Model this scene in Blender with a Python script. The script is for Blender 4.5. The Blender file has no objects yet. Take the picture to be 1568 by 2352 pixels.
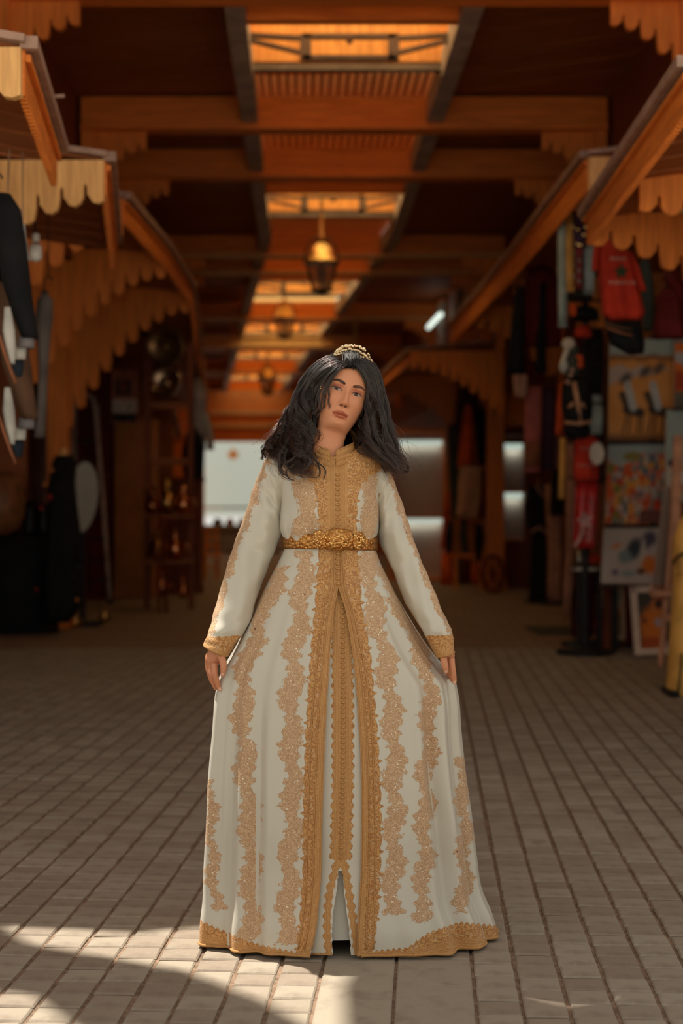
import bpy, math, random
import numpy as np
from mathutils import Vector, Matrix, Euler

random.seed(7)
RNG = np.random.default_rng(7)
SC = bpy.context.scene
COL = SC.collection
PI = math.pi

# ------------------------------------------------------------------ camera, world, sun, exposure
F = 3267.0            # focal length in photo pixels (50 mm on a 24 mm wide frame)
HC = 1.25             # camera height
CX, CY = 784.0, 1176.0
cam_d = bpy.data.cameras.new('camera')
cam_d.sensor_fit = 'HORIZONTAL'
cam_d.sensor_width = 24.0
cam_d.lens = 24.0 * F / 1568.0
cam_d.clip_start = 0.1
cam_d.clip_end = 300
cam_d.dof.use_dof = True
cam_d.dof.focus_distance = 4.02
cam_d.dof.aperture_fstop = 2.0
cam = bpy.data.objects.new('camera', cam_d)
cam.location = (0, 0, HC)
cam.rotation_euler = (PI / 2, 0, 0)
COL.objects.link(cam)
SC.camera = cam

world = bpy.data.worlds.new('sky')
SC.world = world
world.use_nodes = True
wn = world.node_tree
wn.nodes.clear()
w_out = wn.nodes.new('ShaderNodeOutputWorld')
w_bg = wn.nodes.new('ShaderNodeBackground')
w_bg.inputs['Color'].default_value = (0.92, 0.90, 0.82, 1)
w_bg.inputs['Strength'].default_value = 0.62
wn.links.new(w_bg.outputs[0], w_out.inputs[0])

sun_d = bpy.data.lights.new('sun', 'SUN')
sun_d.energy = 6.4
sun_d.color = (1.0, 0.97, 0.86)
sun_d.angle = 0.012
sun = bpy.data.objects.new('sun', sun_d)
SUN_DIR = Vector((0.33, -0.25, -0.91)).normalized()
sun.rotation_euler = SUN_DIR.to_track_quat('-Z', 'Y').to_euler()
sun.location = (-2, 9, 9)
COL.objects.link(sun)

SC.view_settings.view_transform = 'Standard'
SC.view_settings.look = 'None'
SC.view_settings.gamma = 1.0
SC.view_settings.use_curve_mapping = False
SC.view_settings.exposure = 0.42
SC.cycles.use_denoising = True
SC.cycles.max_bounces = 6
SC.cycles.diffuse_bounces = 4
SC.cycles.glossy_bounces = 3
SC.cycles.transmission_bounces = 4
SC.cycles.caustics_reflective = False
SC.cycles.caustics_refractive = False
SC.cycles.sample_clamp_indirect = 4.0


def P(px, py, Y):
    """Point in metres seen at photo pixel (px, py) at distance Y in front of the camera."""
    return Vector(((px - CX) * Y / F, Y, HC + (CY - py) * Y / F))


# ------------------------------------------------------------------ object helpers
def tag(o, label=None, cat=None, group=None, kind=None):
    if label: o['label'] = label
    if cat: o['category'] = cat
    if group: o['group'] = group
    if kind: o['kind'] = kind
    return o


def thing(name, label, cat, loc=(0, 0, 0), group=None, kind=None):
    o = bpy.data.objects.new(name, None)
    o.empty_display_size = 0.1
    o.location = loc
    COL.objects.link(o)
    return tag(o, label, cat, group, kind)


def world_of(o):
    m = Matrix.Translation(o.location) @ o.rotation_euler.to_matrix().to_4x4()
    if o.parent is not None:
        m = world_of(o.parent) @ o.matrix_parent_inverse @ m
    return m


def adopt(o, parent):
    """Parent o without moving it."""
    if parent is not None:
        o.parent = parent
        o.matrix_parent_inverse = world_of(parent).inverted()
    return o


def copy_tree(o, parent=None):
    c = o.copy()
    COL.objects.link(c)
    if parent is not None:
        c.parent = parent
    for ch in list(o.children):
        copy_tree(ch, c)
    return c


class MB:
    """Collects vertices and faces in world coordinates."""
    def __init__(self):
        self.v, self.f = [], []

    def add(self, vs, fs):
        b = len(self.v)
        self.v.extend([tuple(p) for p in vs])
        self.f.extend([tuple(b + i for i in q) for q in fs])
        return self

    def box(self, c, s, rot=None, taper=1.0):
        hx, hy, hz = s[0] / 2, s[1] / 2, s[2] / 2
        vs = [Vector((x * hx * (taper if z > 0 else 1), y * hy * (taper if z > 0 else 1), z * hz))
              for z in (-1, 1) for y in (-1, 1) for x in (-1, 1)]
        if rot is not None:
            m = Euler(rot).to_matrix()
            vs = [m @ p for p in vs]
        c = Vector(c)
        return self.add([p + c for p in vs], [(0, 2, 3, 1), (4, 5, 7, 6), (0, 1, 5, 4), (2, 6, 7, 3), (0, 4, 6, 2), (1, 3, 7, 5)])

    def bar(self, a, b, w, h, up=(0, 0, 1)):
        """Rectangular bar from a to b, w wide and h high."""
        a, b = Vector(a), Vector(b)
        d = (b - a).normalized()
        up = Vector(up)
        if abs(d.dot(up)) > .98: up = Vector((0, 1, 0))
        s = d.cross(up).normalized()
        u = s.cross(d).normalized()
        vs = []
        for p in (a, b):
            for i, j in ((-1, -1), (1, -1), (1, 1), (-1, 1)):
                vs.append(p + s * (i * w / 2) + u * (j * h / 2))
        return self.add(vs, [(3, 2, 1, 0), (4, 5, 6, 7), (0, 1, 5, 4), (1, 2, 6, 5), (2, 3, 7, 6), (3, 0, 4, 7)])

    def prism(self, pts, ext):
        """Closed polygon of 3-D points extruded by the vector ext."""
        n = len(pts)
        e = Vector(ext)
        vs = [Vector(p) for p in pts]
        vs2 = [p + e for p in vs]
        fs = [tuple(range(n)), tuple(range(2 * n - 1, n - 1, -1))]
        fs += [(i, n + i, n + (i + 1) % n, (i + 1) % n) for i in range(n)]
        return self.add(vs + vs2, fs)

    def tube(self, pts, r, n=8, cap=True):
        pts = [Vector(p) for p in pts]
        rs = r if hasattr(r, '__len__') else [r] * len(pts)
        rings = []
        ref = None
        for i, p in enumerate(pts):
            d = (pts[min(i + 1, len(pts) - 1)] - pts[max(i - 1, 0)])
            d = d.normalized() if d.length > 1e-9 else Vector((0, 0, 1))
            if ref is None:
                ref = Vector((0, 0, 1)) if abs(d.z) < .9 else Vector((1, 0, 0))
            s = d.cross(ref)
            s = s.normalized() if s.length > 1e-6 else Vector((1, 0, 0))
            u = s.cross(d).normalized()
            ref = u
            rings.append([p + (s * math.cos(2 * PI * k / n) + u * math.sin(2 * PI * k / n)) * rs[i] for k in range(n)])
        return self.rings(rings, cap)

    def rings(self, rings, cap=True, closed=True):
        n = len(rings[0])
        vs = [p for r in rings for p in r]
        fs = []
        for i in range(len(rings) - 1):
            for k in range(n if closed else n - 1):
                k2 = (k + 1) % n
                fs.append((i * n + k, i * n + k2, (i + 1) * n + k2, (i + 1) * n + k))
        if cap:
            fs.append(tuple(range(n - 1, -1, -1)))
            fs.append(tuple((len(rings) - 1) * n + k for k in range(n)))
        return self.add(vs, fs)

    def lathe(self, c, prof, n=20, axis='Z'):
        """prof: list of (radius, height)."""
        c = Vector(c)
        rings = []
        for r, h in prof:
            ring = []
            for k in range(n):
                a = 2 * PI * k / n
                p = Vector((r * math.cos(a), r * math.sin(a), h))
                if axis == 'Y': p = Vector((p.x, -p.z, p.y))
                if axis == 'X': p = Vector((p.z, p.x, p.y))
                ring.append(c + p)
            rings.append(ring)
        return self.rings(rings, True)

    def ball(self, c, r, n=10, m=7, sc=(1, 1, 1)):
        c = Vector(c)
        rings = []
        for i in range(m + 1):
            t = PI * (0.02 + 0.96 * i / m)
            rings.append([c + Vector((r * sc[0] * math.sin(t) * math.cos(2 * PI * k / n), r * sc[1] * math.sin(t) * math.sin(2 * PI * k / n), r * sc[2] * math.cos(t))) for k in range(n)])
        return self.rings(rings, True)

    def build(self, name, mat, parent=None, smooth=False, angle=None):
        me = bpy.data.meshes.new(name)
        me.from_pydata(self.v, [], self.f)
        me.validate()
        if mat is not None:
            me.materials.append(mat)
        if smooth:
            me.shade_smooth()
            if angle: me.set_sharp_from_angle(angle=angle)
        o = bpy.data.objects.new(name, me)
        COL.objects.link(o)
        fix_normals(me)
        return adopt(o, parent)


def fix_normals(me):
    import bmesh
    bm = bmesh.new()
    bm.from_mesh(me)
    bmesh.ops.recalc_face_normals(bm, faces=bm.faces)
    bm.to_mesh(me)
    bm.free()


def structure(name, mb, mat, parent=None, smooth=False):
    o = mb.build(name, mat, parent, smooth)
    if parent is None: o['kind'] = 'structure'
    return o


def grid_mesh(name, co, quads, mat, parent=None, attrs=None, colors=None, smooth=True):
    """Fast mesh from numpy: co (n,3), quads (m,4)."""
    me = bpy.data.meshes.new(name)
    n, m = len(co), len(quads)
    me.vertices.add(n)
    me.vertices.foreach_set('co', np.asarray(co, dtype=np.float32).ravel())
    me.loops.add(m * 4)
    me.loops.foreach_set('vertex_index', np.asarray(quads, dtype=np.int32).ravel())
    me.polygons.add(m)
    me.polygons.foreach_set('loop_start', np.arange(0, m * 4, 4, dtype=np.int32))
    me.update(calc_edges=True)
    for k, arr in (attrs or {}).items():
        a = me.attributes.new(k, 'FLOAT', 'POINT')
        a.data.foreach_set('value', np.asarray(arr, dtype=np.float32).ravel())
    for k, arr in (colors or {}).items():
        a = me.attributes.new(k, 'FLOAT_COLOR', 'POINT')
        arr = np.asarray(arr, dtype=np.float32)
        if arr.shape[1] == 3:
            arr = np.concatenate([arr, np.ones((len(arr), 1), np.float32)], 1)
        a.data.foreach_set('color', arr.ravel())
    me.validate()
    if mat is not None: me.materials.append(mat)
    if smooth: me.shade_smooth()
    o = bpy.data.objects.new(name, me)
    COL.objects.link(o)
    return adopt(o, parent)


def ring_quads(nr, n, closed=True, flip=False):
    i = np.arange(nr - 1)[:, None]
    k = np.arange(n if closed else n - 1)[None, :]
    k2 = (k + 1) % n
    q = np.stack([i * n + k, i * n + k2, (i + 1) * n + k2, (i + 1) * n + k], -1).reshape(-1, 4)
    return q[:, ::-1] if flip else q


# ------------------------------------------------------------------ materials
MATS = {}


class NT:
    """Small node-graph helper."""
    def __init__(self, name):
        self.m = bpy.data.materials.new(name)
        self.m.use_nodes = True
        self.t = self.m.node_tree
        self.t.nodes.clear()
        self.out = self.t.nodes.new('ShaderNodeOutputMaterial')
        self.bs = self.t.nodes.new('ShaderNodeBsdfPrincipled')
        self.t.links.new(self.bs.outputs[0], self.out.inputs[0])

    def n(self, typ, **kw):
        nd = self.t.nodes.new(typ)
        for k, v in kw.items():
            if k in nd.inputs.keys() if isinstance(k, str) else False:
                self.set(nd.inputs[k], v)
            else:
                setattr(nd, k, v)
        return nd

    def set(self, sock, v):
        if hasattr(v, 'is_output') or isinstance(v, bpy.types.NodeSocket):
            self.t.links.new(v, sock)
        else:
            if hasattr(sock.default_value, '__len__') and not hasattr(v, '__len__'):
                sock.default_value = [v] * len(sock.default_value)
            elif hasattr(v, '__len__') and len(v) == 3 and len(sock.default_value) == 4:
                sock.default_value = (*v, 1)
            else:
                sock.default_value = v

    def math(self, op, a, b=0.0, clamp=False):
        nd = self.t.nodes.new('ShaderNodeMath')
        nd.operation = op
        nd.use_clamp = clamp
        self.set(nd.inputs[0], a)
        self.set(nd.inputs[1], b)
        return nd.outputs[0]

    def attr(self, name, out='Fac'):
        nd = self.t.nodes.new('ShaderNodeAttribute')
        nd.attribute_name = name
        return nd.outputs[out]

    def coord(self, out='Object', scale=(1, 1, 1), rot=(0, 0, 0)):
        tc = self.t.nodes.new('ShaderNodeTexCoord')
        mp = self.t.nodes.new('ShaderNodeMapping')
        mp.inputs['Scale'].default_value = scale
        mp.inputs['Rotation'].default_value = rot
        self.t.links.new(tc.outputs[out], mp.inputs[0])
        return mp.outputs[0]

    def noise(self, vec, scale=5, detail=3, rough=.5, out='Fac', dist=0.0):
        nd = self.t.nodes.new('ShaderNodeTexNoise')
        nd.inputs['Scale'].default_value = scale
        nd.inputs['Detail'].default_value = detail
        nd.inputs['Roughness'].default_value = rough
        nd.inputs['Distortion'].default_value = dist
        if vec is not None: self.t.links.new(vec, nd.inputs['Vector'])
        return nd.outputs[out]

    def voronoi(self, vec, scale=5, feature='F1', out='Distance', rnd=1.0):
        nd = self.t.nodes.new('ShaderNodeTexVoronoi')
        nd.feature = feature
        nd.inputs['Scale'].default_value = scale
        nd.inputs['Randomness'].default_value = rnd
        self.t.links.new(vec, nd.inputs['Vector'])
        return nd.outputs[out]

    def mix(self, fac, a, b, mode='MIX'):
        nd = self.t.nodes.new('ShaderNodeMix')
        nd.data_type = 'RGBA'
        nd.blend_type = mode
        nd.clamp_factor = True
        self.set(nd.inputs[0], fac)
        self.set(nd.inputs[6], a)
        self.set(nd.inputs[7], b)
        return nd.outputs[2]

    def ramp(self, fac, lo, hi):
        nd = self.t.nodes.new('ShaderNodeMapRange')
        nd.interpolation_type = 'SMOOTHSTEP'
        self.set(nd.inputs['Value'], fac)
        self.set(nd.inputs['From Min'], lo)
        self.set(nd.inputs['From Max'], hi)
        return nd.outputs[0]

    def bump(self, h, strength=.3, dist=.01):
        nd = self.t.nodes.new('ShaderNodeBump')
        nd.inputs['Strength'].default_value = strength
        nd.inputs['Distance'].default_value = dist
        self.t.links.new(h, nd.inputs['Height'])
        self.t.links.new(nd.outputs[0], self.bs.inputs['Normal'])

    def p(self, **kw):
        names = {'color': 'Base Color', 'rough': 'Roughness', 'metal': 'Metallic', 'spec': 'Specular IOR Level', 'sheen': 'Sheen Weight'}
        for k, v in kw.items():
            self.set(self.bs.inputs[names.get(k, k)], v)
        return self

    def vecmath(self, op, a, b):
        nd = self.t.nodes.new('ShaderNodeVectorMath')
        nd.operation = op
        self.set(nd.inputs[0], a)
        self.set(nd.inputs[1], b)
        return nd.outputs[0]


def plain(name, col, rough=.7, metal=0.0, var=.25, scale=12, bump=0.0, spec=.3):
    if name in MATS: return MATS[name]
    g = NT(name)
    v = g.coord()
    nz = g.noise(v, scale, 4)
    dark = tuple(c * (1 - var) for c in col)
    lite = tuple(min(1, c * (1 + var)) for c in col)
    g.p(color=g.mix(g.ramp(nz, .3, .7), dark, lite), rough=rough, metal=metal, spec=spec)
    if bump: g.bump(nz, bump, .01)
    MATS[name] = g.m
    return g.m


def cloth(name, col, rough=.85, weave=400, var=.2):
    if name in MATS: return MATS[name]
    g = NT(name)
    v = g.coord()
    nz = g.noise(v, 6, 3)
    w = g.noise(v, weave, 2)
    dark = tuple(c * (1 - var) for c in col)
    lite = tuple(min(1, c * (1 + var)) for c in col)
    g.p(color=g.mix(g.ramp(nz, .3, .7), dark, lite), rough=rough, spec=.2)
    g.bump(w, .15, .004)
    MATS[name] = g.m
    return g.m


def wood(name, col, axis='X', rough=.6, var=.35):
    """Grain runs along axis."""
    if name in MATS: return MATS[name]
    g = NT(name)
    s = {'X': (1, 14, 14), 'Y': (14, 1, 14), 'Z': (14, 14, 1)}[axis]
    v = g.coord('Object', s)
    nz = g.noise(v, 2.2, 5, .6, dist=.8)
    big = g.noise(g.coord('Object', tuple(.4 if q == 1 else 2 for q in s)), 1.3, 2)
    isl = g.t.nodes.new('ShaderNodeNewGeometry').outputs['Random Per Island']
    oi = g.t.nodes.new('ShaderNodeObjectInfo').outputs['Random']
    fac = g.math('ADD', g.math('MULTIPLY', g.ramp(nz, .3, .75), .6), g.math('MULTIPLY', big, .25))
    fac = g.math('ADD', fac, g.math('MULTIPLY', g.math('ADD', isl, oi), .12))
    dark = tuple(c * (1 - var) * (.9 if i else 1) for i, c in enumerate(col))
    lite = tuple(min(1, c * (1 + var)) for c in col)
    g.p(color=g.mix(fac, dark, lite), rough=rough, spec=.3)
    g.bump(nz, .15, .004)
    MATS[name] = g.m
    return g.m


def emit(name, col, s):
    if name in MATS: return MATS[name]
    g = NT(name)
    g.p(color=(.8, .8, .8), rough=.5)
    g.set(g.bs.inputs['Emission Color'], col)
    g.bs.inputs['Emission Strength'].default_value = s
    MATS[name] = g.m
    return g.m


def painted(name='painted_print'):
    """Flat print whose colours are stored on the mesh."""
    if name in MATS: return MATS[name]
    g = NT(name)
    g.p(color=g.attr('col', 'Color'), rough=.6, spec=.3)
    g.bump(g.noise(g.coord(), 300, 2), .1, .002)
    MATS[name] = g.m
    return g.m


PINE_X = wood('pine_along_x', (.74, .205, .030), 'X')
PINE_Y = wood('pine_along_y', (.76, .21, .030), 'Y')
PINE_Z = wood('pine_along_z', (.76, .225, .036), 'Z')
PINE_L = wood('pale_or_lit_pine', (.80, .42, .15), 'Z')  # paler copy of the pine; puts front light into end boards and beams
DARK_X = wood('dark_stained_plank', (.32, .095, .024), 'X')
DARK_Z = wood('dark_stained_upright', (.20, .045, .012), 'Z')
TRIM = plain('pinkish_flashing', (.36, .22, .16), .5, 0, .2)
GREY_RAIL = plain('grey_painted_rail', (.42, .31, .25), .6, 0, .2, 5)
TRUSS = plain('dark_truss_paint', (.17, .115, .085), .6, 0, .2, 5)
WHITE_W = plain('off_white_plaster', (.55, .46, .38), .8, 0, .12, 3)
BLACK = plain('black_plastic', (.012, .011, .012), .5)
IRON = plain('dark_iron', (.05, .035, .025), .5, .6)
BRASS = plain('aged_brass', (.50, .26, .08), .32, 1.0, .4, 9)
TIN = plain('dull_tin', (.30, .26, .22), .3, .9, .3, 8)
ALU = plain('worn_aluminium', (.60, .45, .38), .5, .25, .2, 6)
GLASS = NT('lantern_glass')
GLASS.p(color=(.75, .6, .45), rough=.15)
GLASS.bs.inputs['Transmission Weight'].default_value = .85
GLASS.bs.inputs['Alpha'].default_value = .55
GLASS = GLASS.m
# ------------------------------------------------------------------ the hall: floor
def ax(Y):
    """Sideways drift of the hall: straight at first, bending to the left beyond 19 m."""
    return 0.0 if Y < 19 else -0.10 * (Y - 19)


FT = 0.06            # the paving runs slightly off the hall's direction
fyaw = -math.atan(FT)


def floor_xy(u, v):
    c, s = math.cos(fyaw), math.sin(fyaw)
    return (u * c - v * s, u * s + v * c)


STONE = NT('paver_concrete')
_v = STONE.coord('Object')
_n1 = STONE.noise(_v, 9, 5, .65)
_n2 = STONE.noise(_v, 70, 4, .7)
_isl = STONE.t.nodes.new('ShaderNodeNewGeometry').outputs['Random Per Island']
_oi = STONE.t.nodes.new('ShaderNodeObjectInfo').outputs['Random']
_r = STONE.math('FRACT', STONE.math('ADD', _isl, _oi))
_c = STONE.mix(_r, (.255, .195, .145), (.335, .275, .21))
_c = STONE.mix(STONE.ramp(_n1, .45, .8), _c, (.185, .135, .10))
_c = STONE.mix(STONE.math('MULTIPLY', STONE.ramp(_n2, .5, .75), .4), _c, (.38, .33, .27))
STONE.p(color=_c, rough=.75, spec=.25)
STONE.bump(_n2, .25, .004)
STONE = STONE.m
JOINT = plain('sandy_joint', (.205, .13, .085), .95, 0, .3, 40, .3)
FARPAVE = NT('far_paving')
_v = FARPAVE.coord('Object', (1, 1, 1), (0, 0, -fyaw))
_bt = FARPAVE.t.nodes.new('ShaderNodeTexBrick')
FARPAVE.t.links.new(_v, _bt.inputs['Vector'])
_bt.offset = 0.0
for k, vv in (('Scale', 1.0), ('Mortar Size', .012), ('Brick Width', .117), ('Row Height', .1)):
    _bt.inputs[k].default_value = vv
_bt.inputs['Color1'].default_value = (.28, .175, .115, 1)
_bt.inputs['Color2'].default_value = (.33, .215, .145, 1)
_bt.inputs['Mortar'].default_value = (.22, .13, .08, 1)
FARPAVE.p(color=FARPAVE.mix(FARPAVE.ramp(FARPAVE.noise(_v, 1.5, 4), .35, .75), _bt.outputs[0], (.23, .14, .09)), rough=.8, spec=.2)
FARPAVE = FARPAVE.m

mb = MB().box((0, 22, -.058), (60, 76, .10))
floor = structure('floor', mb, JOINT)
mb = MB()
mb.add([(-9, 13.0, -.004), (9, 13.0, -.004), (9, 58, -.004), (-9, 58, -.004)], [(0, 1, 2, 3)])
structure('far_paving', mb, FARPAVE, floor)
mb = MB().box((0, -7.0, -.03), (60, 17.0, .06))  # added unseen pale ground that bounces sunlight up into the hall
structure('bounce_ground', mb, plain('pale_bounce_ground', (.58, .52, .43), .9, 0, .12, 2), floor)


def brick_mesh(w, d, seed):
    r = random.Random(seed)
    b = MB()
    h, e = .022, .004
    x, y = w / 2, d / 2
    j = lambda: r.uniform(-.0018, .0018)
    low = [(-x, -y, -h), (x, -y, -h), (x, y, -h), (-x, y, -h)]
    mid = [(-x + j(), -y + j(), -e), (x + j(), -y + j(), -e), (x + j(), y + j(), -e), (-x + j(), y + j(), -e)]
    top = [(p[0] * (1 - e * 1.2 / x), p[1] * (1 - e * 1.2 / y), j() * .6) for p in mid]
    b.rings([low, mid, top], True)
    me = bpy.data.meshes.new('brick')
    me.from_pydata(b.v, [], b.f)
    me.materials.append(STONE)
    fix_normals(me)
    return me


BW, BD = .117, .100
bricks = []
for side, u0 in ((-1, -.2855), (1, .124)):
    for i in range(60):
        u = u0 + side * (i + .5) * BW
        off = random.uniform(-.012, .012)
        for kv in range(-40, 140):
            v = kv * BD + off
            x, y = floor_xy(u, v)
            if not (1.0 < y < 13.1 and abs(x) < 3.7): continue
            bricks.append((x, y, u, v))
vis = []
rest = []
for b in bricks:
    x, y = b[0], b[1]
    px, py = CX + x * F / y, CY + HC * F / y
    (vis if (-40 < px < 1608 and py < 2400) else rest).append(b)
vis.sort(key=lambda b: b[1])
near, far_b = vis[:292], vis[292:] + rest
meshes = [brick_mesh(BW - .011, BD - .007, s) for s in range(6)]
for k, (x, y, u, v) in enumerate(near):
    o = bpy.data.objects.new('brick', meshes[k % 6])
    o.location = (x, y, random.uniform(-.003, .001))
    o.rotation_euler = (random.uniform(-.006, .006), random.uniform(-.006, .006), fyaw + random.uniform(-.012, .012))
    COL.objects.link(o)
    o.parent = floor
mb = MB()
cfy, sfy = math.cos(fyaw), math.sin(fyaw)
for x, y, u, v in far_b:
    w, d = (BW - .011) / 2, (BD - .007) / 2
    z = random.uniform(-.003, .001)
    q = lambda a, b, zz: (x + a * cfy - b * sfy, y + a * sfy + b * cfy, zz)
    e = .004
    mb.add([q(-w, -d, z - .02), q(w, -d, z - .02), q(w, d, z - .02), q(-w, d, z - .02),
            q(-w + e, -d + e, z), q(w - e, -d + e, z), q(w - e, d - e, z), q(-w + e, d - e, z)],
           [(4, 5, 6, 7), (0, 1, 5, 4), (1, 2, 6, 5), (2, 3, 7, 6), (3, 0, 4, 7)])
o = mb.build('bricks_further_off', STONE, floor)
o['kind'] = 'stuff'
# the two runs of long stone slabs down the middle
for (ua, ub) in ((-.2855, -.085), (-.085, .124)):
    for k in range(-3, 12):
        v0 = 2.42 + k * 1.05 + (0.25 if ua < -.2 else 0)
        m2 = MB()
        w = (ub - ua) / 2 - .004
        L = 1.05 / 2 - .004
        e = .004
        m2.rings([[(-w, -L, -.022), (w, -L, -.022), (w, L, -.022), (-w, L, -.022)],
                  [(-w, -L, -e), (w, -L, -e), (w, L, -e), (-w, L, -e)],
                  [(-w + e, -L + e, 0), (w - e, -L + e, 0), (w - e, L - e, 0), (-w + e, L - e, 0)]])
        xx, yy = floor_xy((ua + ub) / 2, v0)
        ob = m2.build('slab', STONE)
        ob.location = (xx, yy, random.uniform(-.002, .001))
        ob.rotation_euler = (0, 0, fyaw)
        ob.parent = floor

# ------------------------------------------------------------------ walls
XL, XR = -2.47, 2.52
ZC = 5.12
SEG = [5.8, 9.0, 13.0, 17.0, 19.0, 23.0, 27.0, 32.0, 38.0, 45.0]


def wall_strip(mb, x0, ys, z0, z1, thick):
    for a, b in zip(ys[:-1], ys[1:]):
        xa, xb = x0 + ax(a), x0 + ax(b)
        mb.add([(xa, a, z0), (xb, b, z0), (xb, b, z1), (xa, a, z1), (xa + thick, a, z0), (xb + thick, b, z0), (xb + thick, b, z1), (xa + thick, a, z1)],
               [(0, 1, 2, 3), (7, 6, 5, 4), (0, 4, 5, 1), (3, 2, 6, 7), (0, 3, 7, 4), (1, 5, 6, 2)])


UPW = wood('dark_red_panel', (.26, .062, .018), 'Z')
mb = MB(); wall_strip(mb, XL, SEG, 3.55, 5.5, -.12)
wl = structure('wall_left', mb, UPW)
mb = MB(); wall_strip(mb, XR, SEG, 3.75, 5.5, .12)
wr = structure('wall_right', mb, UPW)
mb = MB(); wall_strip(mb, -4.3, SEG, -.02, 3.6, -.12); wall_strip(mb, -4.3, SEG, 3.55, 3.67, 1.85)
structure('wall_shops_left', mb, wood('shop_back_board', (.32, .10, .028), 'Z'))
mb = MB(); wall_strip(mb, 3.75, SEG, -.02, 3.8, .12); wall_strip(mb, 3.75, SEG, 3.75, 3.87, -1.25)
structure('wall_shops_right', mb, wood('shop_back_board', (.32, .10, .028), 'Z'))
# cross walls between shops on the left
for k, (yy, x0, x1, z1) in enumerate(((14.95, -4.3, -3.3, 3.5), (21.75, -4.5, -2.9, 3.5), (24.5, -4.4, -2.9, 3.5))):
    mb = MB().box(((x0 + x1) / 2, yy, z1 / 2), (x1 - x0, .08, z1))
    structure('wall_cross_left', mb, wood('shop_back_board', (.32, .10, .028), 'Z'))
for k, (yy, x0, x1, z1) in enumerate(((14.9, 3.0, 3.8, 3.8), (25.6, 1.9, 3.4, 4.3))):
    mb = MB().box(((x0 + x1) / 2, yy, z1 / 2), (x1 - x0, .08, z1))
    structure('wall_cross_right', mb, wood('shop_back_pine', (.46, .15, .03), 'Z'))

# ------------------------------------------------------------------ ceiling: slanting planks, rails, light wells
RAIL_L, RAIL_R = -.93, .79


def skx(Y):
    """Centre of the skylight strip."""
    return .07 - .028 * (Y - 11) if Y < 19 else -.155 - .105 * (Y - 19)


WELLS = [(10.55, 11.9), (16.2, 17.8), (22.3, 24.4), (27.3, 29.6), (32.2, 34.4), (37.6, 40.0)]
ceil = MB()
YS = [9.2] + [y for w in WELLS for y in w] + [44.0]
sections = [(YS[i], YS[i + 1]) for i in range(0, len(YS) - 1, 1)]
HW = .86
for a, b in zip(SEG[:-1], SEG[1:]):
    if b <= 9: continue
    a = max(a, 9.0)
    for lo, hi in (('L', None), ('R', None)):
        if lo == 'L':
            xa0, xa1, xb0, xb1 = XL + ax(a) - .3, skx(a) - HW - .06, XL + ax(b) - .3, skx(b) - HW - .06
        else:
            xa0, xa1, xb0, xb1 = skx(a) + HW + .06, XR + ax(a) + .3, skx(b) + HW + .06, XR + ax(b) + .3
        ceil.add([(xa0, a, ZC + .05), (xa1, a, ZC + .05), (xb1, b, ZC + .05), (xb0, b, ZC + .05),
                  (xa0, a, ZC + .15), (xa1, a, ZC + .15), (xb1, b, ZC + .15), (xb0, b, ZC + .15)],
                 [(3, 2, 1, 0), (4, 5, 6, 7), (0, 1, 5, 4), (1, 2, 6, 5), (2, 3, 7, 6), (3, 0, 4, 7)])
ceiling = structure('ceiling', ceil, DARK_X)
TAN = .50
PW = .15
plank_rest = MB()
npl = 0
for side in (-1, 1):
    y0 = 8.2 if side < 0 else 10.0
    while y0 < 43:
        xr = skx(y0) + side * (HW + .02)
        xw = (XL + ax(y0) - .25) if side < 0 else (XR + ax(y0) + .25)
        dy = -(xw - xr) * TAN
        g = .010
        z = ZC + .02 + random.uniform(-.006, .006)
        quad = [(xr, y0), (xw, y0 + dy), (xw, y0 + dy + PW - g), (xr, y0 + PW - g)]
        m2 = MB() if y0 < 15.5 else plank_rest
        m2.prism([(p[0], p[1], z) for p in quad], (0, 0, .035))
        if y0 < 15.5:
            m2.build('plank', DARK_X, ceiling)
            npl += 1
        y0 += PW
o = plank_rest.build('planks_further_off', DARK_X, ceiling)
o['kind'] = 'stuff'

# out of sight overhead: an added slab that masks the sun, its gaps shaped for the lit patches
# (outline of the gap = outline of the sunlit floor carried back along the sun to the roof)
def up_sun(x, y, z):
    t = z / -SUN_DIR.z
    return (x - SUN_DIR.x * t, y - SUN_DIR.y * t)


RZ = 5.32
gap_floor = [(-1.02, 4.30), (-.60, 4.22), (-.30, 4.34), (.38, 4.34), (.42, 4.15), (.55, 3.94), (.70, 3.80), (.70, 3.66), (.57, 3.60), (.45, 3.72), (.31, 3.80), (.05, 3.91), (.01, 3.75), (.02, 3.2), (-.07, 3.2), (-.08, 3.45), (-.18, 3.62), (-.42, 3.88), (-.90, 4.12)]
gap = [up_sun(x, y, RZ) for x, y in gap_floor]
gap2 = [up_sun(x, y, RZ) for x, y in ((-1.3, 3.80), (-.80, 3.69), (-.62, 3.42), (-1.5, 3.32))]
ys = [p[1] for p in gap]
import bmesh
bm = bmesh.new()
outer = [bm.verts.new((x, y, RZ)) for x, y in ((-8, 2.9), (.45, 2.9), (.45, 5.4), (1.1, 5.4), (1.1, 9.75), (-8, 9.75))]
loops = [outer, [bm.verts.new((x, y, RZ)) for x, y in gap], [bm.verts.new((x, y, RZ)) for x, y in gap2]]
edges = []
for lp in loops:
    for i in range(len(lp)):
        edges.append(bm.edges.new((lp[i], lp[(i + 1) % len(lp)])))
bmesh.ops.triangle_fill(bm, use_beauty=True, use_dissolve=False, edges=edges)
me = bpy.data.meshes.new('sun_mask_roof')
bm.to_mesh(me)
bm.free()
me.materials.append(DARK_X)
rf = bpy.data.objects.new('sun_mask_roof', me)
COL.objects.link(rf)
sm = rf.modifiers.new('thick', 'SOLIDIFY'); sm.thickness = .03
rf['kind'] = 'structure'

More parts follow.
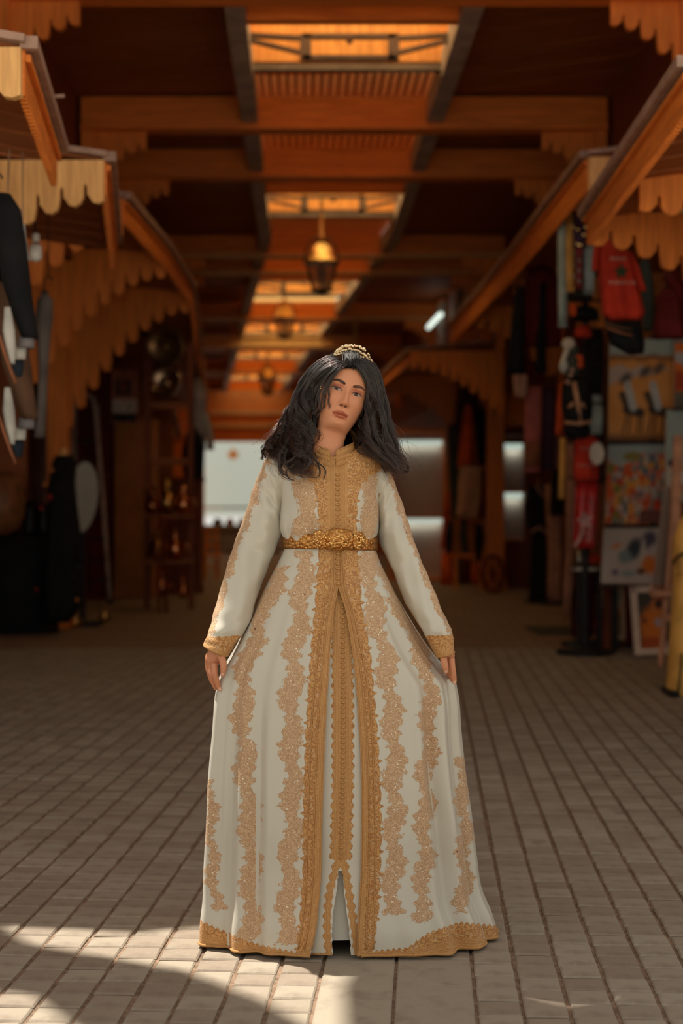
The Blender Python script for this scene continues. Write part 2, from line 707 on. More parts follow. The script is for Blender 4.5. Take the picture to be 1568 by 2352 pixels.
# rails along the skylight strip
rails = thing('trim_1', None, None, (0, 9, ZC), kind='structure')
for side in (-1, 1):
    ysr = [9.3, 13.22, 15.13, 19.0, 21.8, 26.5, 33, 43.5]
    for a, b in zip(ysr[:-1], ysr[1:]):
        MB().bar((skx(a) + side * HW, a, ZC - .14), (skx(b) + side * HW, b, ZC - .14), .15, .22).build('rail', GREY_RAIL, rails)

MAT_REED = NT('reed_mat')
_v = MAT_REED.coord('Object')
_wv = MAT_REED.t.nodes.new('ShaderNodeTexWave')
_wv.inputs['Scale'].default_value = 9
_wv.inputs['Distortion'].default_value = 1.2
MAT_REED.t.links.new(_v, _wv.inputs['Vector'])
_c = MAT_REED.mix(_wv.outputs['Fac'], (.70, .34, .10), (.85, .50, .18))
_tr = MAT_REED.t.nodes.new('ShaderNodeBsdfTranslucent')
MAT_REED.t.links.new(_c, _tr.inputs[0])
_mx = MAT_REED.t.nodes.new('ShaderNodeMixShader')
_mx.inputs[0].default_value = .38
MAT_REED.p(color=_c, rough=.8)
MAT_REED.t.links.new(MAT_REED.bs.outputs[0], _mx.inputs[1])
MAT_REED.t.links.new(_tr.outputs[0], _mx.inputs[2])
MAT_REED.t.links.new(_mx.outputs[0], MAT_REED.out.inputs[0])
MAT_REED = MAT_REED.m

SHEET = NT('added_diffuser_lid')  # added unseen lids: stop direct sun, spread warm light into the wells
_tr = SHEET.t.nodes.new('ShaderNodeBsdfTranslucent')
_tr.inputs[0].default_value = (.98, .90, .66, 1)
SHEET.t.links.new(_tr.outputs[0], SHEET.out.inputs[0])
SHEET = SHEET.m

# strips of lath under reed mat between the wells
strips = [(9.3, 10.5)] + [(WELLS[i][1] + .02, WELLS[i + 1][0] - .02) for i in range(len(WELLS) - 1)] + [(40.1, 43.5)]
mats = thing('ceiling_lath', None, None, (0, 12, ZC), kind='structure')
for a, b in strips:
    m2 = MB()
    m2.add([(skx(a) - HW, a, ZC + .12), (skx(a) + HW, a, ZC + .12), (skx(b) + HW, b, ZC + .12), (skx(b) - HW, b, ZC + .12)], [(0, 1, 2, 3)])
    m2.build('reed_mat', MAT_REED, mats)
    m2 = MB()
    yy = a
    while yy < min(b, 20.5):
        m2.bar((skx(yy) - HW, yy, ZC + .09), (skx(yy) + HW, yy + .02, ZC + .09), .035, .03)
        yy += .14
    if m2.v:
        o = m2.build('lath', DARK_X, mats); o['kind'] = 'stuff'
        m2 = MB()
        for i in range(22):
            xo = -HW + (i + .5) * 2 * HW / 22
            m2.bar((skx(a) + xo, a, ZC + .05), (skx(b) + xo, b, ZC + .05), .025, .02)
        o = m2.build('cross_lath', DARK_X, mats); o['kind'] = 'stuff'

WELL = wood('well_pine', (.80, .32, .085), 'Z')
# light wells
for i, (a, b) in enumerate(WELLS):
    w = thing('skylight', ['timber light well with framed truss nearest above the aisle', 'timber light well above the first hanging lantern', 'bright orange light well behind the first lantern',
                           'bright orange light well behind the second lantern', 'orange light well beyond the long bright cross beam', 'last small orange light well before the far opening'][i],
              'skylight', (skx(a), a, ZC))
    h = .50
    xa, xb = skx(a), skx(b)
    MB().bar((xa - HW, a, ZC + .20), (xa + HW, a, ZC + .20), .06, .62).build('well_wall', WELL, w)
    MB().bar((xb - HW, b, ZC + .20), (xb + HW, b, ZC + .20), .06, .62).build('well_wall', WELL, w)
    MB().bar((xa - HW - .03, a, ZC + .20), (xb - HW - .03, b, ZC + .20), .06, .62).build('well_wall', WELL, w)
    MB().bar((xa + HW + .03, a, ZC + .20), (xb + HW + .03, b, ZC + .20), .06, .62).build('well_wall', WELL, w)
    MB().box(((xa + xb) / 2, (a + b) / 2, ZC + .62), (2 * HW + .5, b - a + .5, .02)).build('roof_sheet', SHEET, w)  # added diffusing lid, out of view
    MB().bar((xa - HW, a, ZC - .14), (xa + HW, a, ZC - .14), .10, .20).build('near_rail', PINE_X, w)
    MB().bar((xb - HW, b, ZC - .16), (xb + HW, b, ZC - .16), .10, .05).build('far_rail', TRUSS, w)
    yt = (a + b) / 2 + .1
    xt = (xa + xb) / 2
    zt = ZC - .17
    fr = MB()
    for s in (-1, 1):
        MB().box((xt + s * .35, yt, zt), (.09, .06, .20)).build('truss_post', TRUSS, w)
        MB().bar((xt + s * .36, yt, zt + .07), (xt + s * HW, yt, zt + .10), .05, .035).build('truss_strut', TRUSS, w)
        MB().bar((xt + s * .36, yt, zt - .05), (xt + s * HW, yt, zt + .07), .05, .03).build('truss_strut', TRUSS, w)
    MB().box((xt, yt, zt + .085), (.74, .06, .035)).build('truss_chord', TRUSS, w)
    MB().box((xt, yt, zt - .085), (.74, .06, .035)).build('truss_chord', TRUSS, w)
    MB().lathe((xt, yt, zt + .03), [(.02, 0), (.03, .03), (.015, .06)], 8).build('finial', TRUSS, w)

# ------------------------------------------------------------------ carved bracket boards
def bracket_profile(W, tip, drop, n=5):
    """(t, z) outline: t from the outer end towards the wall, z downwards negative. Lobes with keyhole notches stepping down."""
    pts = [(0, 0), (0, -tip)]
    ds = [tip + (drop - tip) * (k / n) ** 1.7 for k in range(n + 1)]
    lw = W / (n + .35)
    t = 0
    for k in range(n):
        d0 = ds[k]
        d1 = ds[k + 1]
        t1 = t + lw
        # lobe, then notch
        pts += [(t + lw * .22, -d0 - tip * .06), (t + lw * .46, -d0 - tip * .03), (t + lw * .60, -d0 + tip * .10)]
        pts += [(t + lw * .69, -d0 + tip * .16), (t + lw * .70, -d0 + tip * .34), (t + lw * .77, -d0 + tip * .44), (t + lw * .84, -d0 + tip * .34), (t + lw * .85, -d0 + tip * .10), (t + lw * .93, -d1 + tip * .10),
                (t1, -d1 + tip * .02)]
        t = t1
    pts += [(W, -drop), (W, 0)]
    return pts


def bracket(name, x_out, side, y, ztop, W, tip, drop, mat, parent, n=5, thick=.045, yaw=0.0):
    """Board facing down the aisle; side -1: wall on the left."""
    pr = bracket_profile(W, tip, drop, n)
    pts = [(x_out + side * t * math.cos(yaw), y + t * math.sin(yaw), ztop + z) for t, z in pr]
    return MB().prism(pts, (0, thick, 0)).build(name, mat, parent)


# ------------------------------------------------------------------ tie beams with brackets
BEAMS = [(9.9, XL + .05, XR - .05), (13.3, -2.42, 2.47), (15.2, -2.44, 2.45), (19.9, -2.50, 2.28), (21.3, XL - .23 + .05, XR - .23 - .05)]
for y in (26.3, 31.0, 36.2, 41.8):
    BEAMS.append((y, XL + ax(y) + .03, XR + ax(y) - .03))
for k, (y, x0, x1) in enumerate(BEAMS):
    names = ['tie beam just past the frame edge', 'full width timber tie beam in front of the lath panels', 'second timber tie beam behind the lath panels', 'timber tie beam above the first lantern',
             'timber tie beam right behind the first lantern', 'thin looking tie beam beyond the first lantern', 'tie beam beyond the second lantern', 'far tie beam over the crest banner', 'last tie beam over the far opening']
    t = thing('ceiling_beam', names[k], 'beam', ((x0 + x1) / 2, y, ZC - .3), 'tie beams across the hall')
    MB().box(((x0 + x1) / 2, y, ZC - .145), (x1 - x0, .16, .27)).build('beam', PINE_X, t)
    MB().box(((x0 + x1) / 2, y - .02, ZC - .30), (x1 - x0, .22, .04)).build('edge_strip', PINE_X if k < 3 else PINE_L, t)  # further strips: lit lower edge put into a paler pine
    for s, xe in ((-1, x0), (1, x1)):
        bracket('bracket', xe - s * .60, s, y - .02, ZC - .32, .60, .16, .62, PINE_Z, t)
        MB().box((xe - s * .06, y, ZC - .95), (.12, .14, 1.3)).build('post', PINE_Z, t)
# the low cross beam; the light on it is put into a paler pine
yb = 29.3
t = thing('ceiling_beam', 'long bright orange cross beam level with the tiara', 'beam', (-1.3, yb, 4.7))
MB().box((-1.32, yb, 4.74), (3.3, .2, .20)).build('beam', PINE_L, t)
MB().box((-1.32, yb - .02, 4.86), (3.3, .28, .04)).build('edge_strip', PINE_L, t)
for s in (-1, 1):
    MB().box((-1.32 + s * 1.6, yb, 4.95), (.12, .12, .5)).build('hanger_post', PINE_L, t)
# ------------------------------------------------------------------ shop canopies
def canopy(label, pts, z, side, depth, rise=.22, fascia=.16, teeth=True, brackets=(), zin=None, mat_face=None, group=None):
    """pts: front eave as [(X, Y), ...] from near to far at height z (top edge); the roof rises towards the wall."""
    (x0, y0) = pts[0]
    t = thing('shop_canopy', label, 'canopy', (x0, y0, z), group)
    off = side * depth
    zi = z + rise
    xw = [(p[0] + off, p[1] + .0) for p in pts]
    # roof sheet
    m2 = MB()
    for i in range(len(pts) - 1):
        a, b, c, d = pts[i], pts[i + 1], xw[i + 1], xw[i]
        m2.add([(a[0], a[1], z), (b[0], b[1], z), (c[0], c[1], zi), (d[0], d[1], zi), (a[0], a[1], z + .03), (b[0], b[1], z + .03), (c[0], c[1], zi + .03), (d[0], d[1], zi + .03)],
               [(0, 1, 2, 3), (7, 6, 5, 4), (0, 4, 5, 1), (1, 5, 6, 2), (2, 6, 7, 3), (3, 7, 4, 0)])
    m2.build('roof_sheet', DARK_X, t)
    for i in range(len(pts) - 1):
        a, b = Vector((*pts[i], z)), Vector((*pts[i + 1], z))
        L = (b - a).length
        d = (b - a).normalized()
        # soffit boards under the roof, each one proud of its neighbour
        n = max(2, min(26, int(L / .16)))
        for k in range(n):
            p = a + d * (L * (k + .5) / n)
            q = p + Vector((off, 0, rise))
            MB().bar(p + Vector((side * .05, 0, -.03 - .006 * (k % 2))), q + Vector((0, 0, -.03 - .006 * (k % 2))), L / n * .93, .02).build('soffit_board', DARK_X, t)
        # fascia with small teeth, cap strip above
        nt = max(4, int(L / .055)) if teeth else 0
        outline = [a + Vector((0, 0, .0)), b + Vector((0, 0, .0)), b + Vector((0, 0, -fascia))]
        for k in range(nt - 1, -1, -1):
            p1 = a + d * (L * (k + .55) / nt)
            p0 = a + d * (L * (k + .05) / nt)
            outline += [p1 + Vector((0, 0, -fascia)), p1 + Vector((0, 0, -fascia - .02)), p0 + Vector((0, 0, -fascia - .02)), p0 + Vector((0, 0, -fascia))]
        outline += [a + Vector((0, 0, -fascia))]
        nrm = Vector((d.y, -d.x, 0)) * (-side)
        MB().prism(outline, -nrm * .03).build('fascia', PINE_Y, t)
        MB().bar(a + Vector((-side * .02, -.03, .025)), b + Vector((-side * .02, .02, .025)), .07, .05).build('cap_strip', TRIM, t)
        MB().bar(a + nrm * .012 + Vector((0, 0, -.03)), b + nrm * .012 + Vector((0, 0, -.03)), .02, .03).build('moulding', PINE_Y, t)
    for (xo, yy, W, tip, drop, mt, nn) in brackets:
        bracket('bracket', xo, side, yy, z + .0, W, tip, drop, mt, t, nn)
        MB().bar((xo - side * .02, yy + .02, z + .03), (xo + side * min(W, depth), yy + .02, z + .03 + rise * min(W, depth) / depth), .09, .03).build('verge_strip', TRIM, t)
    return t


def EV(px, py, h):
    """Point at height HC + h seen at a photo pixel, as plan coordinates."""
    Y = F * h / (CY - py)
    return ((px - CX) * Y / F, Y)


cL1 = canopy('pine shop canopy nearest on the dark jackets side, cut off by the frame', [EV(58, 116, 1.85), EV(131, 350, 1.85)], HC + 1.85, -1, 1.25,
             brackets=[(EV(58, 116, 1.85)[0] - .01, EV(58, 116, 1.85)[1] - .045, 1.2, .19, .95, PINE_L, 8)])
h2 = 1.9
pn, pf = EV(245, 372, h2), EV(262, 560, h2)
cL2 = canopy('pine canopy with carved arched end board hanging over the bulb', [pn, pf], HC + h2, -1, 1.5,
             brackets=[(pn[0] - .01, pn[1] - .045, 1.45, .22, 1.25, PINE_L, 11)])
h3 = 2.4
q = [EV(286, 458, h3), EV(384, 572, h3), EV(440, 662, h3), EV(455, 800, h3), EV(472, 925, h3)]
cL3 = canopy('long bent pine canopy above the ladder and brass trays', q, HC + h3, -1, 1.35, rise=.12,
             brackets=[(q[0][0] - .01, q[0][1] - .045, 1.3, .28, 1.5, PINE_Z, 8), (q[1][0] - .03, q[1][1], 1.3, .25, 1.4, PINE_Z, 10), (q[2][0] - .04, q[2][1], 1.3, .25, 1.5, PINE_Z, 9)])
hr1 = 1.9
a, b = EV(1580, 158, hr1), EV(1346, 497, hr1)
cR1 = canopy('pine shop canopy with toothed fascia above the red jersey', [a, b], HC + hr1, 1, 1.5, fascia=.17,
             brackets=[(b[0] + .02, b[1] - .12, 1.25, .20, 1.0, PINE_Z, 8), (a[0] + .19, a[1] + 1.9, 1.2, .20, .9, PINE_Z, 8)])
hr2 = 2.6
pr2 = [EV(1346, 364, hr2), EV(1163, 601, hr2), EV(1035, 752, hr2)]
cR2 = canopy('long pine canopy running back above the maroon tunic', pr2, HC + hr2, 1, 1.25, rise=.15, fascia=.22,
             brackets=[(pr2[0][0] + .01, pr2[0][1] - .045, 1.2, .30, 1.0, PINE_L, 6), (pr2[1][0] + .12, pr2[1][1] + .4, 1.1, .28, 1.1, PINE_Z, 6), (pr2[2][0] + .16, pr2[2][1] - 2.2, 1.1, .28, 1.1, PINE_Z, 6)])
hr3 = 2.35
pr3 = [EV(942, 806, hr3), EV(880, 862, hr3), EV(862, 900, hr3)]
ORANGE = wood('bright_orange_pine', (.85, .24, .03), 'Z')
cR3 = canopy('far pine canopy with bright orange carved end board', pr3, HC + hr3, 1, 1.3, rise=.12,
             brackets=[(pr3[0][0] + .01, pr3[0][1] - .045, 1.35, .26, .95, ORANGE, 9), (pr3[1][0] + .06, pr3[1][1], 1.2, .26, .95, PINE_Z, 8)])

# small rods stuck out of the nearest canopy
t = thing('peg', 'thin wooden peg sticking out of the nearest canopy edge', 'peg', tuple(P(80, 205, 6.5)))
MB().tube([P(62, 198, 6.6), P(92, 196, 6.6)], .016, 6).build('peg', PINE_L, t)
MB().tube([P(96, 224, 6.65), P(148, 220, 6.65)], .009, 6).build('rod', TRIM, t)

# posts that carry the canopies
def post(label, px0, px1, Y, ztop, mat=PINE_Z, pyb=None):
    x = ((px0 + px1) / 2 - CX) * Y / F
    w = (px1 - px0) * Y / F
    t = thing('timber_post', label, 'post', (x, Y, 0))
    MB().box((x, Y, ztop / 2), (w, w * .9, ztop)).build('shaft', mat, t)
    MB().box((x, Y, .10), (w * 1.25, w * 1.15, .20)).build('base', mat, t)
    MB().box((x, Y, ztop - .06), (w * 1.2, w * 1.1, .12)).build('cap', mat, t)
    return t


post('square pine post between the hanging coats and the ladder', 112, 158, 15.3, 3.4)
post('dark upright post behind the mustard cloth', 1386, 1402, 13.05, 2.9, DARK_Z)
post('pine door post carved along its front beside the tan skirt', 1117, 1156, 22.4, 3.1)
post('slim pine post at the corner beyond the brass trays', 452, 462, 25.2, 3.55)

# upper clerestory panels on the far part of the hall
def clere(label, px0, px1, z0, z1, slit=True, arch=False):
    X0 = lambda px: (XR + 1.9) / ((px - CX) / F + .10)
    Ya, Yb = X0(px1), X0(px0)
    xa, xb = XR + ax(Ya) - .02, XR + ax(Yb) - .02
    t = thing('window_panel', label, 'window', ((xa + xb) / 2, (Ya + Yb) / 2, z0))
    mm = MB()
    mm.bar((xa - .02, Ya, (z0 + z1) / 2), (xb - .02, Yb, (z0 + z1) / 2), .05, z1 - z0)
    mm.build('shutter', WHITE_W, t)
    if slit:
        f = .42
        pa = Vector((xa, Ya, 0)).lerp(Vector((xb, Yb, 0)), f)
        pb = Vector((xa, Ya, 0)).lerp(Vector((xb, Yb, 0)), f + .16)
        MB().bar((pa.x - .05, pa.y, z0 + .5 * (z1 - z0)), (pb.x - .05, pb.y, z0 + .5 * (z1 - z0)), .02, (z1 - z0) * .72).build('slit', BLACK, t)
    for zz in (z0, z1):
        MB().bar((xa - .03, Ya, zz), (xb - .03, Yb, zz), .09, .05).build('frame', PINE_Y, t)
    return t, (xa, Ya, xb, Yb)


clere('pale clerestory shutter with a dark slit above the canopy', 1042, 1090, 4.28, 5.05)
clere('pale clerestory shutter behind the fluorescent tube', 975, 1024, 4.25, 5.05, False)
X0 = lambda px: (XR + 1.9) / ((px - CX) / F + .10)
Ya, Yb = X0(1119), X0(1092)
pts = []
for k in range(13):
    a2 = PI * k / 12
    pts.append((math.cos(a2), math.sin(a2)))
mm = MB()
ol = []
for c, s in pts:
    yy = (Ya + Yb) / 2 + c * (Yb - Ya) / 2
    ol.append((XR + ax(yy) - .03, yy, 4.66 + s * .34))
yy0, yy1 = (Ya + Yb) / 2 - (Yb - Ya) / 2, (Ya + Yb) / 2 + (Yb - Ya) / 2
ol += [(XR + ax(yy0) - .03, yy0, 4.2), (XR + ax(yy1) - .03, yy1, 4.2)]
t = thing('arched_panel', 'round topped orange pine panel beside the slit shutter', 'panel', (XR, (Ya + Yb) / 2, 4.2))
mm.prism(ol, (-.05, 0, 0)).build('panel', ORANGE, t)
# left side pale shutter with a dark slit
t = thing('window_panel', 'pale narrow shutter with a dark slit behind the ladder post', 'window', tuple(P(188, 815, 20.3)))
MB().box(P(189, 765, 20.3), (.30, .05, .62)).build('shutter', WHITE_W, t)
MB().box(P(193, 768, 20.26), (.07, .03, .50)).build('slit', BLACK, t)
MB().box(P(189, 815, 20.28), (.36, .08, .04)).build('sill', PINE_X, t)
MB().box(P(189, 716, 20.28), (.36, .08, .04)).build('head', PINE_X, t)
MB().box(P(189, 765, 20.45), (.10, .30, .40)).build('mounting_block', DARK_X, t)
# lamp tube
t = thing('tube_lamp', 'lit white fluorescent tube fixed high on the pale shutter', 'lamp', tuple(P(998, 738, 25.2)))
MB().tube([P(984, 752, 26.0), P(1012, 722, 24.6)], .045, 8).build('tube', emit('cool_tube', (.80, .92, .80), 1.0), t)
MB().tube([P(985, 756, 26.1), P(1013, 726, 24.7)], .03, 6).build('fitting', TIN, t)
MB().bar(P(998, 742, 25.4), P(1007, 745, 25.6), .04, .04).build('bracket_arm', TIN, t)

# end of the hall
mm = MB()
mm.box((-5.2, 44.6, 2.6), (1.8, .2, 5.4)); mm.box((1.1, 44.6, 2.6), (3.6, .2, 5.4)); mm.box((-2.5, 44.6, 4.35), (3.6, .2, 1.8))
structure('wall_end', mm, PINE_Z)
mm = MB()
for k, z in enumerate((3.95, 4.35)):
    mm.box((-2.4, 44.4, z), (3.4, .1, .12))
structure('trim_2', mm, PINE_L)
# ------------------------------------------------------------------ the woman
PY = 4.20            # distance of her body axis
person = thing('person', 'woman with long dark wavy hair in a cream and gold kaftan, holding her skirt out', 'person', (0, PY, 0))


def interp(x, xs, ys):
    return np.interp(x, xs, ys)


def smooth_interp(x, xs, ys):
    """Monotone-ish cubic through the control values."""
    xs = np.asarray(xs, float); ys = np.asarray(ys, float)
    m = np.gradient(ys, xs)
    x = np.asarray(x, float)
    i = np.clip(np.searchsorted(xs, x) - 1, 0, len(xs) - 2)
    h = xs[i + 1] - xs[i]
    t = np.clip((x - xs[i]) / h, 0, 1)
    return ((2 * t**3 - 3 * t**2 + 1) * ys[i] + (t**3 - 2 * t**2 + t) * h * m[i] + (-2 * t**3 + 3 * t**2) * ys[i + 1] + (t**3 - t**2) * h * m[i + 1])


def pix(co):
    """Photo pixels of points (n,3)."""
    return CX + co[:, 0] * F / co[:, 1], CY - (co[:, 2] - HC) * F / co[:, 1]


# ---- head and neck (local frame: x to her left in the photo's right, y back, z up, eye level 0)
def gauss(x, z, cx, cz, sx, sz):
    return np.exp(-((x - cx) / sx) ** 2 / 2 - ((z - cz) / sz) ** 2 / 2)


ctrl = np.array([
    # z,     w,     front,  back,  narrow
    (.1195, .003, .003, .003, 0),
    (.116, .026, .028, .030, 0),
    (.106, .044, .048, .056, 0),
    (.088, .060, .069, .080, 0),
    (.060, .0705, .0850, .096, 0),
    (.030, .0735, .0915, .101, 0),
    (.000, .0725, .0905, .099, .03),
    (-.030, .0700, .0890, .088, .06),
    (-.052, .0655, .0875, .076, .10),
    (-.072, .0600, .0865, .064, .15),
    (-.090, .0530, .0845, .056, .20),
    (-.102, .0480, .0790, .053, .22),
    (-.1095, .0460, .0660, .053, .18),
    (-.1135, .0455, .0500, .054, .08),
    (-.120, .0460, .0380, .057, 0),
    (-.135, .0470, .0330, .062, 0),
    (-.160, .0490, .0330, .066, 0),
    (-.190, .0530, .0360, .069, 0),
    (-.205, .0560, .0370, .070, 0),
    (-.222, .0600, .0390, .070, 0),
    (-.240, .0660, .0420, .070, 0)])
zc = ctrl[:, 0]
tt = np.concatenate([np.linspace(0, 5, 26)[:-1], np.linspace(5, 14, 190)[:-1], np.linspace(14, 20, 44)])
idx = np.arange(len(ctrl))
Z = smooth_interp(tt, idx, ctrl[:, 0]); W = smooth_interp(tt, idx, ctrl[:, 1]); FR = smooth_interp(tt, idx, ctrl[:, 2]); BK = smooth_interp(tt, idx, ctrl[:, 3]); NA = smooth_interp(tt, idx, ctrl[:, 4])
NA_F = 210
aa = np.concatenate([np.linspace(-1.25, 1.25, NA_F), np.linspace(1.25, 2 * PI - 1.25, 72)[1:-1]])
nA = len(aa)
A, _ = np.meshgrid(aa, Z)
Zg = np.repeat(Z[:, None], nA, 1)
ca, sa = np.cos(A), np.sin(A)
X = W[:, None] * sa * (1 - NA[:, None] * np.clip(ca, 0, 1) ** 1.2)
Yv = np.where(ca > 0, -FR[:, None] * np.abs(ca) ** .92, BK[:, None] * np.abs(ca))
front = np.clip(ca, 0, 1) ** 1.5
zs = Zg.copy()
dy = np.zeros_like(X)
# nose
prof_z = np.array([.020, .009, -.006, -.021, -.0315, -.0385, -.0435, -.0475, -.051])
prof_d = np.array([.000, .0030, .0085, .0150, .0205, .0215, .0165, .0060, .000])
sig_z = np.array([.0080, .0062, .0060, .0068, .0082, .0088, .0090, .0090, .009])
nd = interp(-zs, -prof_z, prof_d); ns = interp(-zs, -prof_z, sig_z)
dy -= nd * np.exp(-(np.abs(X) / ns) ** 2.2 / 1.6)
for s in (-1, 1):
    dy -= .0075 * gauss(X, zs, s * .0118, -.0400, .0042, .0050)           # wings
    dy += .0050 * gauss(X, zs, s * .0064, -.0468, .0030, .0016)           # nostrils
    dy += .0125 * gauss(X, zs, s * .0300, .000, .0155, .0105)             # socket
    dy += 0.0058 * gauss(X, zs, s * .0165, .002, .0050, .0090)             # inner corner
    dy -= .0042 * gauss(X, zs, s * .0310, .0205, .0170, .0060)            # brow
    dy -= .0045 * gauss(X, zs, s * .0440, -.0280, .0160, .0140)           # cheek
    dy += .0030 * gauss(X, zs, s * .0420, -.0640, .0120, .0160)           # hollow
    dy += .0018 * gauss(X, zs, s * .0225, -.0725, .0040, .0040)           # mouth corner
# mouth
mw = np.clip(1 - (np.abs(X) / .0245) ** 2, 0, 1)
bow = .0012 * np.exp(-(X / .0035) ** 2) - .0008 * np.exp(-((np.abs(X) - .008) / .005) ** 2)
dy -= .0066 * mw ** .8 * np.exp(-((zs + .0675 + bow) / .0036) ** 2)
dy -= .0080 * mw ** .9 * np.exp(-((zs + .0785) / .0042) ** 2)
dy += .0042 * mw ** .5 * np.exp(-((zs + .0722 - .0008 * np.cos(X / .012)) / .0011) ** 2)
dy += .0016 * gauss(X, zs, 0, -.0570, .0028, .0045)
dy += .0030 * gauss(X, zs, 0, -.0875, .014, .0045)
dy -= .0055 * gauss(X, zs, 0, -.1000, .0140, .0085)
# eyes
eye_sd = np.full_like(X, -1.0)
iris_d = np.full_like(X, 1.0)
cols = np.tile(np.array([.62, .268, .143]), (X.size, 1)).reshape(*X.shape, 3)
rough = np.full_like(X, .52)


def paint(mask, col):
    global cols
    cols = cols * (1 - mask[..., None]) + np.array(col) * mask[..., None]


def sstep(x, a, b):
    t = np.clip((x - a) / (b - a), 0, 1)
    return t * t * (3 - 2 * t)


blush = sum(gauss(X, zs, s * .046, -.032, .018, .014) for s in (-1, 1)) * front
paint(.35 * blush, (.60, .185, .10))
for s in (-1, 1):
    ex, ez = s * .0305, -.001
    u = (X - ex) * s                                                      # outward positive
    zt = .0050 * np.clip(1 - (u / .0155) ** 2, 0, 1) ** .75 + .10 * u
    zb = -.0038 * np.clip(1 - (u / .0155) ** 2, 0, 1) ** .8 + .07 * u
    inside = np.minimum(zt - (zs - ez), (zs - ez) - zb)
    inside = np.where(np.abs(u) < .0155, inside, -.01) * (ca > 0)
    inside = np.where(ca > 0, inside, -.01)
    lid = gauss(X, zs, ex, ez + .0075, .014, .0045)
    dy -= .0050 * gauss(X, zs, ex, ez, .0125, .0085)                      # the globe under the lids
    dy -= .0016 * lid
    dy += .0014 * np.exp(-((zs - ez - (.0112 - (u / .03) ** 2 * .01)) / .0012) ** 2) * (np.abs(u) < .017)
    m_in = sstep(inside, 0, .0006)
    dy += .0014 * m_in
    # make-up: lid shadow, lash line, liner
    sh = np.exp(-((u - .001) / .0155) ** 4) * sstep(zs - ez - zt, -.001, .001) * (1 - sstep(zs - ez, .0100, .0165)) * (ca > 0)
    paint(.80 * sh, (.31, .073, .052))
    lash = np.exp(-((zs - ez - zt - .0005) / .0015) ** 2) * (np.abs(u) < .0165) * (ca > 0)
    lash2 = np.exp(-((zs - ez - zb + .0002) / .0007) ** 2) * (np.abs(u) < .0155) * sstep(u, -.012, .012) * (ca > 0)
    wing = np.exp(-((zs - ez - .0022 - .30 * (u - .0145)) / .0009) ** 2) * sstep(u, .0125, .0145) * (1 - sstep(u, .0185, .021)) * (ca > 0)
    paint(m_in, (.39, .33, .28))
    d_ir = np.hypot(X - ex + .0014, (zs - ez - .0002))
    paint(m_in * (1 - sstep(d_ir, .0054, .0062)), (.055, .022, .010))
    paint(m_in * (1 - sstep(d_ir, .0023, .0030)), (.004, .003, .003))
    rough = rough * (1 - m_in) + .08 * m_in
    paint(.95 * np.clip(lash, 0, 1), (.018, .010, .008))
    paint(.55 * np.clip(lash2, 0, 1), (.05, .02, .015))
    paint(.9 * np.clip(wing, 0, 1), (.02, .01, .008))
    # brow
    bx = (X * s - .0125) / .039
    bz = .0170 + .0065 * np.sin(np.clip(bx, 0, 1) * 2.0) - .0035 * np.clip(bx - .62, 0, 1) * 2.2
    bt = interp(bx, [-.05, .05, .3, .65, .9, 1.05], [0, .0042, .0050, .0040, .0022, 0])
    br = (1 - sstep(np.abs(zs - bz), bt * .55, bt * 1.2 + 1e-5)) * (bx > -.05) * (bx < 1.05) * (ca > 0)
    paint(.97 * br, (.024, .011, .007))
    # nostril hollow, with its shade painted in as dark colour
    nos = gauss(X, zs, s * .0066, -.0472, .0031, .0016) * (ca > 0)
    paint(np.clip(1.25 * nos, 0, 1), (.06, .015, .010))
lipz_t = -.0632 - .0022 * (np.abs(X) / .023) ** 2 * 2.4 + .0010 * np.exp(-((np.abs(X) - .005) / .004) ** 2) - .0010 * np.exp(-(X / .0025) ** 2)
lipz_b = -.0852 + .0110 * (np.abs(X) / .0238) ** 2.2
lip = np.minimum(lipz_t - zs, zs - lipz_b)
lipm = sstep(lip, -.0002, .0011) * (np.abs(X) < .0238) * (ca > 0)
paint(.85 * lipm, (.41, .098, .052))
seam = np.exp(-((zs + .0722) / .0008) ** 2) * (np.abs(X) < .0225) * (ca > 0)
paint(.8 * seam, (.12, .025, .015))
rough = rough * (1 - lipm) + .36 * lipm
headw = 1 - sstep(-Zg, .105, .185)          # how far each ring follows the head's tilt
Yh = Yv + dy * np.where(ca > 0, 1, 0)
local = np.stack([X, Yh, Zg], -1).reshape(-1, 3)

HEAD_O = np.array(P(797.5, 898, 4.085))     # the point between the eyes
HEAD_S = .985


def head_rot(w):
    """Rotation about the neck base scaled by w: roll, nod, turn."""
    return (Matrix.Rotation(math.radians(16.0) * w, 3, 'Y') @ Matrix.Rotation(math.radians(-7.0) * w, 3, 'X') @ Matrix.Rotation(math.radians(9.0) * w, 3, 'Z'))


PIV = np.array([0.0, .012, -.150])
BASE = HEAD_O - HEAD_S * (np.array(head_rot(1.0)) @ (np.array([0, -.085, 0]) - PIV)) - HEAD_S * PIV


def head_to_world(pts, w=None):
    pts = np.asarray(pts, float)
    if w is None: w = np.ones(len(pts))
    out = np.empty_like(pts)
    wq = np.round(w, 2)
    for k in np.unique(wq):
        R = np.array(head_rot(float(k)))
        m = wq == k
        out[m] = (pts[m] - PIV) @ R.T + PIV
    return out * HEAD_S + BASE


wv_ = headw.reshape(-1)
head_co = head_to_world(local, np.maximum(wv_, 0))
# smooth blend: rounding the weight above is fine enough, relax the neck rings once
hc = head_co.reshape(len(Z), nA, 3)
for _ in range(3):
    r0 = int(np.argmax(Z < -.112))
    hc[r0:-1] = .5 * hc[r0:-1] + .25 * (hc[r0 - 1:-2] + hc[r0 + 1:])
head_co = hc.reshape(-1, 3)
hq = ring_quads(len(Z), nA)

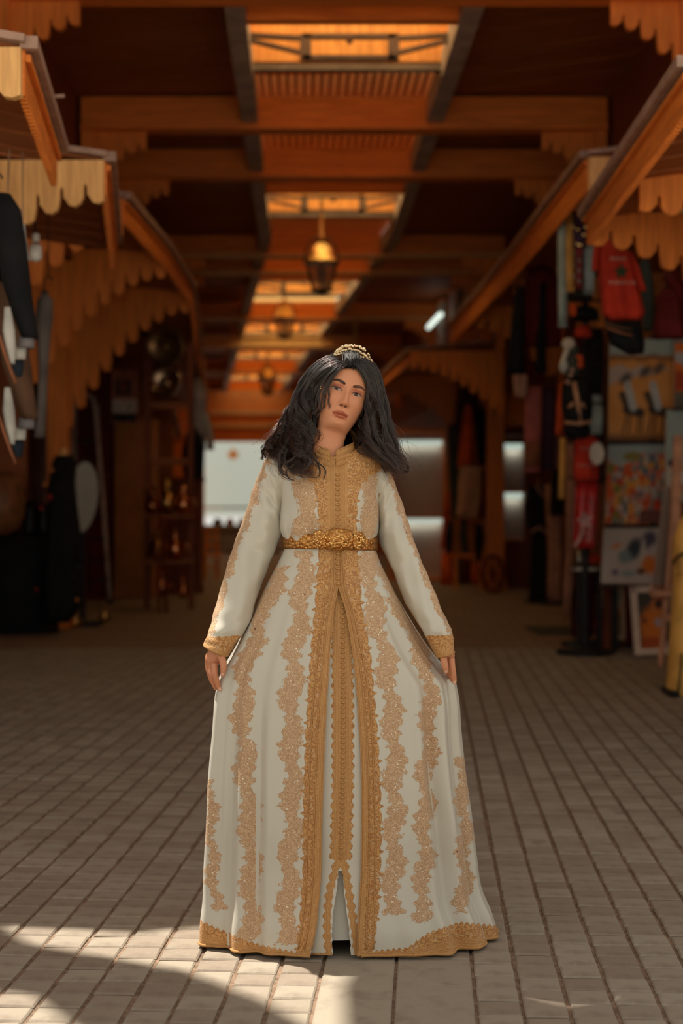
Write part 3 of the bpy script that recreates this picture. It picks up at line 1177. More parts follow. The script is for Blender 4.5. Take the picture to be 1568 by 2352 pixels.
# torso and legs continue the same skin below the clothes
tor = []
for (z, w, d, yc) in ((1.365, .085, .058, 4.22), (1.33, .105, .075, 4.215), (1.28, .115, .082, 4.21), (1.22, .112, .082, 4.205), (1.14, .104, .076, 4.20), (1.05, .125, .085, 4.20), (.95, .150, .095, 4.20), (.86, .140, .090, 4.20), (.80, .05, .05, 4.20)):
    tor.append((z, w, d, yc))
body = [head_co]
bq = [hq]
bcol = [cols.reshape(-1, 3)]
brough = [rough.reshape(-1)]
nv = len(head_co)


def add_part(co, quads):
    global nv
    body.append(co); bq.append(quads + nv)
    bcol.append(np.tile(np.array([.585, .247, .130]), (len(co), 1)))
    brough.append(np.full(len(co), .5))
    nv += len(co)


last = head_co[-nA:]
tr = [last]
for (z, w, d, yc) in tor:
    tr.append(np.stack([np.interp(z, [.9, 1.1], [.0, -.034]) + w * np.sin(aa), yc - d * np.cos(aa), np.full(nA, z)], -1))
co = np.concatenate(tr[1:])
# join the neck's last ring to the first torso ring
base_i = len(head_co) - nA
body.append(co)
k = np.arange(nA); k2 = (k + 1) % nA
first = np.stack([base_i + k, base_i + k2, nv + k2, nv + k], -1)
bq.append(np.concatenate([first, ring_quads(len(tor), nA) + nv]))
bcol.append(np.tile(np.array([.585, .247, .130]), (len(co), 1)))
brough.append(np.full(len(co), .5))
nv += len(co)


def np_tube(pts, rad, n=16, flat=1.0):
    pts = np.asarray(pts, float)
    t = np.linspace(0, len(pts) - 1, (len(pts) - 1) * 5 + 1)
    idx = np.arange(len(pts))
    c = np.stack([smooth_interp(t, idx, pts[:, i]) for i in range(3)], -1)
    r = smooth_interp(t, idx, rad)
    d = np.gradient(c, axis=0)
    d /= np.linalg.norm(d, axis=1)[:, None] + 1e-9
    ref = np.array([0, 1.0, 0])
    s = np.cross(d, ref); s /= np.linalg.norm(s, axis=1)[:, None] + 1e-9
    u = np.cross(s, d)
    a = np.linspace(0, 2 * PI, n, endpoint=False)
    ring = c[:, None, :] + r[:, None, None] * (s[:, None, :] * np.cos(a)[None, :, None] + flat * u[:, None, :] * np.sin(a)[None, :, None])
    # rounded end
    e = []
    for f, g in ((.5, .86), (.85, .52), (1.0, .12)):
        e.append(c[-1] + d[-1] * r[-1] * f + (ring[-1] - c[-1]) * g)
    ring = np.concatenate([ring, np.stack(e)])
    return ring.reshape(-1, 3), ring_quads(len(ring), n)


for side, pts in ((-1, [(652, 1082, 4.22), (622, 1150, 4.22), (594, 1250, 4.22), (550, 1370, 4.17), (512, 1460, 4.13), (500, 1492, 4.12)]),
                  (1, [(856, 1084, 4.22), (886, 1150, 4.22), (914, 1250, 4.22), (965, 1370, 4.17), (1010, 1455, 4.13), (1022, 1490, 4.12)])):
    c, qd = np_tube([P(*p) for p in pts], [.030, .034, .034, .032, .026, .023], 18)
    add_part(c, qd)
for s in (-1, 1):
    c, qd = np_tube([(.012 + s * .075, 4.2, .90), (.012 + s * .078, 4.19, .62), (.012 + s * .08, 4.20, .48), (.012 + s * .082, 4.21, .28), (.012 + s * .084, 4.22, .10)], [.078, .062, .050, .046, .034], 18)
    add_part(c, qd)
    c, qd = np_tube([(.012 + s * .084, 4.25, .06), (.012 + s * .088, 4.20, .055), (.012 + s * .092, 4.13, .035)], [.030, .036, .026], 14, .7)
    add_part(c, qd)

SKIN = NT('skin')
_nz = SKIN.noise(SKIN.coord(), 60, 3)
_sc = SKIN.mix(SKIN.math('MULTIPLY', SKIN.ramp(_nz, .35, .7), .10), SKIN.attr('col', 'Color'), (.48, .175, .09))
SKIN.p(color=_sc, rough=SKIN.attr('rough'), spec=.35)
SKIN.bs.inputs['Subsurface Weight'].default_value = .12
SKIN.bs.inputs['Subsurface Radius'].default_value = (.012, .005, .003)
SKIN.bs.inputs['Subsurface Scale'].default_value = .6
SKIN.m.use_nodes = True
SKIN = SKIN.m

# ---- hands: palm, thumb and four fingers fused by a fine remesh
def hand(chains, palm):
    vs, qs = [], []
    n0 = 0
    for pts, rad, flat in palm + chains:
        c, qd = np_tube([P(*p) for p in pts], rad, 14, flat)
        m = 14
        # close the start
        vs.append(c); qs.append(qd + n0); n0 += len(c)
    co = np.concatenate(vs); q = np.concatenate(qs)
    o = grid_mesh('hand_tmp', co, q, None)
    me = o.data
    bm = bmesh.new(); bm.from_mesh(me)
    bmesh.ops.holes_fill(bm, edges=[e for e in bm.edges if e.is_boundary])
    bm.to_mesh(me); bm.free()
    r = o.modifiers.new('r', 'REMESH'); r.mode = 'VOXEL'; r.voxel_size = .0013
    s = o.modifiers.new('s', 'SMOOTH'); s.factor = .5; s.iterations = 4
    dg = bpy.context.evaluated_depsgraph_get()
    ev = o.evaluated_get(dg).to_mesh()
    n = len(ev.vertices)
    c = np.empty(n * 3, np.float32); ev.vertices.foreach_get('co', c)
    f = np.array([list(p.vertices) for p in ev.polygons if len(p.vertices) == 4])
    bpy.data.objects.remove(o)
    return c.reshape(-1, 3).astype(float), f


YH = 4.115
left = hand([
    ([(492, 1524, YH - .012), (493, 1545, YH - .020), (497, 1563, YH - .016), (503, 1581, YH - .008)], [.0100, .0095, .0085, .0070], 1),
    ([(486, 1526, YH + .004), (487, 1548, YH - .002), (490, 1566, YH + .004), (495, 1580, YH + .010)], [.0100, .0092, .0082, .0068], 1),
    ([(480, 1524, YH + .018), (481, 1543, YH + .016), (485, 1560, YH + .022), (490, 1571, YH + .030)], [.0095, .0088, .0078, .0064], 1),
    ([(477, 1518, YH + .030), (477, 1533, YH + .031), (480, 1547, YH + .036), (485, 1556, YH + .042)], [.0085, .0078, .0068, .0056], 1),
    ([(504, 1502, YH - .010), (512, 1520, YH - .026), (513, 1536, YH - .032), (511, 1550, YH - .030)], [.0110, .0105, .0092, .0066], 1)],
    [([(500, 1484, YH + .004), (496, 1500, YH + .004), (490, 1516, YH + .006), (486, 1528, YH + .008)], [.0215, .0225, .0225, .0150], .8),
     ([(497, 1492, YH + .002), (484, 1508, YH + .012), (480, 1522, YH + .018)], [.016, .016, .012], 1)])
right = hand([
    ([(1036, 1512, YH - .010), (1038, 1532, YH - .016), (1041, 1550, YH - .014), (1043, 1566, YH - .010)], [.0100, .0095, .0086, .0072], 1),
    ([(1034, 1514, YH + .006), (1034, 1534, YH + .004), (1036, 1550, YH + .010), (1037, 1561, YH + .016)], [.0098, .0090, .0080, .0066], 1),
    ([(1030, 1514, YH + .020), (1029, 1532, YH + .022), (1030, 1546, YH + .028), (1031, 1555, YH + .034)], [.0094, .0086, .0076, .0062], 1),
    ([(1024, 1512, YH + .030), (1022, 1527, YH + .034), (1022, 1539, YH + .040), (1023, 1547, YH + .044)], [.0084, .0076, .0066, .0055], 1),
    ([(1018, 1498, YH - .008), (1019, 1517, YH - .028), (1022, 1531, YH - .034), (1024, 1543, YH - .032)], [.0108, .0102, .0092, .0068], 1)],
    [([(1022, 1484, YH + .004), (1025, 1498, YH + .006), (1029, 1510, YH + .008), (1032, 1518, YH + .008)], [.0215, .0220, .0205, .0140], .8)])
for c, f in (left, right):
    add_part(c, f)
co = np.concatenate(body); q = np.concatenate(bq)
o = grid_mesh('body', co, q, SKIN, person, {'rough': np.concatenate(brough)}, {'col': np.concatenate(bcol)})
# fingernails
NAIL = plain('bare_nail', (.63, .34, .23), .25, 0, .05)
for (px, py, yy, s) in ((505, 1583, YH - .0155, -1), (511, 1548, YH - .0375, 0), (1043.5, 1567, YH - .017, 1), (1024, 1541, YH - .039, 0)):
    MB().ball(P(px, py, yy), .0052, 10, 6, (1, .28, 1.25)).build('fingernail', NAIL, person, True)
# ears
for s in (-1, 1):
    e = []
    for k in range(15):
        a = -2.2 + 4.4 * k / 14
        e.append((s * (.071 + .006 * math.cos(a * .5)), .012 + .013 * math.cos(a) * 1.0 + .004, -.012 + .027 * math.sin(a)))
    MB().tube(head_to_world(e), [.0045] * 15, 8).build('ear', plain('ear_skin', (.53, .225, .12), .5, 0, .05), person, True)
# ------------------------------------------------------------------ the kaftan
SATIN = NT('cream_satin_with_embroidery')
g = SATIN
_v = g.coord('Object')
_uv = g.coord('Object', (1, 1, 1))
trim_sd, mot_sd = g.attr('trim'), g.attr('motif')
_nf = g.noise(_v, 260, 3, .6)
_nm = g.noise(_v, 95, 3, .6)
trim_m = g.ramp(g.math('ADD', trim_sd, g.math('MULTIPLY', g.math('SUBTRACT', _nf, .5), .004)), -.0005, .0007)
mot_e = g.math('ADD', mot_sd, g.math('MULTIPLY', g.math('SUBTRACT', _nm, .5), .040))
mot_m = g.ramp(mot_e, -.0012, .0012)
# worked texture inside the motifs: fine loops round scattered centres
_dv = g.vecmath('ADD', _v, g.vecmath('MULTIPLY', g.noise(_v, 45, 2, .5, 'Color'), (.022, .022, .022)))
_vd = g.voronoi(_dv, 75, 'F1', 'Distance', .95)
_vd2 = g.voronoi(_dv, 150, 'F1', 'Distance', .9)
swm = g.math('ADD', g.math('MULTIPLY', g.math('SINE', g.math('MULTIPLY', _vd, 22)), .35), g.math('MULTIPLY', _vd2, .9))
swm = g.ramp(swm, .0, .8)
base = g.mix(g.noise(_v, 3, 2), (.53, .482, .398), (.58, .538, .455))
mcol = g.mix(swm, (.42, .24, .122), (.58, .38, .225))
seq = g.voronoi(_v, 110, 'F1', 'Distance', .9)
seqm = g.math('LESS_THAN', seq, .22)
sparse = g.math('GREATER_THAN', g.noise(_v, 60, 1), .53)
seqm = g.math('MULTIPLY', seqm, sparse)
mcol = g.mix(seqm, mcol, (.85, .78, .66))
red = g.math('LESS_THAN', g.voronoi(_v, 17, 'F1', 'Distance', .8), .055)
mcol = g.mix(red, mcol, (.16, .03, .02))
fine = g.t.nodes.new('ShaderNodeTexWave')
fine.inputs['Scale'].default_value = 120
fine.inputs['Distortion'].default_value = 7
fine.inputs['Detail'].default_value = 2
g.t.links.new(_v, fine.inputs['Vector'])
_fl = g.math('SINE', g.math('MULTIPLY', g.voronoi(_dv, 50, 'F1', 'Distance', .9), 20))
_fl = g.ramp(g.math('ADD', g.math('MULTIPLY', _fl, .5), g.math('MULTIPLY', fine.outputs['Fac'], .6)), -.2, .9)
tcol = g.mix(_fl, (.36, .145, .036), (.60, .31, .10))
tcol = g.mix(g.math('MULTIPLY', g.ramp(_nm, .55, .66), .6), tcol, (.64, .44, .25))
cord = g.math('ABSOLUTE', g.math('SINE', g.math('MULTIPLY', trim_sd, 620)))
edge_zone = g.math('LESS_THAN', g.attr('edge'), .017)
tcol = g.mix(g.math('MULTIPLY', edge_zone, .8), tcol, g.mix(g.math('ABSOLUTE', g.math('SINE', g.math('MULTIPLY', g.attr('edge'), 700))), (.38, .16, .042), (.56, .29, .094)))
c1 = g.mix(mot_m, base, mcol)
c2 = g.mix(trim_m, c1, tcol)
emb = g.math('MAXIMUM', mot_m, trim_m, True)
g.p(color=c2, rough=g.math('ADD', .25, g.math('MULTIPLY', emb, .32)), spec=.5)
g.set(g.bs.inputs['Metallic'], g.math('MULTIPLY', g.math('MULTIPLY', seqm, mot_m), .7))
g.bs.inputs['Sheen Weight'].default_value = .12
hgt = g.math('ADD', g.math('MULTIPLY', trim_m, g.math('ADD', .7, g.math('MULTIPLY', _fl, .6))), g.math('MULTIPLY', mot_m, g.math('ADD', .3, g.math('MULTIPLY', swm, .4))))
hgt = g.math('ADD', hgt, g.math('MULTIPLY', g.math('MULTIPLY', seqm, mot_m), .8))
g.bump(hgt, .55, .0025)
SATIN = g.m

GOLD_THREAD = NT('gold_braid')
_v = GOLD_THREAD.coord()
_w = GOLD_THREAD.t.nodes.new('ShaderNodeTexWave'); _w.inputs['Scale'].default_value = 150; _w.inputs['Distortion'].default_value = 5
GOLD_THREAD.t.links.new(_v, _w.inputs['Vector'])
GOLD_THREAD.p(color=GOLD_THREAD.mix(_w.outputs['Fac'], (.40, .172, .043), (.63, .34, .12)), rough=.5, spec=.5)
GOLD_THREAD.bump(_w.outputs['Fac'], .5, .002)
GOLD_THREAD = GOLD_THREAD.m

dress = thing('dress', None, None, (0, PY, 0))
del_keys = [k for k in dress.keys()]
adopt(dress, person)


def px_curve(y, pts):
    ys = [p[0] for p in pts]; xs = [p[1] for p in pts]
    return np.interp(y, ys, xs)


def lobes(y, period, amp, spike=0.0):
    """Scalloped border: rounded lobes with small spikes between them."""
    ph = (y / period) % 1.0
    lob = np.abs(np.sin(PI * ph)) ** .6
    sp = np.exp(-((np.minimum(ph, 1 - ph)) / .07) ** 2)
    return amp * (lob - .6) + spike * sp


TRIM_L_IN = [(1250, 777), (1345, 776), (1400, 765), (1500, 757), (1600, 750), (1700, 745), (1800, 741), (1900, 738), (2000, 736), (2100, 727), (2150, 718), (2200, 706)]
TRIM_L_OUT = [(1250, 736), (1400, 725), (1500, 716), (1600, 709), (1700, 704), (1800, 700), (1900, 698), (2000, 698), (2100, 692), (2200, 682)]
TRIM_R_IN = [(1250, 776), (1345, 777), (1400, 795), (1500, 811), (1600, 821), (1700, 828), (1800, 831), (1900, 831), (2000, 829), (2100, 823), (2200, 819)]
TRIM_R_OUT = [(1250, 818), (1400, 829), (1500, 848), (1600, 857), (1700, 865), (1800, 871), (1900, 873), (2000, 871), (2100, 866), (2200, 850)]
MOTIFS = [  # centre line, half width, lobe period, phase, y range
    ([(1270, 702), (1400, 690), (1500, 676), (1600, 668), (1700, 668), (1800, 672), (1900, 671), (2000, 664), (2100, 660), (2180, 655)], 25, 118, 10, (1265, 2170)),
    ([(1290, 655), (1330, 634), (1400, 606), (1450, 590), (1500, 573), (1550, 560), (1600, 556), (1700, 560), (1800, 566), (1900, 574), (2000, 576), (2160, 574)], 24, 126, 70, (1300, 2160)),
    ([(1780, 480), (1900, 484), (2000, 487), (2080, 498)], 15, 110, 40, (1790, 2090)),
    ([(1270, 842), (1350, 850), (1400, 857), (1500, 884), (1600, 896), (1700, 905), (1800, 906), (1900, 906), (2000, 904), (2090, 898)], 24, 118, 60, (1265, 2100)),
    ([(1290, 868), (1330, 888), (1400, 922), (1450, 945), (1500, 966), (1550, 984), (1600, 986), (1700, 985), (1800, 977), (1900, 975), (2000, 974), (2120, 962)], 21, 122, 20, (1300, 2120)),
    ([(1600, 1046), (1800, 1064), (1900, 1066), (2000, 1066), (2100, 1062)], 18, 115, 80, (1740, 2095))]
HEM_Y = [(455, 2153), (500, 2168), (560, 2184), (650, 2196), (700, 2200), (780, 2196), (820, 2197), (930, 2199), (985, 2186), (1050, 2172), (1136, 2168)]
HEM_H = [(455, 44), (520, 36), (600, 22), (690, 14), (830, 14), (940, 26), (985, 48), (1060, 56), (1136, 46)]


def skirt_attrs(px, py, frontmask, mpp):
    """Signed distances (metres) inside gold trim and tan embroidery."""
    tl_in, tl_out = px_curve(py, TRIM_L_IN), px_curve(py, TRIM_L_OUT) - lobes(py + 4, 52, 11, 15)
    tr_in, tr_out = px_curve(py, TRIM_R_IN), px_curve(py, TRIM_R_OUT) + lobes(py + 20, 52, 11, 15)
    t = np.maximum(np.minimum(px - tl_out, tl_in + 3 - px), np.minimum(tr_out - px, px - tr_in + 3))
    hy = px_curve(px, HEM_Y); hh = px_curve(px, HEM_H)
    saw = 7 * np.abs(((px / 13.0) % 1.0) - .5) * 2
    hem = py - (hy - hh + saw)
    t = np.maximum(t, hem)
    m = np.full_like(px, -30.0)
    for pts, hw, per, ph, (y0, y1) in MOTIFS:
        c = px_curve(py, pts)
        a = ((py + ph) / per) % 1.0
        w = hw * (.50 + .52 * np.abs(np.sin(PI * a)) ** .7) + 4 * np.sin(2 * PI * (py + ph) / 29)
        lean = 7 * np.sin(2 * PI * (py + ph) / per)
        dd = w - np.abs(px - c - lean)
        dd = np.minimum(dd, np.minimum(py - y0, y1 - py))
        m = np.maximum(m, dd)
    e = np.minimum(np.abs(px - tl_in), np.abs(px - tr_in))
    e = np.minimum(e, np.where(hem > 0, np.abs(hy - py), 99))
    t = np.where(frontmask, t, -30); m = np.where(frontmask, m, -30); e = np.where(frontmask, e, 99)
    return t * mpp, m * mpp, e * mpp


SK = [  # py, left px, right px, front depth, back depth, Yc
    (1246, 654, 862, .112, .110, 4.20), (1262, 652, 863, .114, .112, 4.20), (1290, 640, 872, .120, .120, 4.20), (1340, 615, 895, .132, .140, 4.20), (1400, 586, 925, .142, .160, 4.20), (1450, 562, 953, .150, .175, 4.20),
    (1500, 536, 984, .156, .190, 4.195), (1540, 513, 1015, .160, .200, 4.19), (1570, 500, 1039, .165, .205, 4.19), (1600, 493, 1046, .170, .21, 4.19), (1700, 485, 1053, .180, .22, 4.19), (1800, 478, 1062, .190, .235, 4.19),
    (1900, 474, 1076, .198, .25, 4.19), (2000, 468, 1088, .205, .26, 4.19), (2080, 465, 1101, .212, .27, 4.185), (2130, 459, 1122, .218, .275, 4.18), (2175, 457, 1136, .222, .28, 4.18)]
SK = np.array(SK, float)


def skirt_surface(scale, rows, angs, fold, ytop=1246, ybot=2175, to_ground=True):
    """Rings of the skirt; scale shrinks it for the under-skirt."""
    t = np.linspace(0, 1, rows)
    py = ytop + (ybot - ytop) * t
    L = smooth_interp(py, SK[:, 0], SK[:, 1]); R = smooth_interp(py, SK[:, 0], SK[:, 2])
    df = smooth_interp(py, SK[:, 0], SK[:, 3]); db = smooth_interp(py, SK[:, 0], SK[:, 4]); yc = smooth_interp(py, SK[:, 0], SK[:, 5])
    xl = (L - CX) * yc / F; xr = (R - CX) * yc / F
    cx = (xl + xr) / 2; hw = (xr - xl) / 2
    z = HC + (CY - py) * yc / F
    # the hem reaches the paving: map the lowest ring to z = .004
    z0 = z[-1]
    if to_ground:
        z = z[0] - (z[0] - z) * (z[0] - .012) / (z[0] - z0)
    a = angs[None, :]
    grow = sstep(t, .02, .65)[:, None]
    f = np.zeros((rows, len(angs)))
    for kf, ph, amp, dr in fold:
        f += amp * np.cos(kf * a + ph + dr * t[:, None]) * grow * (.25 + .75 * sstep(np.abs(np.sin(a)) + (np.cos(a) < 0), .25, .7))
    ca_, sa_ = np.cos(a), np.sin(a)
    dep = np.where(ca_ > 0, df[:, None], db[:, None])
    hwv = hw[:, None] * scale
    X = cx[:, None] + (hwv + .35 * f) * np.sign(sa_) * np.abs(sa_) ** .95
    Y = yc[:, None] - (dep * scale + f) * np.sign(ca_) * np.abs(ca_) ** .9
    Zz = np.repeat(z[:, None], len(angs), 1)
    return np.stack([X, Y, Zz], -1), py, t


FOLD = [(7, .9, .018, .3), (11, .4, .020, .5), (17, 1.7, .014, -.7), (26, .2, .008, .6), (41, 2.1, .0025, .3)]
# over-robe: open at the front below the waist
rows = 330
NF, NB = 400, 90
af = np.linspace(-PI / 2 - .12, PI / 2 + .12, NF)
ab = np.linspace(PI / 2 + .12, 3 * PI / 2 - .12, NB)[1:-1]
# front split into left and right panels, each running from the robe edge round to the side
base_l = np.linspace(0, 1, 190)
surf_l, pyv, tv = skirt_surface(1.0, rows, np.linspace(-PI / 2 - .12, 0.02, 240), FOLD)


def panel(side):
    """One front panel: for each ring find the angle where the robe edge lies, then resample."""
    edge = TRIM_L_IN if side < 0 else TRIM_R_IN
    fine = np.linspace(-.75, .75, 500)
    sf, py, t = skirt_surface(1.0, rows, fine, FOLD)
    pxs = CX + sf[:, :, 0] * F / sf[:, :, 1]
    tgt = px_curve(py, edge)
    ed = np.array([np.interp(tgt[i], pxs[i], fine) for i in range(rows)])
    n = 210
    u = np.linspace(0, 1, n)
    lim = (PI / 2 + .12) * side
    out = np.empty((rows, n, 3))
    for i in range(rows):
        ang = ed[i] + (lim - ed[i]) * u
        s_, _, _ = skirt_row(i, ang)
        out[i] = s_
    return out, py


def skirt_row(i, ang):
    t = i / (rows - 1)
    py = 1246 + (2175 - 1246) * t
    g1 = lambda k: float(smooth_interp(np.array([py]), SK[:, 0], SK[:, k])[0])
    L, R, df, db, yc = g1(1), g1(2), g1(3), g1(4), g1(5)
    xl, xr = (L - CX) * yc / F, (R - CX) * yc / F
    cx, hw = (xl + xr) / 2, (xr - xl) / 2
    zt = HC + (CY - 1246) * 4.20 / F
    zb = HC + (CY - 2175) * 4.18 / F
    z = HC + (CY - py) * yc / F
    z = zt - (zt - z) * (zt - .012) / (zt - zb)
    grow = float(sstep(np.array([t]), .02, .65)[0])
    f = sum(amp * np.cos(kf * ang + ph + dr * t) * grow for kf, ph, amp, dr in FOLD) * (.25 + .75 * sstep(np.abs(np.sin(ang)) + (np.cos(ang) < 0), .25, .7))
    ca_, sa_ = np.cos(ang), np.sin(ang)
    dep = np.where(ca_ > 0, df, db)
    X = cx + (hw + .35 * f) * np.sign(sa_) * np.abs(sa_) ** .95
    Y = yc - (dep + f) * np.sign(ca_) * np.abs(ca_) ** .9
    return np.stack([X, Y, np.full_like(X, z)], -1), None, None


MPP = 4.05 / F
pl, pyv = panel(-1)
pr_, _ = panel(1)
nb = 110
ab = np.linspace(PI / 2 + .12, 3 * PI / 2 - .12, nb)
bk = np.stack([skirt_row(i, ab)[0] for i in range(rows)])
# one strip: left robe edge -> left side -> back -> right side -> right robe edge
strip = np.concatenate([pl, bk[:, ::-1][:, 1:-1], pr_[:, ::-1]], 1)
nc = strip.shape[1]
co = strip.reshape(-1, 3)
front_mask = np.zeros((rows, nc), bool)
front_mask[:, :210] = True; front_mask[:, -210:] = True
pxa, pya = pix(co)
# photo row from the ring index keeps the pattern running with the cloth
tr_a, mo_a, ed_a = skirt_attrs(pxa, pya, front_mask.reshape(-1), MPP)
co = co.copy()
over = grid_mesh('over_robe_skirt', co, ring_quads(rows, nc, False), SATIN, dress, {'trim': tr_a, 'motif': mo_a, 'edge': ed_a})
sm = over.modifiers.new('thick', 'SOLIDIFY'); sm.thickness = .0025; sm.offset = -1

# under-skirt with its button placket, slit at the hem
fold2 = [(9, .4, .009, .5), (14, 1.7, .006, -.7)]
nu = 420
split_rows = 300
au = np.linspace(-1.3, 1.3, nu)
us, pyu, tu = skirt_surface(.945, split_rows, au, fold2, 1246, 2175)
us[..., 1] += .004
cou = us.reshape(-1, 3).copy()
ux, uy = pix(cou)
cen = px_curve(uy, [(1246, 776), (1400, 784), (1600, 787), (1800, 787), (1980, 782), (2200, 780)])
# below 1980 the two halves part: strips run to either side
sl_l = px_curve(uy, [(1975, 777), (2050, 758), (2100, 753), (2150, 753), (2200, 757)])
sl_r = px_curve(uy, [(1975, 787), (2050, 799), (2100, 807), (2150, 814), (2200, 820)])
zig = 7 * np.abs(((uy / 23.0) % 1.0) - .5) * 2
hw_ = np.where(uy < 1975, 28 - zig, 0)
d0 = hw_ - np.abs(ux - cen)
d1 = np.where(uy >= 1965, np.maximum((14 - zig) - (ux - 0 < sl_l) * (sl_l - ux) - (ux >= sl_l) * (ux - sl_l) * 1.6, (14 - zig) - (ux > sl_r) * (ux - sl_r) - (ux <= sl_r) * (sl_r - ux) * 1.6), -30)
tru = np.maximum(d0, d1)
hemu = uy - 2189
tru = np.maximum(tru, np.where(np.abs(ux - 788) > 38, hemu, -30))
edu = np.where(uy < 1975, np.abs(np.abs(ux - cen) - 6), np.minimum(np.abs(ux - sl_l), np.abs(ux - sl_r)))
quads = ring_quads(split_rows, nu, False)
qc = quads.mean(1).astype(int)
# cut the slit: drop faces between the two strips near the hem
cx_, cy_ = ux[quads].mean(1), uy[quads].mean(1)
lo = np.interp(cy_, [1975, 2050, 2100, 2150, 2200], [780, 772, 764, 762, 764])
hi = np.interp(cy_, [1975, 2050, 2100, 2150, 2200], [784, 790, 797, 803, 806])
keep = ~((cy_ > 2000) & (cx_ > lo) & (cx_ < hi))
grid_mesh('under_skirt', cou, quads[keep], SATIN, dress, {'trim': tru * MPP, 'motif': np.full(len(cou), -.03), 'edge': edu * MPP})
# an inner lining seen deep inside the slit
li, _, _ = skirt_surface(.86, 40, np.linspace(-.7, .7, 60), fold2, 1246, 2118, False)
li[..., 1] += .01
grid_mesh('lining', li.reshape(-1, 3), ring_quads(40, 60, False), SATIN, dress, {'trim': np.full(2400, -.03), 'motif': np.full(2400, -.03), 'edge': np.full(2400, .1)})

# bodice
BO = np.array([  # py, left, right, front depth, back depth, Yc
    (1250, 655, 861, .112, .105, 4.20), (1236, 650, 864, .116, .106, 4.20), (1215, 643, 869, .122, .106, 4.20), (1190, 643, 870, .126, .105, 4.20), (1150, 645, 871, .128, .105, 4.205), (1110, 640, 878, .122, .105, 4.21),
    (1085, 634, 886, .112, .104, 4.215), (1065, 634, 886, .115, .102, 4.22), (1052, 646, 876, .116, .098, 4.222), (1040, 664, 862, .116, .092, 4.222), (1030, 684, 846, .114, .088, 4.218), (1020, 698, 832, .110, .082, 4.212)], float)
rb = 190
nb_ = 380
tb = np.linspace(0, 1, rb)
pyb = 1250 + (1020 - 1250) * tb
o_ = np.argsort(BO[:, 0])
cur = lambda k: smooth_interp(pyb, BO[o_, 0], BO[o_, k])
L, R, df, db, yc = (cur(k) for k in range(1, 6))
ang = np.concatenate([np.linspace(-PI / 2 - .1, PI / 2 + .1, 300), np.linspace(PI / 2 + .1, 3 * PI / 2 - .1, 82)[1:-1]])
nb_ = len(ang)
xl, xr = (L - CX) * yc / F, (R - CX) * yc / F
A_ = ang[None, :]
ca_, sa_ = np.cos(A_), np.sin(A_)
fold = (.0045 * np.cos(11 * A_ + .6) + .003 * np.cos(19 * A_ + 2)) * np.exp(-((pyb[:, None] - 1225) / 28) ** 2)
fold += .0025 * np.cos(7 * A_ + pyb[:, None] * .03)
dep = np.where(ca_ > 0, df[:, None], db[:, None])
bust = .014 * (np.exp(-((A_ - .62) / .33) ** 2) + np.exp(-((A_ + .62) / .33) ** 2)) * np.exp(-((pyb[:, None] - 1140) / 38) ** 2)
Xb = ((xl + xr) / 2)[:, None] + ((xr - xl) / 2)[:, None] * np.sign(sa_) * np.abs(sa_) ** .92
Yb_ = yc[:, None] - (dep + fold + np.where(ca_ > 0, bust, 0)) * np.sign(ca_) * np.abs(ca_) ** .85
Zb = HC + (CY - pyb[:, None]) * yc[:, None] / F + 0 * Xb
# the neckline dips at the front
dip = sstep(pyb, 1062, 1020)[:, None] * np.clip(ca_, 0, 1) ** 2
Zb = Zb - .042 * dip
# shoulders slope towards the back of the neck
cob = np.stack([Xb, Yb_, Zb], -1).reshape(-1, 3)
bx, by = pix(cob)
fm = (np.repeat(ca_, rb, 0) > -.05).reshape(-1)
cl = 775.0
tw = np.interp(by, [1030, 1060, 1080, 1095, 1110, 1130, 1160, 1200, 1250], [118, 104, 96, 72, 54, 47, 43, 42, 40]) + lobes(by, 46, 9, 13)
tb_ = tw - np.abs(bx - cl)
mb_l = np.minimum(27 * (.65 + .4 * np.abs(np.sin(PI * (by - 1080) / 92))) - np.abs(bx - 702 - 5 * np.sin(by / 20)), np.minimum(by - 1098, 1232 - by))
mb_r = np.minimum(19 * (.7 + .4 * np.abs(np.sin(PI * (by - 1050) / 92))) - np.abs(bx - 848 - 4 * np.sin(by / 20)), np.minimum(by - 1062, 1238 - by))
mb_s = np.minimum(40 - np.abs(bx - 668), np.minimum(by - 1062, 1096 - by)) * .6
mo = np.maximum(np.maximum(mb_l, mb_r), mb_s)
ed = np.abs(np.abs(bx - cl) - 9)
grid_mesh('bodice', cob, ring_quads(rb, nb_), SATIN, dress, {'trim': np.where(fm, tb_, -30) * MPP, 'motif': np.where(fm, mo, -30) * MPP, 'edge': np.where(fm, ed, 99) * MPP})

# stand-up collar, split at the front
ncol, nrow = 120, 16
ac = np.linspace(.10, 2 * PI - .10, ncol) + .0
col_co = np.empty((nrow, ncol, 3))
for i in range(nrow):
    s = i / (nrow - 1)
    fr_ = np.cos(ac)
    rx = .074 - .006 * s + .004 * np.sin(PI * s)
    ry = .096 - .008 * s
    zf = np.interp(fr_, [-1, 0, .8, 1], [1.468, 1.424, 1.398, 1.384])
    hgt_ = np.interp(fr_, [-1, 0, .8, .985, 1], [.045, .042, .044, .044, .024])
    col_co[i, :, 0] = -.024 + rx * np.sin(ac)
    col_co[i, :, 1] = 4.192 - ry * np.cos(ac)
    col_co[i, :, 2] = zf + hgt_ * s
cc = col_co.reshape(-1, 3)
collar = grid_mesh('collar', cc, ring_quads(nrow, ncol, False), GOLD_THREAD, dress)
sm = collar.modifiers.new('thick', 'SOLIDIFY'); sm.thickness = .004
for s in (0.0, .35, .7, 1.0):
    i = int(s * (nrow - 1))
    MB().tube([Vector(p) for p in col_co[i] + np.array([0, -.0, 0])], .0024, 6).build('collar_cord', GOLD_THREAD, dress, True)

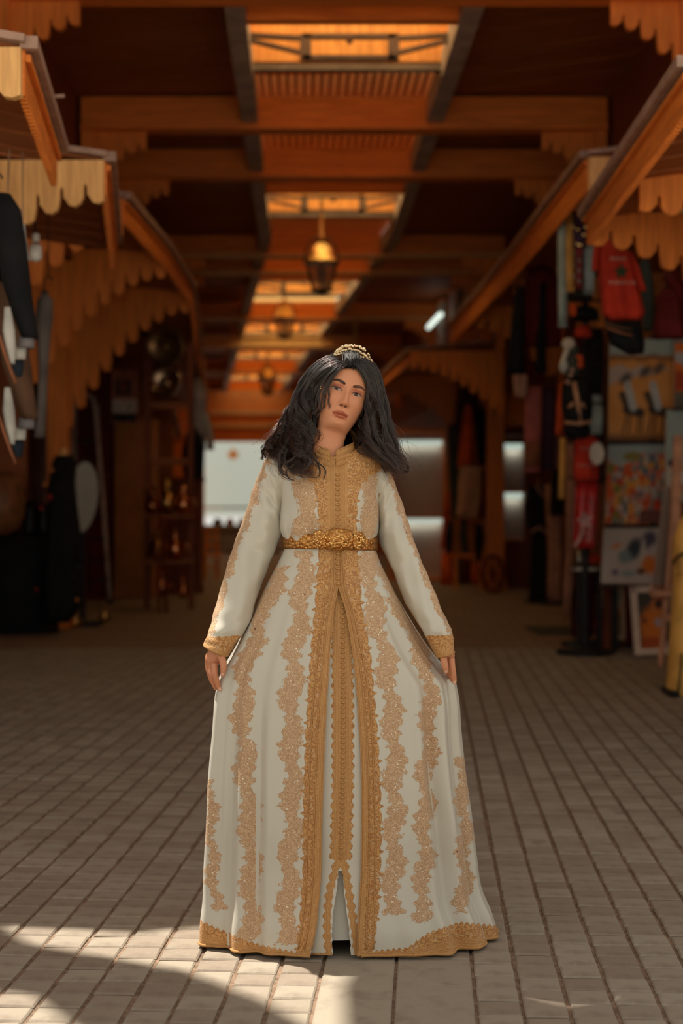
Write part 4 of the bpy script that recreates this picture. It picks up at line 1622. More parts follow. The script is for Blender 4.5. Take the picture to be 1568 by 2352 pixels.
# sleeves
SLV = {
    -1: [((660, 1036), (690, 1118), 4.22, .062), ((634, 1040), (668, 1140), 4.22, .066), ((610, 1056), (653, 1162), 4.22, .064), ((593, 1100), (647, 1192), 4.22, .060), ((573, 1156), (645, 1226), 4.22, .058), ((546, 1230), (620, 1288), 4.21, .056),
         ((521, 1312), (593, 1354), 4.18, .054), ((496, 1400), (569, 1430), 4.15, .050), ((479, 1455), (538, 1482), 4.13, .044), ((468, 1482), (521, 1507), 4.12, .042)],
    1: [((850, 1036), (824, 1118), 4.22, .062), ((872, 1046), (842, 1138), 4.22, .066), ((893, 1074), (861, 1166), 4.22, .064), ((908, 1114), (869, 1206), 4.22, .060), ((930, 1180), (874, 1248), 4.22, .058), ((960, 1262), (901, 1312), 4.21, .056),
        ((986, 1335), (931, 1380), 4.18, .054), ((1019, 1410), (964, 1438), 4.15, .050), ((1038, 1450), (987, 1480), 4.13, .044), ((1043, 1497), (1002, 1508), 4.12, .042)]}
for side, secs in SLV.items():
    ns_, na_ = 260, 150
    t = np.linspace(0, len(secs) - 1, ns_)
    ii = np.arange(len(secs))
    g2 = lambda fn: smooth_interp(t, ii, [fn(s) for s in secs])
    ox, oy, ix, iy, yy, dd = g2(lambda s: s[0][0]), g2(lambda s: s[0][1]), g2(lambda s: s[1][0]), g2(lambda s: s[1][1]), g2(lambda s: s[2]), g2(lambda s: s[3])
    O = np.stack([(ox - CX) * yy / F, yy, HC + (CY - oy) * yy / F], -1)
    I = np.stack([(ix - CX) * yy / F, yy, HC + (CY - iy) * yy / F], -1)
    C = (O + I) / 2
    D = (O - I) / 2
    a = np.linspace(0, 2 * PI, na_, endpoint=False)             # a = 0 outer edge, pi/2 front
    wr = .0035 * np.sin(3 * a[None, :] + t[:, None] * 2.2) + .0025 * np.sin(5 * a[None, :] - t[:, None] * 3.1 + side) + .0018 * np.sin(9 * t[:, None] + 2 * a[None, :])
    wr = wr * (1 - sstep(t, 8.0, 8.8))[:, None] * sstep(t, .5, 2.5)[:, None]
    co = C[:, None, :] + D[:, None, :] * np.cos(a)[None, :, None]
    co[..., 1] -= (dd[:, None] + wr) * np.sin(a)[None, :]
    n_out = np.stack([np.sign(side) * np.ones(ns_), np.zeros(ns_), np.zeros(ns_)], -1)
    co += (wr * np.abs(np.cos(a))[None, :])[..., None] * n_out[:, None, :] * .5
    cs = co.reshape(-1, 3)
    T = np.repeat(t[:, None], na_, 1).reshape(-1)
    Aa = np.repeat(((a + PI) % (2 * PI) - PI)[None, :], ns_, 0).reshape(-1)
    # motif down the outer edge, cuff gold at the wrist
    arc = np.abs(Aa - .35) * .045
    mw_ = .024 * (.70 + .45 * np.abs(np.sin(PI * T * .95 + .4)) ** .8) + .003 * np.sin(T * 14)
    mo_ = np.minimum(mw_ - arc, np.minimum((T - 1.6), (8.6 - T)) * .07)
    cuff = (T - 8.02 + .55 * np.clip(np.abs(Aa - .5) / 1.6 - .15, 0, 1) - .05 * np.abs(np.sin(Aa * 9))) * .055
    edc = np.where(T > 8.55, (9 - T) * .05, .1)
    sl = grid_mesh('sleeve', cs, ring_quads(ns_, na_), SATIN, dress, {'trim': cuff, 'motif': mo_, 'edge': edc})
    sm = sl.modifiers.new('thick', 'SOLIDIFY'); sm.thickness = .003
    # braid round the cuff edge and the seam cord down the arm
    e = co[-1]
    MB().tube([Vector(p) for p in np.concatenate([e, e[:1]])], .0026, 6).build('cuff_braid', GOLD_THREAD, dress, True)
    seam = [Vector(co[k, int(na_ * (.5 if side > 0 else .47))]) for k in range(40, ns_, 8)]
    MB().tube(seam, .0016, 5).build('seam_cord', GOLD_THREAD, dress, True)
    arm = [Vector(co[k, j]) for k, j in [(int(ns_ * .22), int(na_ * f)) for f in np.linspace(.30, .52, 12)]]
    MB().tube([p + Vector((0, -.002, 0)) for p in arm], .0015, 5).build('seam_cord', GOLD_THREAD, dress, True)

# cords along the robe edges and the hem
for pn_ in (pl, pr_):
    for off in (0, 7, 13):
        MB().tube([Vector(p) + Vector((0, -.0015, 0)) for p in pn_[::6, off]], .0019, 6).build('edge_cord', GOLD_THREAD, dress, True)
hem = np.concatenate([strip[-1]])
MB().tube([Vector((p[0], p[1], max(.010, p[2]))) for p in hem[::4]], .0045, 6).build('hem_cord', GOLD_THREAD, dress, True)

# knotted silk buttons down the front
bm_ = MB().ball((0, 0, 0), .0052, 10, 7, (1.25, .8, .8))
bme = bm_.build('button', GOLD_THREAD, dress, True)
btn_mesh = bme.data
bpy.data.objects.remove(bme)


def surf_y(arr2, px, py):
    """Depth of a surface near a photo pixel."""
    f = arr2.reshape(-1, 3)
    x_, y_ = pix(f)
    d = (x_ - px) ** 2 + (y_ - py) ** 2 + np.where(f[:, 1] > 4.2, 1e6, 0)
    return f[int(np.argmin(d)), 1]


spots = [(775, y) for y in np.arange(1090, 1216, 11.5)] + [(776, y) for y in np.arange(1272, 1346, 11.5)] + [(px_curve(y, [(1360, 782), (1400, 786), (1600, 788), (1800, 787), (1980, 782)]), y) for y in np.arange(1372, 1975, 11.5)]
ov = strip.reshape(-1, 3)
for x_, y_ in spots:
    if y_ < 1250: src = cob
    elif y_ < 1350: src = ov
    else: src = cou
    d_ = surf_y(src, x_, y_)
    b = bpy.data.objects.new('button', btn_mesh)
    COL.objects.link(b)
    b.parent = dress
    b.location = Vector(P(float(x_), float(y_), d_ - .003))
    b.matrix_parent_inverse = Matrix.Identity(4)
    b.location = b.location - Vector((0, PY, 0))
    b.rotation_euler = (0, random.uniform(-.12, .12), 0)

# ------------------------------------------------------------------ gold belt
belt = thing('belt', None, None, (0, PY, HC - .09))
adopt(belt, person)
BELT = NT('beaten_gold')
_v = BELT.coord()
_b1 = BELT.voronoi(_v, 120, 'F1', 'Distance', .9)
_b2 = BELT.noise(_v, 140, 3)
_h = BELT.math('ADD', BELT.math('MULTIPLY', _b1, .8), BELT.math('MULTIPLY', _b2, .6))
BELT.p(color=BELT.mix(BELT.ramp(_h, .3, .8), (.74, .40, .125), (.38, .15, .035)), rough=.33, metal=.9)
BELT.bump(_h, .9, .004)
BELT = BELT.m
nbl = 160
ab_ = np.linspace(0, 2 * PI, nbl, endpoint=False)
rows_b = []
zbt = HC + (CY - 1246) * 4.2 / F
for s, k in ((-1, 1.0), (-1, 1.035), (-.8, 1.05), (.8, 1.05), (1, 1.035), (1, 1.0)):
    tilt = -.003 * np.sin(ab_) + .004 * np.cos(ab_)
    rows_b.append(np.stack([.0 - .034 + .0 * ab_ + .1345 * k * np.sin(ab_) + 0.0, 4.20 - .119 * k * np.cos(ab_), zbt + s * .0215 + tilt], -1))
rb_ = np.stack(rows_b)
grid_mesh('belt_band', rb_.reshape(-1, 3), ring_quads(6, nbl), BELT, belt)
# plaques
def plaque(pxc, pyc, w, h, bulge, name):
    n, m = 26, 12
    x0 = (pxc - CX) * 4.075 / F
    vs = []
    for j in range(m + 1):
        r = j / m
        for i in range(n):
            a = 2 * PI * i / n
            ex = abs(math.cos(a)) ** .7 * math.copysign(1, math.cos(a)) * w * r
            ez = abs(math.sin(a)) ** .7 * math.copysign(1, math.sin(a)) * h * r * (1 + .05 * math.cos(8 * a))
            X_ = x0 + ex
            base_y = 4.20 - .126 * math.sqrt(max(.05, 1 - ((X_ + .034) / .142) ** 2))
            vs.append((X_, base_y - bulge * (1 - r ** 2.5) - .002, HC + (CY - pyc) * 4.08 / F + ez))
    return grid_mesh(name, np.array(vs), ring_quads(m + 1, n), BELT, belt)


plaque(777, 1239, .042, .032, .010, 'buckle')
plaque(733, 1239, .020, .027, .007, 'plaque')
plaque(824, 1242, .017, .028, .007, 'plaque')
GEM = plain('bright_gold_bead', (.90, .56, .22), .22, 1.0, .2)
gm = MB()
for k in range(150):
    c_, s_ = random.choice([(777, .040), (777, .040), (733, .018), (824, .015)])
    a = random.uniform(0, 2 * PI); r = random.choice((.35, .65, .92))
    x_ = c_ + r * math.cos(a) * s_ / MPP
    y_ = 1240 + r * math.sin(a) * .026 / MPP
    X_ = (x_ - CX) * 4.07 / F
    by_ = 4.20 - .126 * math.sqrt(max(.05, 1 - ((X_ + .034) / .142) ** 2)) - .010 * (1 - r ** 2)
    gm.ball((X_, by_ - .002, HC + (CY - y_) * 4.07 / F), random.uniform(.0018, .0034), 7, 5)
ob = gm.build('filigree_beads', GEM, belt, True)
ob['kind'] = 'stuff'
# ------------------------------------------------------------------ hair
HAIR = NT('dark_brown_hair')
_t = HAIR.attr('tip')
_rv = HAIR.attr('lock')
_hc = HAIR.mix(_t, (.022, .010, .006), (.085, .040, .022))
_hc = HAIR.mix(HAIR.math('MULTIPLY', _rv, .5), _hc, (.05, .022, .012))
_hb = HAIR.t.nodes.new('ShaderNodeBsdfHairPrincipled')
_hb.parametrization = 'MELANIN'
HAIR.set(_hb.inputs['Melanin'], HAIR.math('SUBTRACT', .985, HAIR.math('MULTIPLY', _t, .11)))
_hb.inputs['Melanin Redness'].default_value = .40
_hb.inputs['Roughness'].default_value = .26
_hb.inputs['Coat'].default_value = .0
_hb.inputs['Radial Roughness'].default_value = .5
_hb.inputs['Random Roughness'].default_value = .2
HAIR.p(color=_hc, rough=.28, spec=1.0)
_mx = HAIR.t.nodes.new('ShaderNodeMixShader')
_mx.inputs[0].default_value = .30
HAIR.t.links.new(_hb.outputs[0], _mx.inputs[1])
HAIR.t.links.new(HAIR.bs.outputs[0], _mx.inputs[2])
HAIR.t.links.new(_mx.outputs[0], HAIR.out.inputs[0])
HAIR = HAIR.m
HAIR_D = NT('hair_mass')
_nz = HAIR_D.noise(HAIR_D.coord('Object', (60, 60, 6)), 3, 4)
HAIR_D.p(color=HAIR_D.mix(_nz, (.006, .003, .002), (.022, .010, .006)), rough=1.0, spec=.0)
HAIR_D.bump(_nz, .6, .006)
HAIR_D = HAIR_D.m
hair = thing('hair', None, None, (0, PY, 1.5))
adopt(hair, person)
HY = 4.19
GL = [
    [(806, 838, -.088), (781, 844, -.098), (750, 864, -.090), (729, 892, -.070), (719, 930, -.058), (715, 972, -.058), (707, 1010, -.078), (702, 1042, -.100), (722, 1074, -.120), (742, 1096, -.120)],
    [(804, 832, -.070), (771, 838, -.080), (735, 858, -.074), (711, 895, -.056), (702, 940, -.052), (696, 988, -.058), (690, 1030, -.084), (684, 1060, -.104), (698, 1084, -.112), (716, 1096, -.112)],
    [(801, 825, -.045), (762, 829, -.058), (727, 856, -.055), (705, 897, -.040), (692, 942, -.036), (682, 985, -.044), (668, 1022, -.064), (654, 1050, -.084), (660, 1078, -.098), (668, 1098, -.098)],
    [(796, 819, -.015), (752, 825, -.025), (717, 850, -.020), (694, 890, -.010), (677, 935, -.008), (662, 975, -.016), (646, 1003, -.026), (632, 1024, -.030), (636, 1042, -.034), (650, 1050, -.040)],
    [(791, 815, .03), (751, 824, .025), (716, 853, .03), (692, 897, .03), (674, 942, .03), (658, 983, .028), (641, 1008, .02), (628, 1026, .006), (622, 1036, .0), (618, 1040, .0)],
    [(786, 820, .07), (750, 840, .075), (726, 880, .085), (706, 930, .085), (692, 975, .080), (680, 1010, .070), (668, 1030, .055), (660, 1042, .045), (654, 1050, .04), (650, 1054, .035)]]
GR = [
    [(808, 838, -.090), (823, 847, -.096), (837, 871, -.086), (844, 900, -.074), (845, 930, -.062), (842, 958, -.058), (836, 986, -.058), (840, 1016, -.072), (856, 1040, -.086), (878, 1058, -.090)],
    [(812, 830, -.068), (839, 843, -.070), (855, 876, -.056), (860, 915, -.048), (862, 958, -.046), (862, 998, -.052), (872, 1032, -.068), (890, 1058, -.078), (908, 1078, -.078), (922, 1088, -.074)],
    [(812, 822, -.040), (846, 836, -.040), (866, 871, -.025), (874, 915, -.012), (880, 958, -.008), (887, 998, -.016), (896, 1033, -.032), (908, 1062, -.044), (922, 1082, -.046), (932, 1086, -.044)],
    [(810, 817, .005), (846, 831, .012), (866, 866, .028), (876, 915, .036), (884, 960, .040), (892, 1000, .036), (898, 1030, .026), (905, 1055, .010), (914, 1072, .0), (922, 1080, .0)],
    [(801, 818, .06), (836, 840, .072), (852, 880, .085), (860, 930, .088), (866, 980, .080), (870, 1012, .070), (874, 1032, .060), (878, 1048, .05), (882, 1058, .045), (886, 1066, .04)]]
GB = [GL[5],
      [(790, 815, .07), (772, 835, .092), (758, 880, .105), (748, 930, .105), (742, 975, .100), (738, 1010, .092), (734, 1030, .085), (730, 1042, .08), (728, 1050, .078), (726, 1056, .076)],
      [(796, 815, .07), (800, 835, .095), (802, 880, .108), (804, 930, .108), (806, 975, .100), (808, 1010, .092), (810, 1030, .085), (812, 1042, .08), (814, 1050, .078), (816, 1056, .076)],
      GR[4]]
GT = [[(794, 843, -.094), (792, 829, -.078), (790, 818, -.050), (772, 816, -.015), (752, 828, .020), (735, 850, .045), (722, 880, .060), (712, 915, .065), (705, 950, .065), (700, 985, .06)],
      [(806, 840, -.092), (806, 827, -.078), (803, 815, -.048), (799, 809, -.010), (794, 812, .030), (790, 825, .065), (786, 850, .090), (782, 890, .105), (780, 930, .105), (778, 970, .10)],
      [(820, 844, -.092), (822, 829, -.078), (820, 818, -.050), (832, 816, -.015), (846, 828, .020), (856, 850, .045), (862, 880, .060), (866, 915, .068), (870, 950, .068), (872, 985, .06)]]
GF = [[(806, 838, -.092), (786, 848, -.108), (768, 864, -.114), (755, 884, -.112), (748, 902, -.108), (746, 916, -.105), (747, 928, -.104), (745, 938, -.103), (741, 946, -.102), (738, 951, -.102)],
      [(803, 834, -.084), (776, 842, -.098), (754, 862, -.098), (741, 888, -.090), (735, 908, -.086), (734, 926, -.084), (731, 940, -.082), (727, 950, -.080), (722, 958, -.078), (718, 964, -.078)]]


def guide_pts(gd):
    return np.array([P(x, y, HY + d) for x, y, d in gd])


NP_ = 34
tt_ = np.linspace(0, 9, NP_)
s01 = np.linspace(0, 1, NP_)


def strands(guides, n, curl, spread, seed, loose=0.0, clump=16):
    r = np.random.default_rng(seed)
    G = [guide_pts(q) for q in guides]
    fine = [np.stack([smooth_interp(tt_, np.arange(10), q[:, k]) for k in range(3)], -1) for q in G]
    out, lock = [], []
    nclump = max(1, n // clump)
    for c in range(nclump):
        u = r.uniform(0, len(G) - 1 - 1e-6)
        ph = r.uniform(0, 2 * PI); fq = r.uniform(2.0, 3.4); amp = r.uniform(.6, 1.35) * curl
        off = r.normal(0, 1, 3) * np.array([.008, .012, .006])
        ln = r.uniform(.66, 1.0) if curl > .01 else r.uniform(.82, 1.0)
        lk = r.uniform(0, 1)
        for k in range(clump):
            uu = np.clip(u + r.normal(0, .055), 0, len(G) - 1 - 1e-6)
            i = int(uu); f = uu - i
            p = fine[i] * (1 - f) + fine[i + 1] * f
            L = ln * r.uniform(.92, 1.0)
            ti = s01 * L * (NP_ - 1)
            p = np.stack([np.interp(ti, np.arange(NP_), p[:, a]) for a in range(3)], -1)
            g_ = sstep(s01, .15, .75)[:, None]
            phs = ph + r.normal(0, .16)
            w = 2 * PI * fq * s01 ** 1.15 + phs
            hel = np.stack([np.cos(w), np.sin(w), .35 * np.sin(w * 1.0 + .8)], -1) * amp * g_
            jit = r.normal(0, 1, 3) * spread * (2.2 - .9 * s01[:, None])
            fz = 0
            if loose and r.uniform() < loose:
                fz = (r.normal(0, 1, 3) * np.array([.022, .012, .014]))[None, :] * sstep(s01, .35, 1)[:, None] ** 1.3
            out.append(p + hel + off * (.25 + s01[:, None]) + jit + fz)
            lock.append(lk)
    return np.array(out), np.array(lock)


sets = [strands(GL, 5000, .0165, .0010, 1, .06, 28), strands(GR, 3400, .0080, .0012, 2, .05, 28), strands(GB, 1100, .006, .0012, 3),
        strands(GT, 1900, .003, .0018, 8), strands(GF, 72, .0020, .0008, 4, 0, 12), strands(GL[:5], 500, .022, .0008, 5, .10, 20), strands(GR[1:4], 260, .010, .0016, 6, .25, 10)]
TEND = [[(712, 940, -.06), (706, 975, -.06), (700, 1000, -.07), (694, 1020, -.085), (690, 1038, -.097), (682, 1052, -.108), (666, 1066, -.115), (652, 1078, -.115), (660, 1093, -.118), (674, 1098, -.120)],
        [(722, 950, -.06), (718, 985, -.062), (714, 1010, -.078), (710, 1030, -.095), (714, 1048, -.112), (728, 1060, -.122), (741, 1074, -.126), (743, 1092, -.126), (733, 1104, -.126), (720, 1105, -.126)],
        [(690, 960, -.04), (682, 990, -.045), (672, 1010, -.06), (662, 1025, -.078), (652, 1035, -.088), (645, 1050, -.092), (647, 1070, -.098), (652, 1086, -.104), (660, 1096, -.106), (668, 1094, -.106)],
        [(704, 970, -.055), (698, 1000, -.07), (688, 1022, -.09), (690, 1042, -.105), (702, 1054, -.115), (706, 1068, -.120), (698, 1082, -.122), (690, 1090, -.122), (692, 1100, -.123), (702, 1104, -.124)],
        [(896, 1030, -.045), (902, 1042, -.05), (908, 1052, -.055), (914, 1063, -.058), (920, 1074, -.060), (926, 1084, -.060), (932, 1086, -.060), (936, 1079, -.060), (934, 1071, -.060), (928, 1070, -.060)],
        [(660, 985, .0), (648, 1003, .0), (636, 1016, .0), (628, 1024, -.002), (618, 1027, -.004), (610, 1032, -.006), (604, 1040, -.008), (604, 1050, -.01), (608, 1058, -.01), (614, 1060, -.01)]]
for k, q_ in enumerate(TEND):
    sets.append(strands([q_, [(x + 5, y - 2, d - .004) for x, y, d in q_]], 60, .0022, .0007, 20 + k, 0, 30))
S = np.concatenate([a for a, _ in sets]); LK = np.concatenate([b for _, b in sets])
cur_d = bpy.data.hair_curves.new('hair_strands')
cur_d.add_curves([NP_] * len(S))
cur_d.position_data.foreach_set('vector', S.reshape(-1).astype(np.float32))
rad = cur_d.attributes.get('radius') or cur_d.attributes.new('radius', 'FLOAT', 'POINT')
rr = np.tile(np.interp(s01, [0, .1, .7, 1], [.00032, .00052, .00045, .00013]), len(S))
rad.data.foreach_set('value', rr.astype(np.float32))
at = cur_d.attributes.new('tip', 'FLOAT', 'POINT'); at.data.foreach_set('value', np.tile(s01 ** 1.5, len(S)).astype(np.float32))
at = cur_d.attributes.new('lock', 'FLOAT', 'POINT'); at.data.foreach_set('value', np.repeat(LK, NP_).astype(np.float32))
cur_d.materials.append(HAIR)
ho = bpy.data.objects.new('hair_strands', cur_d)
COL.objects.link(ho)
adopt(ho, hair)
ho['kind'] = 'stuff'

# the dense mass under the strands: cap over the skull and the falls at both sides
hl = local.reshape(len(Z), nA, 3)
rows_c = np.where((Z > -.075))[0]
cap_local = hl[rows_c][:, ::2].copy()
na2 = cap_local.shape[1]
cen = np.array([0, .005, .0])
d = cap_local - cen
d /= np.linalg.norm(d, axis=2)[..., None] + 1e-9
cap = cap_local + d * .007
capw = head_to_world(cap.reshape(-1, 3))
# leave the face open
lx, ly, lz = cap_local[..., 0].reshape(-1), cap_local[..., 1].reshape(-1), cap_local[..., 2].reshape(-1)
face_open = (ly < .028 - .35 * np.clip(lz, 0, .1)) & (lz < .078 - 10 * lx ** 2) & (ly < -.0 + .30 * np.abs(.075 - np.abs(lx)) - .010 - .0 * lz)
qd = ring_quads(len(rows_c), na2)
keep = ~face_open[qd].any(1)
grid_mesh('hair_cap', capw, qd[keep], HAIR_D, hair)


def fall(name, secs, n=26):
    t = np.linspace(0, len(secs) - 1, 60)
    ii = np.arange(len(secs))
    g3 = lambda k: smooth_interp(t, ii, [q_[k] for q_ in secs])
    y, xl_, xr_, Yc, dp = (g3(k) for k in range(5))
    a = np.linspace(0, 2 * PI, n, endpoint=False)
    xl_, xr_ = (xl_ - CX) * Yc / F, (xr_ - CX) * Yc / F
    wob = 1 + .05 * np.sin(5 * a)[None, :] + .04 * np.sin(9 * a[None, :] + t[:, None])
    X = ((xl_ + xr_) / 2)[:, None] + ((xr_ - xl_) / 2)[:, None] * np.cos(a)[None, :] * wob
    Y = Yc[:, None] + dp[:, None] * np.sin(a)[None, :] * wob
    Zq = (HC + (CY - y) * Yc / F)[:, None] + 0 * X
    m = MB().rings([[Vector(p) for p in r] for r in np.stack([X, Y, Zq], -1)], True)
    return m.build(name, HAIR_D, hair, True)


fall('hair_fall', [(850, 734, 748, 4.20, .03), (880, 714, 738, 4.19, .05), (920, 700, 731, 4.18, .052), (960, 690, 726, 4.175, .050), (1000, 680, 716, 4.165, .045), (1030, 684, 706, 4.14, .030), (1050, 690, 700, 4.11, .012)])
fall('hair_fall', [(850, 846, 856, 4.20, .03), (880, 848, 866, 4.19, .045), (920, 848, 872, 4.185, .050), (960, 845, 878, 4.18, .050), (1000, 841, 882, 4.165, .045), (1030, 850, 888, 4.145, .036), (1055, 872, 902, 4.13, .022), (1075, 895, 912, 4.125, .010)])
fall('hair_fall', [(860, 740, 852, 4.275, .02), (900, 724, 858, 4.28, .03), (950, 716, 862, 4.28, .03), (1000, 708, 866, 4.275, .028), (1035, 712, 866, 4.265, .022), (1050, 720, 860, 4.26, .01)])

# ------------------------------------------------------------------ tiara and earring
tiara = thing('tiara', None, None, (0.02, PY, 1.69))
adopt(tiara, person)
PEARL = plain('champagne_pearl', (.80, .60, .36), .22, .75, .15)
band = []
for k in range(25):
    a = -1.35 + 2.7 * k / 24
    band.append(head_to_world([(.066 * math.sin(a), -.052 * math.cos(a) + .012, .118 - .040 * (1 - math.cos(a)) * 1.0)])[0])
MB().tube(band, .0022, 7).build('tiara_band', GEM, tiara, True)
pm = MB()
rt = random.Random(3)
for k in range(34):
    a = -1.05 + 2.1 * k / 33
    hgt2 = .020 * math.cos(a * 1.25) + .005
    for j in range(3):
        f = j / 2
        if rt.random() < .12 and j: continue
        p = head_to_world([((.066 + .003 * f) * math.sin(a), -.052 * math.cos(a) + .012 - .003 * f, .118 - .040 * (1 - math.cos(a)) + .003 + hgt2 * f + rt.uniform(-.002, .002))])[0]
        r_ = rt.uniform(.0028, .0050)
        b = MB().ball(p, r_, 9, 7).build('pearl', PEARL, tiara, True)
er = MB()
for k in range(4):
    p = P(738 - k * .5, 880 + k * 4, 4.10 - .002 * k)
    MB().ball(p, .0018 if k < 3 else .0028, 8, 6).build('earring_bead', GEM, tiara if False else person, True)
# ------------------------------------------------------------------ hanging lanterns
def lantern(label, px, py_top, Y, scale, ztop):
    x = (px - CX) * Y / F
    z1 = HC + (CY - py_top) * Y / F           # top of the dome
    t = thing('hanging_lantern', label, 'lantern', (x, Y, z1), 'lanterns down the middle of the hall')
    s = scale
    MB().tube([(x, Y, ztop), (x, Y, z1 + .02 * s)], .018 * s + .006, 8).build('rod', PINE_L, t)
    MB().lathe((x, Y, z1), [(.012 * s, .06 * s), (.05 * s, .04 * s), (.06 * s, 0), (.05 * s, -.03 * s), (.12 * s, -.08 * s), (.17 * s, -.20 * s), (.215 * s, -.26 * s), (.215 * s, -.285 * s), (.03 * s, -.285 * s)], 18).build('dome', BRASS, t, True, .6)
    hoop = []
    for k in range(17):
        a = PI * k / 16
        hoop.append((x + .205 * s * math.cos(a), Y, z1 - .25 * s + .30 * s * math.sin(a)))
    MB().tube(hoop, .010 * s, 6).build('hoop', IRON, t, True)
    for k in range(6):
        a = 2 * PI * (k + .5) / 6
        c, si = math.cos(a), math.sin(a)
        c2, si2 = math.cos(a + 2 * PI / 6), math.sin(a + 2 * PI / 6)
        za, zb = z1 - .285 * s, z1 - .60 * s
        MB().bar((x + .195 * s * c, Y + .195 * s * si, za), (x + .115 * s * c, Y + .115 * s * si, zb), .022 * s, .022 * s).build('glazing_bar', IRON, t)
        m2 = MB().add([(x + .19 * s * c, Y + .19 * s * si, za), (x + .19 * s * c2, Y + .19 * s * si2, za), (x + .11 * s * c2, Y + .11 * s * si2, zb), (x + .11 * s * c, Y + .11 * s * si, zb)], [(0, 1, 2, 3)])
        m2.build('pane', GLASS, t)
    MB().lathe((x, Y, z1 - .60 * s), [(.12 * s, .015 * s), (.125 * s, 0), (.06 * s, -.03 * s), (.02 * s, -.05 * s)], 14).build('base', IRON, t, True, .6)
    MB().lathe((x, Y, z1 - .58 * s), [(.012 * s, 0), (.014 * s, .15 * s), (.035 * s, .20 * s), (.02 * s, .26 * s), (.01 * s, .27 * s)], 10).build('bulb', plain('bulb_glass', (.7, .6, .5), .2), t, True)
    return t


lantern('largest hanging brass lantern, the one nearest above her head', 738, 552, 17.2, 1.02, 5.5)
lantern('pale domed hanging lantern between the largest and the smallest', 653, 697, 25.2, 1.0, 5.3)
lantern('smallest hanging lantern, low beside her hair', 614, 842, 30.6, .98, 5.3)

# ------------------------------------------------------------------ goods: helpers
C = dict(
    black=cloth('black_wool', (.010, .010, .011)), navy=cloth('navy_cloth', (.018, .024, .034)), white=cloth('white_cotton', (.50, .48, .43)), grey=cloth('grey_lining', (.19, .17, .17)),
    brown=cloth('brown_wool', (.11, .055, .03)), maroon=cloth('maroon_cloth', (.13, .012, .012)), red=cloth('red_jersey', (.42, .028, .012)), orange=cloth('orange_red_cloth', (.62, .085, .015)),
    tan=cloth('tan_cloth', (.50, .26, .15)), pink=cloth('dusty_pink_wool', (.48, .13, .115)), palepink=cloth('pale_pink_cloth', (.58, .33, .25)), blue=cloth('grey_blue_cloth', (.33, .40, .38)), mustard=cloth('mustard_cloth', (.68, .36, .09)),
    yellow=cloth('warm_yellow_cloth', (.82, .45, .11)), purple=cloth('plum_cloth', (.075, .035, .065)), cream=cloth('cream_canvas', (.62, .54, .44)), rust=cloth('rust_brown_cloth', (.30, .11, .05)), green=cloth('dark_grey_green_knit', (.045, .05, .04)), redsh=plain('glossy_red_cover', (.42, .020, .016), .25))


def px_loft(secs, dep, folds=4, n=28, seed=0, amp=.25, close=True):
    """Cloth body from photo rows: secs = [(py, x left, x right, Y), ...]."""
    r = random.Random(seed)
    ph = r.uniform(0, 6)
    rings = []
    rows = []
    for i in range(len(secs) - 1):
        for k in range(4):
            f = k / 4
            rows.append([secs[i][j] * (1 - f) + secs[i + 1][j] * f for j in range(4)])
    rows.append(list(secs[-1]))
    N = len(rows)
    for i, (py, xl, xr, Y) in enumerate(rows):
        t = i / (N - 1)
        c = (xl + xr) / 2
        hw = (xr - xl) / 2 * Y / F
        cx = (c - CX) * Y / F
        z = HC + (CY - py) * Y / F
        d = min(dep, hw * 1.2) * (.6 + .4 * min(1, t * 3))
        ring = []
        for k in range(n):
            a = 2 * PI * k / n
            w = 1 + amp * (.3 + .7 * t) * math.sin(folds * a + ph + t) * abs(math.sin(a))
            ring.append(Vector((cx + hw * math.copysign(abs(math.cos(a)) ** .8, math.cos(a)), Y + d * math.sin(a) * w, z)))
        rings.append(ring)
    return MB().rings(rings, True)


def sec(Y, *rows):
    return [(*r, Y) for r in rows]


def hanger(parent, px, py, Y, w_px, drop=10, mat=None, ztop=None, hang=None):
    """Coat hanger with its hook, and a cord up to what it hangs from."""
    m = mat or IRON
    a, b, c = P(px - w_px / 2, py + drop, Y), P(px, py, Y), P(px + w_px / 2, py + drop, Y)
    o = MB().tube([a, b, c], .010, 6).tube([a, c], .008, 6).build('hanger', m, parent)
    hk = [b, b + Vector((0, 0, .06))]
    for k in range(7):
        an = PI * k / 6
        hk.append(b + Vector((.025 - .025 * math.cos(an), 0, .06 + .025 * math.sin(an))))
    MB().tube(hk, .005, 5).build('hook', m, o)
    if ztop is not None:
        MB().tube([b + Vector((.025, 0, .085)), (b.x + .025, Y, ztop)], .004, 5).build('cord', m, parent)
    return o


def hung(name, label, cat, Y, rows, dep, mat, group=None, folds=4, seed=0, hang=None, part='cloth', amp=.25, hw=None):
    """A hanging cloth article: its cloth, its hanger and the cord up to height hang."""
    top = rows[0]
    cx = (top[1] + top[2]) / 2
    t = thing(name, label, cat, tuple(P(cx, rows[-1][0], Y)), group)
    px_loft(sec(Y, *rows), dep, folds, seed=seed, amp=amp).build(part, mat, t, True)
    if hang is not None:
        hanger(t, cx, top[0] - 6, Y, hw or max(16, (top[2] - top[1]) * .8), 8, None, hang)
    return t


def sleeves(t, Y, mat, *slv):
    for rows in slv:
        px_loft(sec(Y, *rows), .07, 3, 16, amp=.12).build('sleeve', mat, t, True)


